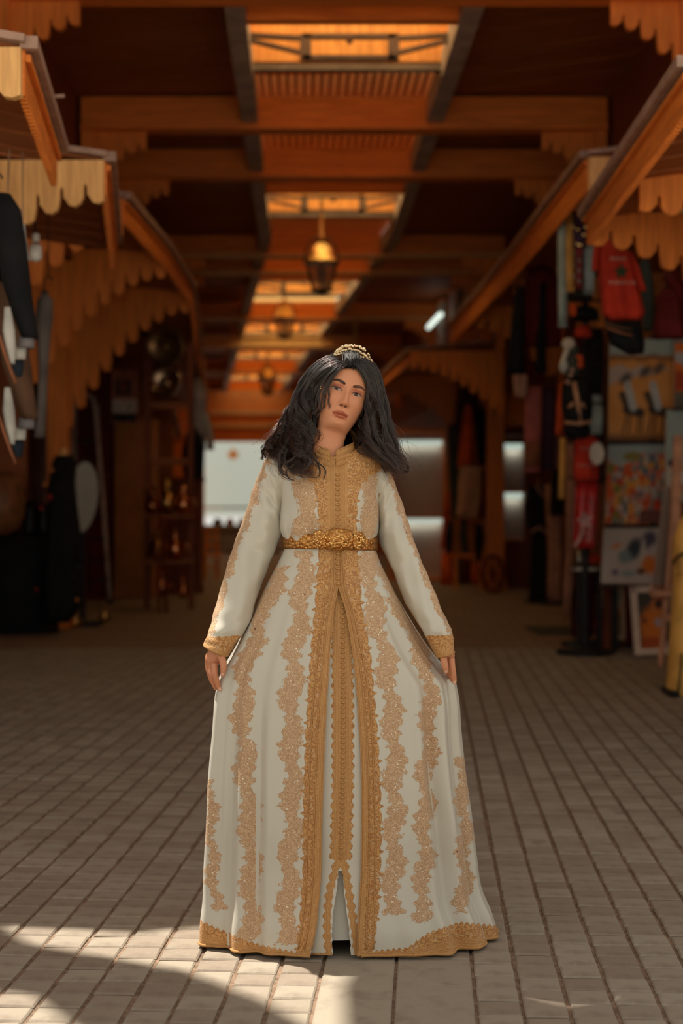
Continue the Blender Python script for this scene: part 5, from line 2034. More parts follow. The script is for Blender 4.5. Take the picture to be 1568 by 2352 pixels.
# ------------------------------------------------------------------ left side
def jacket(dy, label, mat, mat_cuff):
    Y = 6.6 + (.28 if dy else 0)
    t = thing('jacket', label, 'jacket', tuple(P(-20, 900 + dy, Y)), 'jackets hanging at the left edge')
    px_loft(sec(Y + .05, (448 + dy, -70, 4), (480 + dy, -110, 14), (560 + dy, -115, 4), (640 + dy, -118, 8)), .13, 3, seed=1).build('jacket_body', mat, t, True)
    px_loft(sec(Y - .05, (445 + dy, -14, 24), (482 + dy, -18, 48), (560 + dy, -12, 60), (650 + dy, 6, 70), (720 + dy, 28, 78), (778 + dy, 50, 87)), .075, 3, 18, seed=2, amp=.1).build('sleeve', mat, t, True)
    px_loft(sec(Y - .05, (774 + dy, 44, 80), (800 + dy, 40, 78)), .06, 3, 16, seed=2, amp=.05).build('sleeve_lining', C['grey'], t, True)
    px_loft(sec(Y - .05, (798 + dy, 36, 61), (826 + dy, 34, 58)), .045, 3, 16, seed=2, amp=.05).build('shirt_cuff', C['white'], t, True)
    px_loft(sec(Y - .02, (822 + dy, 24, 55), (850 + dy, 30, 53), (866 + dy, 38, 50)), .05, 3, 16, seed=3, amp=.1).build('glove', mat_cuff, t, True)
    px_loft(sec(Y - .16, (705 + dy, 10, 24), (760 + dy, 7, 34), (800 + dy, 14, 36), (836 + dy, 24, 34)), .03, 2, 14, seed=5, amp=.1).build('shirt_front', C['white'], t, True)
    MB().tube([P(-2, 770 + dy, Y - .18), P(10, 810 + dy, Y - .19), P(24, 850 + dy, Y - .19), P(36, 880 + dy, Y - .18)], .007, 6).build('lapel_edge', C['rust'], t, True)
    return t


t = jacket(0, 'black jacket with white cuff hanging at the top of the rack', C['black'], C['navy'])
hanger(t, -20, 440, 6.6, 60, 10, None, HC + 1.83)
t = jacket(185, 'dark brown jacket with white cuff hanging below the black one', C['brown'], C['navy'])
hanger(t, -20, 625, 6.88, 60, 10, None, HC + 1.83)
hung('shirt', 'grey blue shirt on a hanger beside the pine post', 'shirt', 9.0, [(672, 97, 107), (688, 86, 121), (730, 80, 121), (770, 84, 116), (850, 88, 110), (940, 84, 106), (1005, 78, 102)], .09, cloth('grey_blue_shirt', (.13, .11, .10)), seed=4, hang=HC + 1.92, part='shirt_body')
t = thing('bulb_lamp', 'white pendant bulb in its holder under the carved canopy', 'lamp', tuple(P(82, 600, 8.0)))
MB().tube([P(84, 560, 8.0), P(80, 520, 8.0), (P(80, 520, 8.0).x, 8.0, HC + 1.95)], .006, 5).build('cord', BLACK, t)
MB().lathe(P(82, 548, 8.0), [(.012, .03), (.022, .02), (.022, -.02)], 12).build('holder', plain('white_porcelain', (.6, .58, .52), .4), t, True)
MB().lathe(P(82, 570, 8.0), [(.020, .022), (.034, .012), (.036, -.03), (.034, -.062), (.012, -.075)], 14).build('bulb', plain('frosted_bulb', (.62, .60, .55), .35), t, True)
t = thing('cable', 'thin pale cable dangling beside the dark jacket sleeve', 'cable', tuple(P(55, 620, 7.2)))
MB().tube([P(52, 515, 7.2), P(55, 540, 7.2), P(62, 590, 7.2), P(64, 600, 7.2)], .012, 6).build('cable', TIN, t)
MB().tube([P(24, 310, 7.2), P(20, 380, 7.2), P(18, 440, 7.2)], .005, 5).build('thin_cable', TRIM, t)
MB().tube([P(52, 515, 7.2), (P(52, 515, 7.2).x, 7.2, HC + 1.9)], .004, 5).build('thin_cable', TRIM, t)

# the black stall in front of the ladder
Y = 14.7
t = thing('display_table', 'low black draped display table at the foot of the hanging jackets', 'table', tuple(P(50, 1450, Y)))
px_loft(sec(Y + .1, (1232, -60, 118), (1260, -66, 124), (1440, -72, 134), (1453, -72, 134)), .35, 7, 40, amp=.06).build('drape', C['black'], t, True)
for k, (px, w) in enumerate(((-10, 30), (30, 26), (70, 30), (102, 22))):
    tt = thing('leather_bag', ['black leather bag at the outer end of the draped table', 'second black leather bag on the draped table', 'third black leather bag on the draped table', 'small black leather bag beside the black dress'][k], 'bag', tuple(P(px, 1230, Y + .2)), 'bags on the black table')
    px_loft(sec(Y + .2, (1150 + 8 * (k % 2), px - w * .5, px + w * .5), (1170, px - w * .6, px + w * .6), (1232, px - w * .65, px + w * .65)), .12, 3, 20, seed=k, amp=.08).build('bag_body', plain('black_leather', (.012, .010, .009), .4), tt, True)
    MB().tube([P(px - w * .4, 1155, Y + .15), P(px - w * .3, 1120, Y + .15), P(px + w * .3, 1120, Y + .15), P(px + w * .4, 1155, Y + .15)], .012, 6).build('handle', plain('black_leather', (.012, .010, .009), .4), tt, True)
t = thing('pouffe', 'brown leather pouffe propped up beside the black bags', 'pouffe', tuple(P(8, 1232, 14.2)))
MB().lathe(P(2, 1160, 14.2), [(.10, .33), (.20, .25), (.24, .05), (.23, -.12), (.16, -.25), (.05, -.30)], 20).build('leather', plain('brown_leather', (.22, .085, .03), .45), t, True)
for k in range(8):
    a = 2 * PI * k / 8
    c = P(2, 1160, 14.2)
    MB().tube([c + Vector((.205 * math.cos(a), .205 * math.sin(a), .25)), c + Vector((.246 * math.cos(a), .246 * math.sin(a), .05)), c + Vector((.165 * math.cos(a), .165 * math.sin(a), -.25))], .006, 5).build('seam', C['rust'], t, True)
Y = 14.4
t = thing('dress_form', 'headless dress form in a long black kaftan before the ladder', 'mannequin', tuple(P(148, 1440, Y)))
px_loft(sec(Y, (1046, 128, 166), (1062, 120, 176), (1110, 112, 172), (1160, 110, 177), (1220, 106, 185), (1320, 100, 190), (1395, 102, 184), (1428, 112, 160)), .17, 6, 36, seed=8, amp=.1).build('kaftan', C['black'], t, True)
MB().lathe(P(147, 1040, Y), [(.03, .05), (.045, .0), (.05, -.04)], 14).build('neck_block', PINE_L, t, True)
for k, (px, py, m, r) in enumerate(((113, 1080, 'copper', .026), (98, 1112, 'copper', .030), (108, 1142, 'red', .022), (89, 1168, 'red', .016), (78, 1354, 'red', .015), (171, 1378, 'copper', .018), (176, 1302, 'navy', .016))):
    MB().ball(P(px + 6, py, Y - .20), r, 10, 7).build('tassel_knot', {'copper': plain('copper_thread', (.62, .24, .06), .35, .6), 'red': plain('red_silk', (.5, .03, .02), .4), 'navy': plain('blue_silk', (.03, .06, .16), .4)}[m], t, True)
for (px, py, lb) in ((121, 1427, 'round copper pot on the floor under the black kaftan'), (166, 1415, 'little dull copper pot beside the ladder foot')):
    p = P(px, py, Y - .2)
    zz = .0
    tt = thing('copper_pot', lb, 'pot', (p.x, F * HC / (py + 14 - CY), 0))
    MB().lathe((p.x, F * HC / (py + 14 - CY), 0), [(.03, 0), (.055, .03), (.06, .07), (.03, .11), (.038, .125)], 14).build('pot_body', BRASS, tt, True)
    MB().tube([(p.x + .05, F * HC / (py + 14 - CY), .09), (p.x + .085, F * HC / (py + 14 - CY), .07), (p.x + .055, F * HC / (py + 14 - CY), .04)], .006, 6).build('handle', BRASS, tt, True)
t = thing('glare', 'pale oval mirror of the far opening, behind the black kaftan', 'glare', tuple(P(190, 1222, 15.6)))
MB().lathe(P(190, 1142, 15.6), [(.001, .012), (.165, .012), (.165, -.012), (.001, -.012)], 28, 'Y').build('glare_disc', plain('painted_glare', (.50, .53, .48), .25, .0, .05), t)  # flat pale disc stands in for a bright patch of the opening
m2 = t.children[0]
for v in m2.data.vertices:
    v.co.z = (v.co.z - P(190, 1142, 15.6).z) * 2.35 + P(190, 1142, 15.6).z
    v.co.x += .08 * (v.co.z - P(190, 1142, 15.6).z)
MB().box(P(190, 1320, 15.66), (.05, .05, 1.0)).build('stand', BLACK, t)
MB().box((P(190, 1320, 15.66).x, 15.66, .02), (.4, .3, .04)).build('foot', BLACK, t)

# aluminium step ladder
Y = 19.8
t = thing('step_ladder', 'aluminium step ladder standing open before the dark red wardrobe', 'ladder', tuple(P(205, 1385, Y)))
lf = [P(168, 1398, Y - .4), P(163, 1150, Y - .2), P(160, 960, Y - .02), P(163, 922, Y), P(175, 910, Y), P(203, 908, Y), P(214, 916, Y), P(219, 945, Y - .02), P(236, 1150, Y - .2), P(253, 1388, Y - .4)]
lf[0].z = .0; lf[-1].z = .0
MB().tube(lf, .032, 8).build('front_frame', ALU, t, True)
for k in range(6):
    f = k / 5.5
    a = lf[0].lerp(lf[2], .12 + .62 * f * .95); b = lf[-1].lerp(lf[-3], .12 + .62 * f * .95)
    MB().bar(a, b, .10, .03).build('tread', plain('black_tread', (.02, .018, .016), .6), t)
MB().bar(P(178, 1012, Y + .02), P(216, 1012, Y + .02), .24, .04).build('platform', plain('black_tread', (.02, .018, .016), .6), t)
for s, (xa, xb) in enumerate(((172, 176), (222, 250))):
    q0 = P(xa, 930, Y + .05); q1 = P(xb, 1380, Y + .5); q1.z = 0
    MB().tube([q0, q1], .022, 6).build('rear_leg', ALU, t)
for q in (lf[0], lf[-1]):
    MB().box((q.x, q.y, .03), (.075, .09, .06)).build('rubber_foot', BLACK, t)
MB().box(P(246, 1247, Y - .25), (.09, .09, .05)).build('joint_clamp', BLACK, t)

# wardrobe, cupboard, poster
def cupboard(name, label, cat, px0, px1, pyt, Y, mat, doors, depth=.5, knob=True):
    x0, x1 = (px0 - CX) * Y / F, (px1 - CX) * Y / F
    zt = HC + (CY - pyt) * Y / F
    t = thing(name, label, cat, ((x0 + x1) / 2, Y, 0))
    MB().box(((x0 + x1) / 2, Y + depth / 2, zt / 2 + .02), (x1 - x0, depth, zt - .04)).build('carcass', mat, t)
    MB().box(((x0 + x1) / 2, Y + depth / 2 - .02, .05), (x1 - x0 + .04, depth, .10)).build('plinth', mat, t)
    MB().box(((x0 + x1) / 2, Y + depth / 2 - .02, zt), (x1 - x0 + .06, depth + .04, .05)).build('cornice', mat, t)
    for (fx0, fx1, fz0, fz1) in doors:
        ax0, ax1 = x0 + (x1 - x0) * fx0 + .012, x0 + (x1 - x0) * fx1 - .012
        az0, az1 = .10 + (zt - .13) * fz0 + .012, .10 + (zt - .13) * fz1 - .012
        d = MB().box(((ax0 + ax1) / 2, Y - .012, (az0 + az1) / 2), (ax1 - ax0, .03, az1 - az0)).build('door', mat, t)
        MB().box(((ax0 + ax1) / 2, Y - .032, (az0 + az1) / 2), ((ax1 - ax0) * .66, .02, (az1 - az0) * .74)).build('panel', mat, d)
        MB().ball((ax1 - .05, Y - .05, (az0 + az1) / 2), .022, 10, 7).build('knob', BRASS, d, True)
    return t


RED_W = wood('dark_red_wardrobe', (.14, .013, .009), 'Z')
PANEL = wood('brown_cupboard_board', (.48, .18, .05), 'Z')
cupboard('wardrobe', 'tall dark red wardrobe behind the step ladder', 'wardrobe', 158, 258, 822, 20.7, RED_W, [(0, .5, 0, 1), (.5, 1, 0, 1)])
cupboard('cupboard', 'plain brown two door cupboard below the framed poster', 'cupboard', 263, 352, 968, 20.6, PANEL, [(0, 1, 0, .5), (0, 1, .5, 1)])
Y = 20.4
t = thing('poster', 'pinkish framed picture with a white strip above the brown cupboard', 'poster', tuple(P(287, 970, Y)))
def panel_rect(name, px0, py0, px1, py1, Y, mat, parent, th=.03):
    a, b = P(px0, py0, Y), P(px1, py1, Y)
    return MB().box(((a.x + b.x) / 2, Y, (a.z + b.z) / 2), (abs(b.x - a.x), th, abs(a.z - b.z))).build(name, mat, parent)
panel_rect('backing', 257, 850, 316, 972, Y + .03, plain('pink_mount', (.62, .22, .15), .7), t, .03)
panel_rect('print', 264, 872, 302, 908, Y, plain('dark_print', (.12, .07, .05), .7), t, .02)
panel_rect('print_centre', 274, 878, 292, 900, Y - .012, plain('rust_print', (.35, .11, .04), .7), t, .02)
panel_rect('white_strip', 259, 918, 314, 948, Y - .005, plain('white_strip', (.78, .70, .62), .7), t, .03)
panel_rect('dark_strip', 259, 950, 313, 968, Y - .005, plain('dark_strip', (.03, .035, .035), .7), t, .03)
MB().box(P(287, 890, 20.75), (.12, .62, .12)).build('wall_bracket', DARK_X, t)

# brass trays on a dark rack
Y = 17.6
t = thing('display_rack', 'dark wooden rack holding the brass trays beyond the cupboard', 'rack', tuple(P(395, 1360, 18.0)))
for px in (338, 438):
    MB().box((P(px, 0, 18.3).x, 18.3, 1.72), (.07, .07, 3.44)).build('upright', DARK_Z, t)
for zz in (3.35, 2.62, 1.9, 1.25):
    MB().box((P(388, 0, 18.3).x, 18.3, zz), (.62, .06, .08)).build('crosspiece', DARK_X, t)
for zz in (.62, 1.2):
    MB().box((P(388, 0, 18.1).x, 18.1, zz), (.62, .36, .04)).build('shelf', DARK_X, t)
def tray(label, px, py, r, mat, Y, tilt):
    c = P(px, py, Y)
    t = thing('brass_tray', label, 'tray', tuple(c), 'round trays on the dark rack')
    o = MB().lathe((0, 0, 0), [(.01, -.03), (r * .55, -.045), (r * .82, -.02), (r, .02), (r * 1.0, .035), (r * .8, .0), (r * .5, -.02), (.01, -.01)], 28, 'Y').build('dish', mat, None, True)
    o.parent = t
    o.rotation_euler = (tilt, 0, -.18)
    rr = MB().tube([(r * math.cos(2 * PI * k / 28), -.03, r * math.sin(2 * PI * k / 28)) for k in range(29)], .012, 6).build('rim', mat, None, True)
    rr.parent = t; rr.rotation_euler = (tilt, 0, -.18)
    bs = MB().ball((0, -.03, 0), r * .18, 12, 7, (1, .4, 1)).build('boss', mat, None, True)
    bs.parent = t; bs.rotation_euler = (tilt, 0, -.18)
    return t
tray('big dark round brass tray, the upper one on the rack', 380, 796, .245, plain('dark_brass', (.30, .17, .08), .35, .9), 18.14, .12)
tray('smaller shiny round brass tray below the big dark one', 383, 880, .19, plain('bright_tin_brass', (.60, .42, .28), .28, 1.0), 18.14, -.15)
# brass goods on the rack shelves
def pot(label, px, py, Y, s, mat, name='brass_pot', grp=None, z=None):
    c = P(px, py, Y)
    if z is not None: c.z = z
    t = thing(name, label, 'pot', tuple(c), grp)
    MB().lathe(c, [(.03 * s, 0), (.07 * s, .04 * s), (.09 * s, .10 * s), (.07 * s, .17 * s), (.035 * s, .21 * s), (.045 * s, .25 * s), (.05 * s, .26 * s)], 16).build('pot_body', mat, t, True)
    MB().lathe(c + Vector((0, 0, .255 * s)), [(.052 * s, 0), (.035 * s, .03 * s), (.01 * s, .045 * s), (.016 * s, .06 * s), (.004 * s, .075 * s)], 12).build('lid', mat, t, True)
    MB().tube([c + Vector((.075 * s, 0, .16 * s)), c + Vector((.13 * s, 0, .14 * s)), c + Vector((.12 * s, 0, .07 * s)), c + Vector((.08 * s, 0, .06 * s))], .008 * s, 6).build('handle', mat, t, True)
    return t
COPPER = plain('polished_copper', (.72, .28, .12), .22, 1.0)
pot('copper pot at the near end of the upper rack shelf', 350, 0, 18.05, 1.1, COPPER, z=1.222)
pot('tall brass pot in the middle of the upper rack shelf', 384, 0, 18.05, 1.4, BRASS, z=1.222)
pot('copper pot beside the black hanging jacket', 421, 0, 18.05, 1.2, COPPER, z=1.222)
pot('brass pot at the near end of the lower rack shelf', 360, 0, 18.05, 1.3, BRASS, z=.642)
pot('dull copper pot at the far end of the lower rack shelf', 402, 0, 18.05, 1.3, COPPER, z=.642)
for (px, py, s, lb) in ((340, 1352, 1.0, 'first brass pot on the floor against the cupboard'), (372, 1368, 1.15, 'second brass pot on the floor under the rack'), (396, 1362, .9, 'third brass pot on the floor under the rack'), (420, 1374, .95, 'last brass pot on the floor near the chest corner')):
    Yf = F * HC / (py - CY)
    pot(lb, px, py, Yf, s, COPPER if px > 400 or px == 372 else TIN, 'floor_pot', z=0)
for k, (xa, ya, xb, yb_) in enumerate(((352, 1120, 366, 1385), (366, 1150, 382, 1390))):
    q1 = P(xb, yb_, 17.7); q1.z = 0
    t = thing('stick', ['dark wooden stick leaning on the brass rack', 'reddish wooden stick leaning next to the dark one'][k], 'stick', tuple(q1))
    q0 = P(xa, ya, 17.86)
    MB().tube([q1, q1.lerp(q0, .5), q0], [.022, .017, .014], 8).build('shaft', DARK_Z if k == 0 else RED_W, t, True)
    MB().ball(q0, .03, 10, 7).build('knob', DARK_Z, t, True)
cupboard('chest', 'dark carved wooden chest beyond the brass rack', 'chest', 384, 460, 1100, 21.8, DARK_Z, [(0, 1, .60, .95), (0, .5, 0, .55), (.5, 1, 0, .55)], .5)
hung('jacket', 'black hanging jacket beside the bright far opening', 'jacket', 19.2, [(985, 436, 452), (1000, 424, 464), (1040, 418, 470), (1085, 420, 468), (1102, 424, 466)], .12, C['black'], seed=11, hang=3.61, part='jacket_body')
t = hung('shirt', 'pale grey shirt hanging beyond the black jacket', 'shirt', 20.4, [(868, 448, 456), (884, 440, 468), (940, 436, 474), (1030, 432, 472), (1040, 434, 470)], .10, cloth('pale_grey_shirt', (.40, .36, .34)), seed=12, hang=3.61, part='shirt_body')
sleeves(t, 20.35, C['white'], [(950, 462, 478), (1000, 474, 490), (1034, 474, 492)])
hung('shirt', 'rust orange shirt hanging highest beside the long canopy', 'shirt', 22.5, [(812, 458, 464), (826, 450, 472), (880, 446, 474), (900, 450, 470)], .09, C['rust'], seed=13, hang=3.6, part='shirt_body')

# wooden chair far down the hall
Y = 26.6
t = thing('wooden_chair', 'orange wooden chair standing alone by the far stalls', 'chair', tuple(P(482, 1330, Y)))
cz = lambda px, h, dy=0: Vector((P(px, 0, Y).x, Y + dy, h))
MB().box(cz(484, .46), (.40, .40, .05)).build('seat', ORANGE, t)
for px, dy in ((470, -.17), (498, -.17)):
    MB().tube([cz(px, 0, dy), cz(px, .44, dy)], [.018, .024], 8).build('leg', ORANGE, t)
for px, dy in ((470, .17), (498, .17)):
    MB().tube([cz(px, 0, dy), cz(px, .45, dy), cz(px - 1, .95, dy + .06)], [.018, .024, .018], 8).build('leg', ORANGE, t)
for h in (.62, .78, .92):
    MB().bar(cz(470, h, .20), cz(498, h, .20), .02, .07).build('back_slat', ORANGE, t)
MB().bar(cz(470, .22, -.17), cz(498, .22, -.17), .02, .03).build('stretcher', ORANGE, t)
# far end: crest banner, low wall, people-height goods
CREAM_B = NT('sunlit_banner_cloth')
_tr = CREAM_B.t.nodes.new('ShaderNodeBsdfTranslucent'); _tr.inputs[0].default_value = (.72, .88, .90, 1)
_mx = CREAM_B.t.nodes.new('ShaderNodeMixShader'); _mx.inputs[0].default_value = .5
CREAM_B.p(color=(.72, .86, .88), rough=.9)
CREAM_B.t.links.new(CREAM_B.bs.outputs[0], _mx.inputs[1]); CREAM_B.t.links.new(_tr.outputs[0], _mx.inputs[2]); CREAM_B.t.links.new(_mx.outputs[0], CREAM_B.out.inputs[0])
Y = 47.0
t = thing('banner', 'big white banner with a small gold crest across the far opening', 'banner', tuple(P(560, 1190, Y)))
MB().box((-2.9, Y, 2.55), (4.4, .01, 2.85)).build('cloth', CREAM_B.m, t)
for x in (-5.2, -.6):
    MB().tube([(x, Y + .05, -.02), (x, Y + .05, 4.1)], .05, 8).build('pole', TIN, t)
MB().box((-2.9, Y - .02, 1.40), (4.4, .02, .06)).build('hem_bar', TIN, t)
CR = plain('gold_crest', (.62, .36, .06), .5)
c = P(535, 1042, Y - .06)
mm = MB()
mm.prism([c + Vector(v) for v in ((-.16, 0, .05), (.16, 0, .05), (.17, 0, -.08), (0, 0, -.20), (-.17, 0, -.08))], (0, .02, 0))
mm.build('crest_shield', CR, t)
MB().lathe(c + Vector((0, -.01, .11)), [(.07, -.05), (.08, 0), (.03, .05), (.02, .09)], 10).build('crest_crown', CR, t)
mm = MB().box((-2.6, 43.6, .28), (5.4, .25, .9))
t = thing('low_stall', 'low grey stall front below the crest banner', 'stall', (-2.6, 43.6, 0))
MB().box((-2.6, 43.6, .40), (3.2, .5, .78)).build('counter', plain('greyish_board', (.40, .34, .30), .8), t)
MB().box((-2.6, 43.5, .82), (3.4, .7, .06)).build('worktop', plain('pale_board', (.6, .55, .48), .6), t)
for k in range(5):
    MB().box((-3.9 + k * .65, 43.32, .40), (.55, .04, .6)).build('front_panel', plain('greyish_board', (.40, .34, .30), .8), t)
for k, (px, w, col, lb) in enumerate(((500, 22, 'grey', 'grey bundle of cloth standing on the far stall'), (528, 20, 'palepink', 'pale pink bundle of cloth standing on the far stall'), (556, 20, 'cream', 'cream bundle of cloth standing on the far stall'))):
    Yq = 43.3
    tt = thing('cloth_bundle', lb, 'cloth', (P(px, 0, Yq).x, Yq, .85))
    pyb_ = CY - (.85 - HC) * F / Yq
    px_loft(sec(Yq, (pyb_ - 16, px - w * .3, px + w * .3), (pyb_ - 8, px - w * .5, px + w * .5), (pyb_, px - w * .5, px + w * .5)), .14, 4, 20, seed=k).build('cloth', C[col], tt, True)
    MB().tube([(P(px - w * .5, 0, Yq).x, Yq - .12, .93), (P(px + w * .5, 0, Yq).x, Yq - .12, .93)], .012, 6).build('tie', C['rust'], tt)
t = thing('stool', 'small round white stool beside the far stall', 'stool', tuple(P(560, 1300, 33)))
cz2 = Vector((P(560, 0, 33).x, 33, 0))
MB().lathe(cz2 + Vector((0, 0, .42)), [(.18, 0), (.19, .02), (.18, .05), (.01, .055)], 18).build('seat', C['white'], t, True)
for k in range(4):
    a = PI / 4 + k * PI / 2
    MB().tube([cz2 + Vector((.17 * math.cos(a), .17 * math.sin(a), 0)), cz2 + Vector((.12 * math.cos(a), .12 * math.sin(a), .42))], .016, 6).build('leg', TIN, t)
# ------------------------------------------------------------------ right side
# paintings: colours stored on a fine grid, canvas with real edges
def canvas_on(label, name, quad, Y, draw, th=.03, parent_label=None, frame=None, fw=0, cat='painting', group=None, n=(90, 110)):
    """quad: photo pixels of the corners (tl, tr, br, bl), each (px, py) or (px, py, Y)."""
    c = [P(q[0], q[1], q[2] if len(q) > 2 else Y) for q in quad]
    t = thing(name, label, cat, tuple((c[2] + c[3]) / 2), group)
    nx, ny = n
    u, v = np.meshgrid(np.linspace(0, 1, nx), np.linspace(0, 1, ny))
    C4 = [np.array(q) for q in c]
    co = ((1 - v) * (1 - u))[..., None] * C4[0] + ((1 - v) * u)[..., None] * C4[1] + (v * u)[..., None] * C4[2] + (v * (1 - u))[..., None] * C4[3]
    ex = (c[1] - c[0]).normalized(); ez = (c[0] - c[3]).normalized()
    nrm = ex.cross(ez).normalized()
    if nrm.y > 0: nrm = -nrm
    col = np.clip(draw(u, v) * 1.4, 0, .85)
    grid_mesh('picture', co.reshape(-1, 3) + np.array(nrm) * .003, ring_quads(ny, nx, False), painted(), t, None, {'col': col.reshape(-1, 3)}, True)
    MB().prism([q for q in c], -nrm * th).build('stretcher', C['cream'], t)
    if frame:
        for a, b in ((0, 1), (1, 2), (2, 3), (3, 0)):
            d = (c[b] - c[a]).normalized()
            MB().bar(c[a] - d * fw / 2 + nrm * .0, c[b] + d * fw / 2, fw, fw * .9, tuple(nrm)).build('frame_bar', frame, t)
    return t


def blend(col, m, c):
    return col * (1 - m[..., None]) + np.array(c) * m[..., None]


def blob(u, v, cx, cy, rx, ry, ang=0.0, soft=.25):
    ca2, sa2 = math.cos(ang), math.sin(ang)
    du, dv = u - cx, v - cy
    a = (du * ca2 + dv * sa2) / rx; b = (-du * sa2 + dv * ca2) / ry
    r = np.sqrt(a * a + b * b)
    return 1 - sstep(r, 1 - soft, 1 + soft)


def seg(u, v, x0, y0, x1, y1, w, asp=1.45):
    dx, dy = x1 - x0, (y1 - y0) * asp
    px, py = u - x0, (v - y0) * asp
    t = np.clip((px * dx + py * dy) / (dx * dx + dy * dy + 1e-9), 0, 1)
    d = np.hypot(px - t * dx, py - t * dy)
    return 1 - sstep(d, w * .6, w * 1.3)


def noise2(u, v, k, seed):
    r = np.random.default_rng(seed)
    o = 0
    for i in range(5):
        a, b, p = r.uniform(-k, k), r.uniform(-k, k), r.uniform(0, 6)
        o = o + np.sin(a * u + b * v + p)
    return o / 5


def draw_riders(u, v):
    col = np.zeros((*u.shape, 3)) + np.array((.50, .20, .045))
    col = blend(col, sstep(noise2(u, v, 25, 1), -.2, .6) * .35, (.56, .27, .09))
    hz = .165
    col = blend(col, 1 - sstep(v, hz - .01, hz + .01), (.27, .31, .29))
    rid = np.exp(-((v - .185 + .02 * noise2(u, v * 0, 30, 2)) / .03) ** 2)
    col = blend(col, rid * .9, (.15, .055, .015))
    top = .24 + .10 * np.abs(((u * 3.1) % 1) - .5) + .03 * u
    low = .44 - .17 * u + .05 * np.abs(((u * 3.1 + .1) % 1) - .5)
    ridge = sstep(v, top - .02, top + .02) * (1 - sstep(v, low - .02, low + .02))
    col = blend(col, ridge, (.36, .26, .22))
    for cx, cy in ((.25, .39), (.55, .32), (.75, .29)):
        m = blob(u, v, cx, cy, .10, .05, -.4, .5)
        col = blend(col, m * .85, (.035, .03, .025))
    for ox, flip in ((0, 1), (.38, 1)):
        col = blend(col, seg(u, v, .20 + ox, .55, .30 + ox, .70, .055), (.06, .035, .02))      # neck
        col = blend(col, seg(u, v, .28 + ox, .70, .48 + ox, .73, .070), (.035, .022, .014))    # body
        for lx, lx2 in ((.27, .22), (.33, .30), (.45, .44), (.51, .50)):
            col = blend(col, seg(u, v, lx + ox, .76, lx2 + ox, .92, .016), (.05, .025, .012))
        col = blend(col, seg(u, v, .28 + ox, .45, .37 + ox, .68, .055), (.36, .37, .36))       # white cloak
        col = blend(col, blob(u, v, .285 + ox, .455, .035, .03), (.30, .28, .26))
    col = blend(col, sstep(v, .90, .99) * .8, (.06, .025, .012))
    return col


def draw_quilt(u, v):
    r = np.random.default_rng(5)
    pal = [(.50, .075, .012), (.55, .22, .03), (.42, .035, .012), (.16, .16, .13), (.40, .27, .21), (.11, .13, .15), (.45, .16, .11), (.18, .15, .03), (.58, .30, .08), (.36, .30, .27)]
    col = np.zeros((*u.shape, 3)) + np.array((.42, .14, .08))
    for k in range(190):
        x, y = r.uniform(0, 1), r.uniform(.16, 1)
        m = blob(u, v, x, y, r.uniform(.025, .075), r.uniform(.03, .09), r.uniform(-.4, .4), .15)
        col = blend(col, m, pal[r.integers(len(pal))])
    sky = 1 - sstep(v - .10 - .16 * np.abs(np.sin(u * 5.5 + .4)) * (u < .45), 0, .015)
    col = blend(col, sky, (.27, .31, .29))
    col = blend(col, blob(u, v, .42, .15, .16, .06), (.20, .16, .035))
    col = blend(col, sstep(u, .6, .63) * sstep(v, .82, .84), (.13, .04, .03))
    return col


def draw_abstract(u, v):
    col = np.zeros((*u.shape, 3)) + np.array((.40, .33, .28))
    col = blend(col, sstep(noise2(u, v, 9, 3), .1, .6) * .5, (.33, .33, .30))
    for cx, cy, rx, ry, an, c in ((.56, .38, .13, .20, .3, (.03, .04, .045)), (.40, .52, .12, .12, 0, (.16, .20, .19)), (.82, .22, .13, .16, .4, (.06, .045, .07)), (.87, .66, .17, .17, 0, (.50, .13, .015)), (.70, .78, .08, .06, 0, (.10, .04, .015)),
                                  (.24, .32, .10, .05, -.4, (.48, .20, .09)), (.24, .80, .06, .06, 0, (.15, .10, .16)), (.48, .82, .14, .06, 0, (.22, .25, .23)), (.72, .40, .035, .20, .1, (.42, .36, .31)), (.88, .42, .03, .12, -.2, (.38, .30, .30))):
        col = blend(col, blob(u, v, cx, cy, rx, ry, an, .4), c)
    return col


def draw_figure(u, v):
    col = np.zeros((*u.shape, 3)) + np.array((.05, .045, .035))
    col = blend(col, sstep(noise2(u, v, 7, 9), .0, .6) * .6, (.13, .06, .035))
    for cx, cy, rx, ry, an, c in ((.45, .62, .33, .34, .1, (.48, .13, .015)), (.62, .28, .20, .17, 0, (.45, .14, .03)), (.66, .16, .12, .09, 0, (.24, .07, .035)), (.62, .24, .10, .07, 0, (.03, .018, .015)), (.60, .53, .11, .07, .3, (.30, .24, .25)),
                                  (.40, .88, .35, .12, 0, (.32, .06, .012)), (.72, .78, .09, .10, .5, (.05, .02, .015)), (.25, .5, .05, .05, 0, (.08, .03, .02)), (.85, .90, .10, .06, 0, (.34, .22, .2))):
        col = blend(col, blob(u, v, cx, cy, rx, ry, an, .3), c)
    return col


def draw_street(u, v):
    col = np.zeros((*u.shape, 3)) + np.array((.40, .30, .24))
    for cx, cy, rx, ry, an, c in ((.35, .12, .30, .10, -.7, (.48, .20, .07)), (.55, .20, .28, .10, -.6, (.22, .32, .33)), (.35, .52, .30, .12, 0, (.32, .13, .03)), (.45, .57, .22, .06, .3, (.06, .05, .05)), (.45, .80, .28, .20, 0, (.24, .16, .10))):
        col = blend(col, blob(u, v, cx, cy, rx, ry, an, .35), c)
    return col


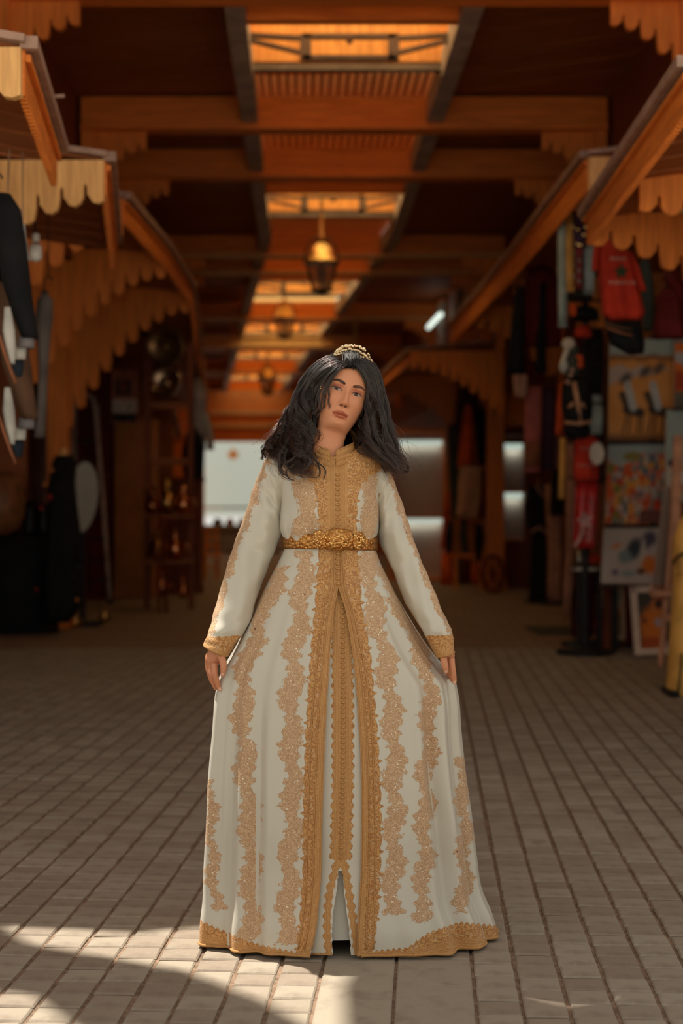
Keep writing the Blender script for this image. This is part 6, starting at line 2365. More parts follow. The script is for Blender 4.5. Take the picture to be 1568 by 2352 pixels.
def draw_sail(u, v):
    col = np.zeros((*u.shape, 3)) + np.array((.24, .29, .27))
    col = blend(col, sstep(v, .50, .56), (.36, .33, .28))
    for cx, cy, rx, ry, c in ((.15, .58, .12, .05, (.03, .03, .03)), (.4, .64, .3, .05, (.46, .21, .1)), (.35, .74, .14, .07, (.42, .52, .50)), (.75, .74, .16, .07, (.42, .52, .50)), (.5, .86, .5, .06, (.33, .18, .10))):
        col = blend(col, blob(u, v, cx, cy, rx, ry, 0, .3), c)
    return col


def draw_orange(u, v):
    col = np.zeros((*u.shape, 3)) + np.array((.58, .13, .012))
    col = blend(col, 1 - sstep(v, .06, .10), (.20, .17, .17))
    col = blend(col, seg(u, v, .1, .28, .8, .42, .12), (.36, .35, .36))
    col = blend(col, sstep(v, .45, .5) * (1 - sstep(v, .72, .76)), (.34, .045, .012))
    col = blend(col, sstep(v, .74, .78), (.12, .10, .07))
    return col


YD = 12.7
# wooden display stand that carries the pictures
rk = thing('display_stand', 'black picture stand holding the three stacked canvases', 'stand', (2.62, YD + .2, 0))
for px in (1412, 1500):
    MB().box(((px - CX) * (YD + .12) / F, YD + .14, 1.42), (.05, .05, 2.84)).build('upright', BLACK, rk)
for py, px0, px1 in ((1014, 1398, 1536), (1206, 1388, 1520), (1344, 1378, 1512)):
    a, b = P(px0, py, YD + .02), P(px1, py, YD + .02)
    MB().box(((a.x + b.x) / 2, YD + .05, a.z - .012), (b.x - a.x, .16, .024)).build('ledge', plain('dark_ledge', (.05, .03, .022), .6), rk)
canvas_on('desert painting of two cloaked riders, topmost on the black stand', 'painting', [(1400, 779), (1551, 779), (1549, 1009), (1396, 1012)], YD, draw_riders)
canvas_on('patchwork crowd painting in orange and red below the riders', 'painting', [(1397, 1022), (1530, 1021), (1517, 1201), (1388, 1203)], YD, draw_quilt)
canvas_on('pale abstract painting with an orange disc below the patchwork crowd', 'painting', [(1386, 1213), (1514, 1211), (1508, 1341), (1380, 1340)], YD, draw_abstract)
canvas_on('orange and red painting half cut off at the frame edge', 'painting', [(1549, 775), (1640, 775), (1640, 938), (1549, 938)], 12.5, draw_orange)
canvas_on('harbour painting with a grey green sky cut off at the frame edge', 'painting', [(1531, 942), (1640, 942), (1640, 1152), (1527, 1152)], 12.1, draw_sail)
rk2 = thing('display_stand', 'black stand behind the orange and harbour paintings', 'stand', (3.0, 12.75, 0))
for px in (1585, 1625):
    MB().box(((px - CX) * 12.6 / F, 12.62, 1.40), (.05, .05, 2.8)).build('upright', BLACK, rk2)
for py in (939, 1153):
    a = P(1535, py, 12.2); b = P(1640, py, 12.2)
    MB().box(((a.x + b.x) / 2, 12.32, a.z - .014), (b.x - a.x, .56, .022)).build('ledge', plain('dark_ledge', (.05, .03, .022), .6), rk2)
WF = plain('white_frame', (.72, .57, .46), .6, 0, .1)
YF = F * HC / (1508 - CY)
canvas_on('white framed painting of an orange robed figure on the floor', 'framed_picture', [(1453, 1356, YF + .22), (1546, 1354, YF + .22), (1546, 1496, YF), (1464, 1499, YF)], YF, draw_figure, .02, None, WF, .055)
YG = F * HC / (1478 - CY)
canvas_on('narrow white framed street picture beside the orange figure', 'framed_picture', [(1404, 1350, YG + .2), (1434, 1350, YG + .2), (1434, 1466, YG), (1408, 1464, YG)], YG, draw_street, .02, None, WF, .04)
t = thing('blank_canvas', 'tall blank cream canvas standing at the aisle side of the pictures', 'canvas', tuple(P(1392, 1450, YG + .3)))
q = [P(1386, 1205, YG + .5), P(1404, 1205, YG + .9), P(1402, 1452, YG + .5), P(1380, 1449, YG + .1)]
q[2].z = q[3].z = 0.012
MB().prism(q, (.025, .0, 0)).build('cloth', C['cream'], t)
MB().bar(q[0], q[1], .03, .03).build('stretcher_bar', PINE_L, t)
MB().bar(q[3], q[2], .03, .02).build('stretcher_bar', PINE_L, t)
t = thing('red_board', 'dark red board leaning between the two white frames', 'board', tuple(P(1440, 1490, 12.9)))
Yr = 13.2
MB().prism([P(1434, 1345, Yr + .15), P(1450, 1345, Yr + .15), P(1463, 1490, Yr), Vector((P(1438, 1490, Yr).x, Yr, .0))], (0, .02, 0)).build('board', C['maroon'], t)
MB().box((P(1450, 0, Yr).x, Yr - .05, .015), (.16, .10, .03)).build('foot', BLACK, t)

# easel with the big blank canvas
Ye = F * HC / (1532 - CY)
t = thing('easel', 'pale wooden easel carrying the long blank canvas', 'easel', tuple(P(1530, 1532, Ye)))
EA = plain('pale_easel_wood', (.62, .30, .17), .6, 0, .2)
la, lb = P(1516, 1530, Ye), P(1546, 1540, Ye)
la.z = lb.z = 0
MB().tube([la, P(1536, 1300, Ye), P(1550, 1050, Ye + .05)], [.024, .022, .018], 8).build('leg', EA, t)
MB().tube([lb, P(1548, 1300, Ye), P(1556, 1050, Ye + .05)], [.024, .022, .018], 8).build('leg', EA, t)
rl = P(1560, 1490, Ye + .8); rl.z = 0
MB().tube([rl, P(1555, 1060, Ye + .10)], [.022, .018], 8).build('leg', EA, t)
MB().bar(P(1549, 1240, Ye - .01), P(1557, 1000, Ye + .02), .07, .045).build('mast', EA, t)
MB().bar(P(1494, 1362, Ye - .06), P(1549, 1360, Ye - .06), .12, .05).build('ledge', EA, t)
MB().bar(P(1526, 1420, Ye), P(1548, 1420, Ye), .03, .06).build('crossbar', EA, t)
t = thing('blank_canvas', 'long blank white canvas tilted on the easel', 'canvas', tuple(P(1512, 1355, Ye)))
q = [P(1524, 1121, Ye - .05), P(1553, 1123, Ye + .22), P(1528, 1354, Ye + .15), P(1497, 1352, Ye - .12)]
MB().prism(q, (.022, .03, 0)).build('cloth', plain('primed_canvas', (.56, .52, .44), .8, 0, .06), t)
MB().bar(q[1] + Vector((.012, .02, 0)), q[2] + Vector((.012, .02, 0)), .035, .035).build('stretcher_bar', EA, t)
MB().bar(q[3] + Vector((.0, .02, .02)), q[2] + Vector((.0, .02, .02)), .03, .03).build('stretcher_bar', EA, t)

# yellow coat on a stand
Yy = 9.75
t = thing('coat', 'long warm yellow coat with black piping at the frame edge', 'coat', tuple(P(1560, 1600, Yy)))
px_loft([(1182, 1572, 1630, Yy), (1196, 1560, 1640, Yy), (1230, 1549, 1648, Yy), (1290, 1544, 1650, Yy), (1305, 1549, 1646, Yy), (1400, 1543, 1652, Yy), (1500, 1537, 1660, Yy), (1580, 1531, 1664, Yy), (1598, 1540, 1660, Yy)], .22, 5, 40, seed=3, amp=.12).build('coat_body', C['yellow'], t, True)
MB().tube([P(1544, 1291, Yy - .06), P(1553, 1281, Yy - .16), P(1568, 1272, Yy - .23), P(1590, 1270, Yy - .24)], .010, 6).build('piping', BLACK, t, True)
MB().tube([P(1566, 1500, Yy - .235), P(1563, 1540, Yy - .24), P(1558, 1585, Yy - .24), P(1552, 1598, Yy - .22)], .008, 6).build('piping', BLACK, t, True)
MB().tube([P(1554, 1320, Yy - .15), P(1572, 1312, Yy - .23)], .006, 6).build('pocket_edge', C['mustard'], t, True)
MB().box((P(1590, 0, Yy).x, Yy, .02), (.36, .30, .04)).build('stand_foot', BLACK, t)
MB().tube([(P(1590, 0, Yy).x, Yy, .02), (P(1590, 0, Yy).x, Yy, 1.28)], .02, 8).build('stand_pole', BLACK, t)

# jerseys and clothes under the near canopy
Y = 9.4
HZ1 = HC + 1.9 + .1
t = hung('jersey', 'big red jersey with white lettering under the toothed canopy', 'jersey', Y, [(552, 1392, 1408), (566, 1378, 1432), (585, 1372, 1448), (640, 1374, 1458), (690, 1380, 1474), (722, 1384, 1480), (734, 1402, 1470)], .10, C['red'], 'red jerseys', 7, 21, HZ1, 'jersey_body', .35)
sleeves(t, Y - .02, C['red'], [(556, 1364, 1378), (590, 1360, 1374), (622, 1358, 1372)], [(578, 1442, 1452), (620, 1452, 1470), (668, 1466, 1484)])
LET = plain('white_flock', (.50, .30, .24), .8)
def lettering(t, txt, px, py, Y, size, yaw=0.0, mat=LET):
    cu = bpy.data.curves.new('lettering', 'FONT')
    cu.body = txt; cu.size = size; cu.align_x = 'CENTER'; cu.extrude = .002
    o = bpy.data.objects.new('lettering', cu)
    COL.objects.link(o)
    dg = bpy.context.evaluated_depsgraph_get()
    me = bpy.data.meshes.new_from_object(o.evaluated_get(dg))
    bpy.data.objects.remove(o)
    me.materials.clear(); me.materials.append(mat)
    o = bpy.data.objects.new('lettering', me)
    COL.objects.link(o)
    o.location = P(px, py, Y)
    o.rotation_euler = (PI / 2, 0, yaw)
    adopt(o, t)
    return o
lettering(t, 'MAROC', 1420, 598, Y - .145, .031)
lettering(t, 'MOROCCO', 1429, 653, Y - .155, .033)
star = []
for k in range(10):
    a = PI / 2 + PI * k / 5
    r = .055 if k % 2 == 0 else .024
    star.append(P(1427, 624, Y - .150) + Vector((r * math.cos(a), 0, r * math.sin(a))))
MB().prism(star, (0, .004, 0)).build('star', plain('dark_green_flock', (.02, .035, .012), .8), t)
t = hung('trousers', 'black trousers and belts hanging below the big red jersey', 'trousers', 9.7, [(724, 1386, 1470), (760, 1392, 1474), (790, 1402, 1480), (812, 1440, 1478)], .10, C['black'], seed=22)
MB().tube([P(1388, 740, 9.58), P(1420, 752, 9.55), P(1450, 756, 9.56)], .012, 6).build('belt', C['brown'], t, True)
MB().tube([P(1392, 752, 9.58), P(1424, 764, 9.55), P(1452, 770, 9.56)], .008, 6).build('belt', C['rust'], t, True)
hung('jacket', 'dark grey knitted jacket right behind the red jersey', 'jacket', 10.2, [(594, 1478, 1486), (606, 1468, 1492), (650, 1472, 1500), (720, 1474, 1504), (760, 1476, 1500)], .12, C['green'], seed=23, hang=HZ1, part='jacket_body')
t = hung('dress', 'short maroon dress hanging above the orange painting', 'dress', 9.9, [(664, 1520, 1540), (680, 1506, 1556), (720, 1504, 1562), (776, 1498, 1572)], .11, C['maroon'], seed=24, hang=HZ1, part='dress_body')
hung('dress', 'second maroon dress half cut off above the orange painting', 'dress', 10.3, [(600, 1536, 1552), (640, 1522, 1562), (680, 1540, 1590), (768, 1560, 1610)], .11, C['maroon'], seed=25, hang=HZ1, part='dress_body')

# scarf cluster, hats and toys on the aisle side
Y = 11.9
ZS = HC + 2.6 - .02
rail = thing('clothes_rail', 'thin dark rail under the canopy where the scarves hang', 'rail', tuple(P(1325, 488, Y)))
MB().tube([P(1275, 489, Y), P(1378, 489, Y)], .012, 8).build('rail', IRON, rail)
for px in (1284, 1372):
    MB().tube([P(px, 489, Y), (P(px, 489, Y).x, Y, HC + 2.62)], .006, 6).build('drop_wire', IRON, rail)
def scarf(label, px0, px1, py1, mat, Yo=0.0, seed=0, fringe=None, py0=487):
    t = thing('scarf', label, 'scarf', tuple(P((px0 + px1) / 2, py1, Y + Yo)), 'scarves on the thin rail')
    px_loft(sec(Y + Yo, (py0, px0 + 1, px1 - 1), (py0 + 14, px0, px1), ((py0 + py1) / 2, px0 - 1, px1 + 1), (py1, px0 + 1, px1 - 1)), .045, 3, 20, seed=seed, amp=.3).build('cloth', mat, t, True)
    for k in range(5):
        x = px0 + (px1 - px0) * (k + .5) / 5
        MB().tube([P(x, py1 - 1, Y + Yo), P(x, py1 + 9, Y + Yo)], .006, 5).build('tassel', fringe or mat, t)
    return t
scarf('long grey green scarf at the outer end of the thin rail', 1281, 1302, 742, C['blue'], 0, 31)
scarf('mustard scarf between the grey green scarf and the red one', 1300, 1318, 660, C['mustard'], -.05, 32)
t = scarf('red patterned scarf in the middle of the thin rail', 1317, 1338, 655, cloth('red_pattern', (.30, .05, .05)), .0, 33)
for k in range(6):
    MB().ball(P(1318 + (k % 2) * 12, 585 + k * 12, Y - .07), .018, 8, 6, (1, .4, 1)).build('sequin', TIN, t, True)
scarf('pale grey green scarf nearest to the red jersey', 1340, 1366, 668, C['blue'], .02, 34)
t = scarf('plum scarf with big gold sequins over the red patterned one', 1316, 1346, 562, C['purple'], -.10, 35)
for k, (px, py) in enumerate(((1316, 520), (1328, 526), (1342, 538), (1346, 520), (1334, 562), (1328, 560), (1338, 500))):
    MB().ball(P(px, py, Y - .17), .020, 8, 6, (1, .4, 1)).build('sequin', GEM, t, True)
hr = thing('hat_rack', 'tall dark post stacked with hats and toys by the scarves', 'rack', tuple(P(1340, 1470, 12.4)))
xh = P(1346, 0, 12.5).x
MB().tube([(xh, 12.55, 0), (xh, 12.55, 3.55)], .03, 8).build('pole', BLACK, hr)
MB().lathe((xh, 12.55, 0), [(.26, 0), (.26, .03), (.05, .06)], 18).build('base', BLACK, hr)
for z in (1.55, 1.9, 2.2, 2.55, 2.85, 3.1):
    MB().tube([(xh - .17, 12.45, z), (xh + .17, 12.45, z)], .012, 6).build('arm', BLACK, hr)
def cap(label, px, py, w, mat, Yc=12.25, brim=True, name='cap', tall=.7, group='hats on the dark post'):
    c = P(px, py, Yc)
    r = w / 2 * Yc / F
    t = thing(name, label, 'hat', tuple(c), group)
    MB().lathe(c, [(r, 0), (r * 1.02, r * .25), (r * .88, r * tall), (r * .55, r * (tall + .22)), (.01, r * (tall + .28))], 18).build('crown', mat, t, True)
    if brim:
        b = MB()
        ring = []
        for k in range(16):
            a = 2 * PI * k / 16
            ring.append((c.x + r * 1.0 * math.cos(a) - .2 * r, c.y - r * .7 + r * .9 * math.sin(a), c.z + .01))
        b.prism([Vector(p) for p in ring], (0, 0, .015))
        b.build('brim', mat, t)
    MB().ball(c + Vector((0, 0, r * (tall + .28))), r * .12, 8, 6).build('button', mat, t, True)
    return t
cap('dark grey cap highest on the dark post', 1330, 688, 62, plain('charcoal_felt', (.035, .035, .038), .9))
cap('black cap with an orange flash below the dark grey one', 1342, 735, 66, C['black'])
MB().ball(P(1316, 712, 12.05), .05, 10, 7, (.6, .3, 1.2)).build('orange_flash', C['orange'], bpy.data.objects['cap.001'], True)
cap('flat topped red fez in the middle of the dark post', 1338, 775, 40, C['red'], 12.2, False, 'fez', 1.1)
cap('orange pointed felt hat below the red fez', 1328, 845, 24, C['orange'], 12.2, False, 'felt_hat', 2.2)
cap('black wool cap behind the red fez', 1364, 800, 44, C['black'], 12.4)
t = thing('soft_toy', 'cream soft toy hanging beside the orange felt hat', 'toy', tuple(P(1300, 850, 12.2)))
MB().ball(P(1306, 790, 12.2), .055, 12, 9, (1.1, .9, 1)).build('head', C['cream'], t, True)
px_loft(sec(12.2, (800, 1296, 1310), (825, 1288, 1300), (850, 1286, 1294)), .05, 2, 14).build('body', C['cream'], t, True)
MB().ball(P(1294, 842, 12.18), .040, 12, 9, (1, .8, 1.4)).build('paw', C['white'], t, True)
MB().tube([P(1308, 782, 12.2), P(1325, 776, 12.4), (xh - .1, 12.45, 2.85)], .006, 5).build('cord', IRON, t)
t = thing('backpack', 'black backpack with a pale strap hanging low on the dark post', 'backpack', tuple(P(1325, 970, 12.15)))
px_loft(sec(12.2, (868, 1302, 1345), (885, 1290, 1356), (930, 1288, 1360), (962, 1294, 1358), (976, 1300, 1350)), .15, 3, 28, amp=.08).build('bag_body', C['black'], t, True)
MB().tube([P(1318, 878, 12.02), P(1326, 920, 11.99), P(1332, 968, 12.0)], .020, 8).build('strap', C['tan'], t, True)
MB().tube([P(1296, 970, 12.02), P(1330, 974, 11.99), P(1358, 968, 12.02)], .014, 8).build('strap', C['tan'], t, True)
for px in (1306, 1343):
    MB().tube([P(px, 936, 12.02), P(px + (10 if px < 1320 else -8), 926, 11.99)], .013, 6).build('buckle_tab', C['tan'], t, True)
px_loft(sec(12.05, (936, 1302, 1350), (966, 1300, 1352)), .07, 2, 20, amp=.05).build('front_pocket', C['black'], t, True)
t = thing('plush_monkey', 'dark green knitted toy above the black backpack', 'toy', tuple(P(1318, 868, 12.2)))
px_loft(sec(12.25, (812, 1300, 1330), (830, 1294, 1336), (866, 1298, 1332)), .09, 3, 18).build('body', C['green'], t, True)
for px, py in ((1310, 862), (1304, 878), (1314, 850)):
    MB().ball(P(px, py, 12.1), .018, 8, 6).build('button', C['palepink'], t, True)
MB().ball(P(1316, 806, 12.22), .06, 12, 8).build('head', C['green'], t, True)
t = hung('cap_bundle', 'black fabric bundle hanging below the backpack', 'cloth', 12.2, [(976, 1296, 1352), (992, 1292, 1356), (1006, 1304, 1346)], .12, C['black'], seed=36)
hung('print_cloth', 'grey blue printed cloth hanging behind the backpack', 'cloth', 12.6, [(908, 1352, 1380), (950, 1350, 1384), (998, 1352, 1382)], .05, C['blue'], seed=37)
hung('robe', 'dark robe hanging along the black upright', 'robe', 12.86, [(760, 1352, 1384), (840, 1350, 1386), (905, 1354, 1384), (1010, 1362, 1386), (1110, 1362, 1384)], .10, C['black'], seed=38, hang=HC + 2.6)
t = hung('jersey', 'small red jersey with lettering below the backpack', 'jersey', 12.3, [(1000, 1334, 1362), (1012, 1318, 1376), (1040, 1317, 1374), (1104, 1316, 1374)], .09, C['red'], 'red jerseys', 5, 41, None, 'jersey_body')
lettering(t, 'MAROC', 1344, 1032, 12.3 - .115, .026)
lettering(t, 'MOROCCO', 1346, 1072, 12.3 - .12, .029)
t = thing('round_plate', 'pale oval plate propped in front of the small red jersey', 'plate', tuple(P(1370, 1065, 12.0)))
MB().lathe(P(1370, 1042, 12.12), [(.001, .012), (.045, .010), (.062, .018), (.062, .006), (.040, -.006), (.001, -.008)], 22, 'Y').build('plate', C['cream'], t, True)
for v in t.children[0].data.vertices:
    v.co.z = (v.co.z - P(1370, 1042, 12.12).z) * 1.55 + P(1370, 1042, 12.12).z
t = hung('bag', 'glossy red plastic bag printed with a white star shape', 'bag', 12.35, [(1106, 1322, 1372), (1130, 1320, 1374), (1200, 1316, 1370), (1258, 1314, 1366)], .09, C['redsh'], None, 4, 42, None, 'bag_body')
st = []
for k in range(10):
    a = PI / 2 + PI * k / 5 + .2
    r = .078 if k % 2 == 0 else .036
    st.append(P(1343, 1196, 12.23) + Vector((r * math.cos(a), 0, 1.15 * r * math.sin(a))))
MB().prism(st, (0, .006, 0)).build('star_print', plain('pinkish_white_print', (.46, .25, .22), .5), t)
MB().tube([P(1340, 1216, 12.22), P(1330, 1240, 12.22), P(1318, 1256, 12.23)], .016, 6).build('print_tail', plain('pinkish_white_print', (.46, .25, .22), .5), t)
hung('curtain', 'mustard cloth hanging at the inner edge of the stall', 'cloth', 13.4, [(1006, 1285, 1300), (1060, 1284, 1300), (1146, 1282, 1299)], .05, C['mustard'], seed=43)
hung('curtain', 'long rust tan cloth hanging beside the red plastic bag', 'cloth', 13.3, [(1020, 1300, 1322), (1120, 1300, 1322), (1260, 1298, 1320), (1400, 1292, 1310)], .05, cloth('dull_tan', (.34, .15, .09)), seed=44)
hung('robe', 'rust red robe hanging behind the black backpack', 'robe', 13.5, [(880, 1284, 1300), (930, 1278, 1300), (1000, 1274, 1296)], .06, C['orange'], seed=45)
# dress form, tin things, base stand
Yq = 13.4
t = thing('dress_form', 'dress form in a dark maroon tunic beside the red bag', 'mannequin', tuple(P(1335, 1462, Yq)))
px_loft(sec(Yq, (1292, 1322, 1350), (1304, 1310, 1364), (1340, 1300, 1372), (1352, 1296, 1374), (1362, 1312, 1364), (1420, 1310, 1362), (1462, 1312, 1360)), .15, 5, 36, seed=46, amp=.12).build('tunic', cloth('dark_maroon', (.055, .010, .012)), t, True)
MB().lathe(P(1336, 1286, Yq), [(.03, .05), (.045, 0), (.05, -.04)], 12).build('neck_block', DARK_Z, t, True)
MB().tube([(P(1336, 0, Yq).x, Yq, .03), P(1336, 1440, Yq)], .025, 8).build('stand_pole', BLACK, t)
MB().lathe((P(1336, 0, Yq).x, Yq, 0), [(.20, 0), (.20, .025), (.03, .04)], 16).build('stand_foot', BLACK, t)
hung('trousers', 'tan trouser leg showing beside the maroon tunic', 'trousers', 13.7, [(1340, 1352, 1372), (1400, 1354, 1368), (1440, 1352, 1368)], .05, C['tan'], seed=47)
hung('trousers', 'tan cloth strip on the aisle side of the maroon tunic', 'trousers', 13.9, [(1340, 1293, 1312), (1400, 1291, 1308), (1428, 1290, 1306)], .05, cloth('dull_tan', (.34, .15, .09)), seed=48)
sh = thing('side_table', 'small dark table behind the maroon tunic', 'table', tuple(P(1352, 1455, 13.0)))
zt = P(0, 1302, 12.9).z
MB().box((P(1352, 0, 12.95).x, 12.95, zt - .02), (.30, .20, .03)).build('tabletop', TIN, sh)
for px in (1330, 1375):
    for dy in (-.07, .07):
        MB().box((P(px, 0, 12.95).x, 12.95 + dy, (zt - .03) / 2), (.025, .025, zt - .03)).build('leg', BLACK, sh)
for (px, h, w, lb) in ((1330, .14, .030, 'small tin beaker, the outer one on the dark table'), (1344, .17, .036, 'taller tin beaker next to the red cap')):
    c = Vector((P(px, 0, 12.9).x, 12.9, zt - .005))
    tt = thing('tin_beaker', lb, 'beaker', tuple(c), 'tin beakers')
    MB().lathe(c, [(w, 0), (w * 1.1, h * .5), (w, h), (w * .8, h), (w * .8, .02)], 14).build('beaker_body', TIN, tt, True)
    MB().ball(c + Vector((0, 0, h + .01)), w * .7, 10, 7, (1, 1, .5)).build('lid', plain('bright_tin', (.7, .75, .7), .15, 1), tt, True)
t = cap('red cap with an orange pompom beside the tin beakers', 1366, 1292, 34, C['red'], 12.92, True, 'cap', .8)
MB().ball(P(1348, 1252, 12.85), .030, 10, 7).build('pompom', C['orange'], t, True)
tt = thing('bucket', 'red round bucket on the floor beside the white frame', 'bucket', tuple(P(1368, 1466, 13.8)))
c = Vector((P(1384, 0, 13.15).x, 13.15, .055))
MB().lathe(c, [(.065, 0), (.085, .17), (.09, .17), (.09, .185), (.075, .185), (.06, .02)], 18).build('bucket_body', C['red'], tt, True)
MB().lathe(c + Vector((0, 0, .18)), [(.08, 0), (.085, .03), (.06, .10), (.01, .12)], 16).build('lid', C['maroon'], tt, True)
tt = thing('stand_base', 'flat black plinth under the red bucket', 'plinth', tuple(P(1368, 1478, 13.5)))
MB().box((P(1368, 0, 13.3).x, 13.3, .025), (.40, .30, .05)).build('plinth', BLACK, tt)
MB().box((P(1340, 0, 13.3).x - .05, 13.25, .015), (.2, .2, .03)).build('step', plain('blue_grey_rubber', (.05, .06, .06), .7), tt)
tt = thing('floor_mat', 'dark flat mat on the paving in front of the maroon tunic', 'mat', tuple(P(1290, 1440, 15.2)))
MB().box((P(1300, 0, 15.0).x, 15.0, .006), (.75, .9, .012)).build('mat', plain('dark_olive_mat', (.07, .06, .04), .9), tt)
MB().box((P(1300, 0, 15.0).x, 14.53, .008), (.75, .05, .016)).build('binding', BLACK, tt)

# garments further in
Y = 14.6
ZH = HC + 2.57
t = hung('tunic', 'long maroon tunic on a dark hanger under the long canopy', 'tunic', Y, [(618, 1212, 1274), (640, 1206, 1280), (720, 1203, 1286), (796, 1202, 1290)], .11, C['maroon'], seed=51, hang=ZH, part='tunic_body', hw=60)
px_loft(sec(Y - .16, (650, 1240, 1254), (740, 1236, 1252), (770, 1230, 1254), (856, 1228, 1257)), .04, 2, 16).build('black_sash', C['black'], t, True)
t = hung('coat', 'long black coat hanging in front of the maroon tunic', 'coat', Y - .35, [(660, 1186, 1202), (676, 1180, 1206), (760, 1172, 1206), (858, 1164, 1206)], .11, C['black'], seed=52, hang=ZH, part='coat_body', hw=34)
t = hung('blouse', 'pale pink blouse hanging below the long black coat', 'blouse', 15.4, [(852, 1184, 1204), (866, 1178, 1212), (912, 1182, 1210)], .08, C['palepink'], seed=53, hang=ZH)
t = hung('shawl', 'dusty pink shawl with brown and pink bands', 'shawl', 15.6, [(888, 1208, 1244), (920, 1206, 1245), (1006, 1204, 1244), (1085, 1201, 1240)], .05, C['pink'], seed=54, hang=ZH)
panel = sec(15.54, (1016, 1204, 1243), (1070, 1202, 1241))
px_loft(panel, .055, 3, 20).build('brown_band', C['rust'], t, True)
hung('shawl', 'plum shawl hanging next to the dusty pink one', 'shawl', 15.8, [(892, 1246, 1274), (960, 1244, 1276), (1080, 1240, 1272)], .05, C['purple'], seed=55, hang=ZH)
Yb = 19.6
t = thing('dress_form', 'dress form in a floor length black dress with pale edging', 'mannequin', tuple(P(1236, 1388, Yb)))
px_loft(sec(Yb, (1112, 1226, 1250), (1122, 1210, 1258), (1160, 1202, 1258), (1200, 1206, 1256), (1232, 1218, 1256), (1300, 1216, 1260), (1386, 1213, 1264)), .17, 5, 40, seed=56, amp=.14).build('dress_body', C['black'], t, True)
for pts in (((1230, 1112), (1238, 1128), (1248, 1142)), ((1220, 1222), (1238, 1210), (1256, 1224)), ((1252, 1112), (1256, 1140), (1262, 1180))):
    MB().tube([P(x, y, Yb - .19) for x, y in pts], .014, 6).build('pale_edging', C['palepink'], t, True)
MB().lathe(P(1238, 1106, Yb), [(.03, .05), (.045, 0), (.05, -.04)], 12).build('neck_block', DARK_Z, t, True)
MB().lathe((P(1238, 0, Yb).x, Yb, 0), [(.2, 0), (.2, .03), (.04, .05)], 14).build('stand_foot', BLACK, t)
t = thing('dress_form', 'dress form in a plain tan dress beside the long black one', 'mannequin', tuple(P(1278, 1390, 19.0)))
px_loft(sec(19.2, (1112, 1258, 1278), (1124, 1252, 1290), (1190, 1254, 1292), (1280, 1258, 1294), (1384, 1256, 1290)), .15, 5, 36, seed=57, amp=.14).build('dress_body', cloth('pinkish_tan', (.46, .22, .15)), t, True)
px_loft(sec(19.0, (1078, 1270, 1288), (1100, 1264, 1296), (1184, 1262, 1296)), .14, 4, 28, seed=58, amp=.08).build('black_jacket', C['black'], t, True)
MB().lathe((P(1274, 0, 19.2).x, 19.2, 0), [(.2, 0), (.2, .03), (.04, .05)], 14).build('stand_foot', BLACK, t)

# lit show cases
LED = emit('cool_led', (.72, .90, .78), .42)
CASE_B = plain('beige_case_back', (.52, .43, .36), .7, 0, .12, 2)
def case(label, px0, px1, rows, Y, pyb, wood_m):
    x0, x1 = (px0 - CX) * Y / F, (px1 - CX) * Y / F
    ztop = HC + (CY - rows[0][0]) * Y / F + .12
    t = thing('show_case', label, 'cabinet', ((x0 + x1) / 2, Y, 0))
    zb = HC + (CY - pyb) * Y / F
    for x in (x0 - .03, x1 + .03):
        MB().box((x, Y + .22, ztop / 2), (.06, .46, ztop)).build('side', wood_m, t)
    MB().box(((x0 + x1) / 2, Y + .22, ztop + .03), (x1 - x0 + .16, .52, .08)).build('top', wood_m, t)
    MB().box(((x0 + x1) / 2, Y + .22, zb / 2), (x1 - x0, .44, max(.08, zb))).build('base', wood_m, t)
    for d0 in (-.25, .25):
        MB().box(((x0 + x1) / 2 + d0 * (x1 - x0), Y - .01, zb / 2), ((x1 - x0) * .42, .02, max(.06, zb * .8))).build('base_panel', wood_m, t)
    for (pa, pb_) in rows:
        za, zb2 = HC + (CY - pa) * Y / F, HC + (CY - pb_) * Y / F
        MB().box(((x0 + x1) / 2, Y + .40, (za + zb2) / 2), (x1 - x0, .03, za - zb2)).build('back_panel', CASE_B, t)
        MB().box(((x0 + x1) / 2, Y + .22, zb2 - .02), (x1 - x0, .40, .035)).build('shelf', PINE_X, t)
        MB().box(((x0 + x1) / 2, Y + .34, za - .055), (x1 - x0 - .04, .05, .09)).build('light_strip', LED, t)
        ld = bpy.data.lights.new('strip_light', 'AREA'); ld.shape = 'RECTANGLE'; ld.size = x1 - x0 - .1; ld.size_y = .05; ld.energy = .55 * (x1 - x0); ld.color = (.85, .95, .85)
        lo = bpy.data.objects.new('strip_light', ld); COL.objects.link(lo); lo.location = ((x0 + x1) / 2, Y + .30, za - .11); lo.rotation_euler = (.5, 0, 0); adopt(lo, t)
    return t
case('wide lit show case closest to her shoulder', 902, 1020, [(1008, 1186), (1190, 1330)], 26.0, 1332, PINE_Z)
case('narrow lit show case with a dark base beyond the black dress', 1158, 1208, [(1016, 1126), (1130, 1240)], 23.4, 1242, DARK_Z)
MB_ = thing('wooden_sign', 'plain pine header board over the narrow show case', 'board', tuple(P(1165, 960, 23.0)))
a = P(1118, 945, 22.6); b = P(1222, 945, 22.6)
MB().box(((a.x + b.x) / 2, 22.6, a.z), (b.x - a.x, .08, .45)).build('header', PINE_X, MB_)
MB().box(((a.x + b.x) / 2, 22.55, a.z + .24), (b.x - a.x + .1, .14, .06)).build('cornice', PINE_X, MB_)
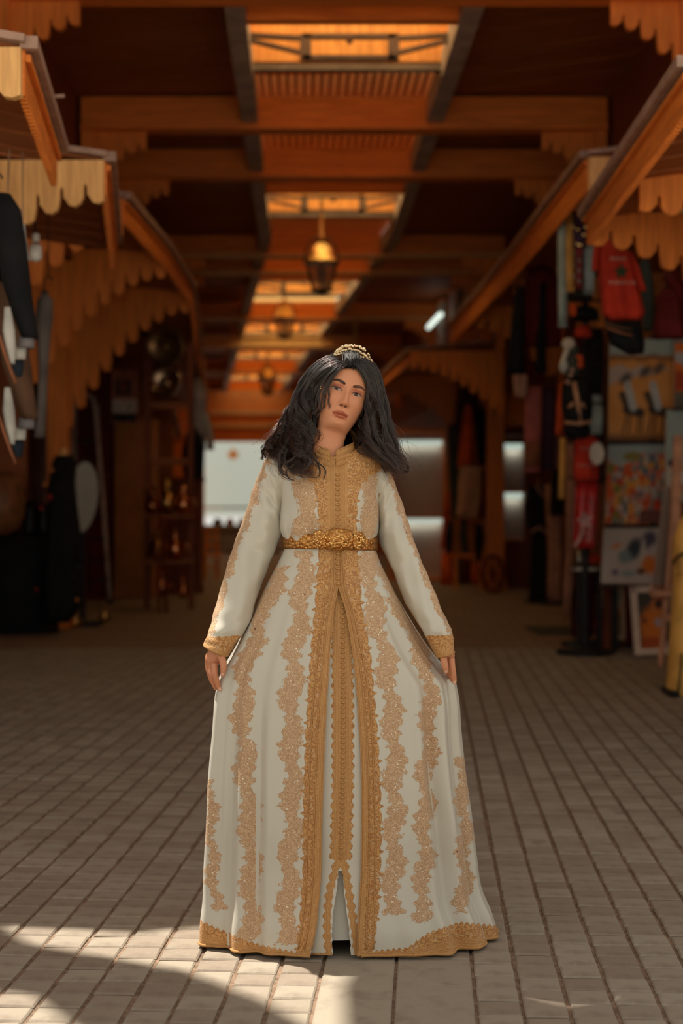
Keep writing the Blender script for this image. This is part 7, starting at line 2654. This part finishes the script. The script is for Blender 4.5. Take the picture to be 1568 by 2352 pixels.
# far clothes between the two cases
Y = 22.8
ZF = HC + 2.3
gr = 'clothes hanging between the two lit show cases'
hung('kaftan', 'dark brown patterned kaftan highest between the show cases', 'kaftan', Y, [(884, 1056, 1096), (900, 1048, 1102), (960, 1044, 1100), (1000, 1040, 1062)], .12, cloth('brown_pattern', (.06, .022, .015)), gr, seed=61, hang=ZF)
hung('kaftan', 'bright orange red kaftan in front of the dark brown one', 'kaftan', Y - .3, [(930, 1070, 1080), (950, 1064, 1086), (1010, 1056, 1086), (1072, 1050, 1084)], .10, C['orange'], gr, seed=62, hang=ZF)
hung('coat', 'black coat right against the carved door post', 'coat', Y - .2, [(938, 1094, 1112), (950, 1090, 1116), (1000, 1092, 1118), (1068, 1098, 1116)], .10, C['black'], gr, seed=63, hang=ZF)
hung('coat', 'dark grey coat on the inner side of the orange red kaftan', 'coat', Y - .1, [(976, 1030, 1050), (1000, 1026, 1056), (1080, 1030, 1054), (1190, 1036, 1054)], .10, C['green'], gr, seed=64, hang=ZF)
hung('skirt', 'wide tan skirt hanging below the orange red kaftan', 'skirt', Y - .4, [(1070, 1056, 1106), (1110, 1052, 1106), (1150, 1050, 1104), (1188, 1046, 1096)], .12, C['tan'], gr, seed=65)
hung('trousers', 'black trousers below the tan skirt', 'trousers', Y - .4, [(1192, 1058, 1072), (1230, 1054, 1074), (1270, 1060, 1076)], .07, C['green'], gr, seed=66)
hung('trousers', 'navy trousers nearest to her sleeve below the grey coat', 'trousers', Y - .4, [(1196, 1028, 1040), (1230, 1022, 1040), (1270, 1022, 1036)], .07, C['navy'], gr, seed=67)
hung('trousers', 'black trousers beside the carved door post', 'trousers', Y - .4, [(1204, 1090, 1108), (1240, 1090, 1112), (1290, 1092, 1104)], .07, C['black'], gr, seed=68)
hung('kaftan', 'small orange kaftan hanging over the end of the wide show case', 'kaftan', 24.6, [(1130, 1026, 1038), (1160, 1018, 1036), (1200, 1016, 1032), (1260, 1010, 1026)], .09, C['orange'], gr, seed=69)
hung('kaftan', 'maroon kaftan behind the tan skirt', 'kaftan', Y, [(1080, 1098, 1116), (1120, 1098, 1120), (1192, 1100, 1114)], .09, C['maroon'], gr, seed=70)
for (px0, px1, py0, py1, Yz, col, lb) in ((1012, 1048, 1270, 1342, 24.4, 'orange', 'upright orange fabric roll standing on the far paving'), (1082, 1104, 1292, 1338, 24.6, 'orange', 'short orange fabric roll beside the wooden hoop'), (1052, 1064, 1282, 1336, 24.8, 'green', 'grey fabric roll between the orange rolls'), (1066, 1080, 1284, 1336, 24.9, 'maroon', 'maroon fabric roll between the orange rolls')):
    c = P((px0 + px1) / 2, 0, Yz); c.z = 0
    r = (px1 - px0) / 2 * Yz / F
    h = HC + (CY - py0) * Yz / F
    tt = thing('fabric_roll', lb, 'fabric roll', tuple(c), 'fabric rolls on the far paving')
    MB().lathe(c, [(r * 1.08, 0), (r, h * .3), (r * .92, h), (r * .3, h + .01), (r * .28, h - .05)], 18).build('roll', C[col], tt, True)
    MB().lathe(c, [(r * .25, h - .1), (r * .25, h + .04), (r * .18, h + .04)], 10).build('core', C['cream'], tt, True)
tt = thing('wooden_hoop', 'dark wooden spoked hoop leaning by the narrow show case', 'hoop', tuple(P(1130, 1365, 22.0)))
c = P(1131, 1318, 22.0)
R_ = c.z - .0
c.z = R_
rimp = [(c.x + .16 * math.cos(2 * PI * k / 24), c.y + .05 * math.sin(2 * PI * k / 24), c.z + R_ * .96 * math.sin(2 * PI * k / 24)) for k in range(25)]
MB().tube(rimp, .035, 8).build('rim', DARK_Z, tt, True)
MB().ball(c, .05, 12, 8).build('hub', DARK_Z, tt, True)
for k in range(8):
    p = Vector(rimp[k * 3])
    MB().tube([c, p], .014, 6).build('spoke', DARK_Z, tt)
tt = thing('bench', 'low pine bench with goods below the far clothes', 'bench', tuple(P(1080, 1280, 23.2)))
a, b = P(1040, 1278, 23.2), P(1112, 1278, 23.2)
MB().box(((a.x + b.x) / 2, 23.2, a.z), (b.x - a.x, .35, .05)).build('seat', PINE_X, tt)
for x in (a.x + .05, b.x - .05):
    MB().box((x, 23.2, a.z / 2), (.05, .30, a.z)).build('leg', PINE_Z, tt)
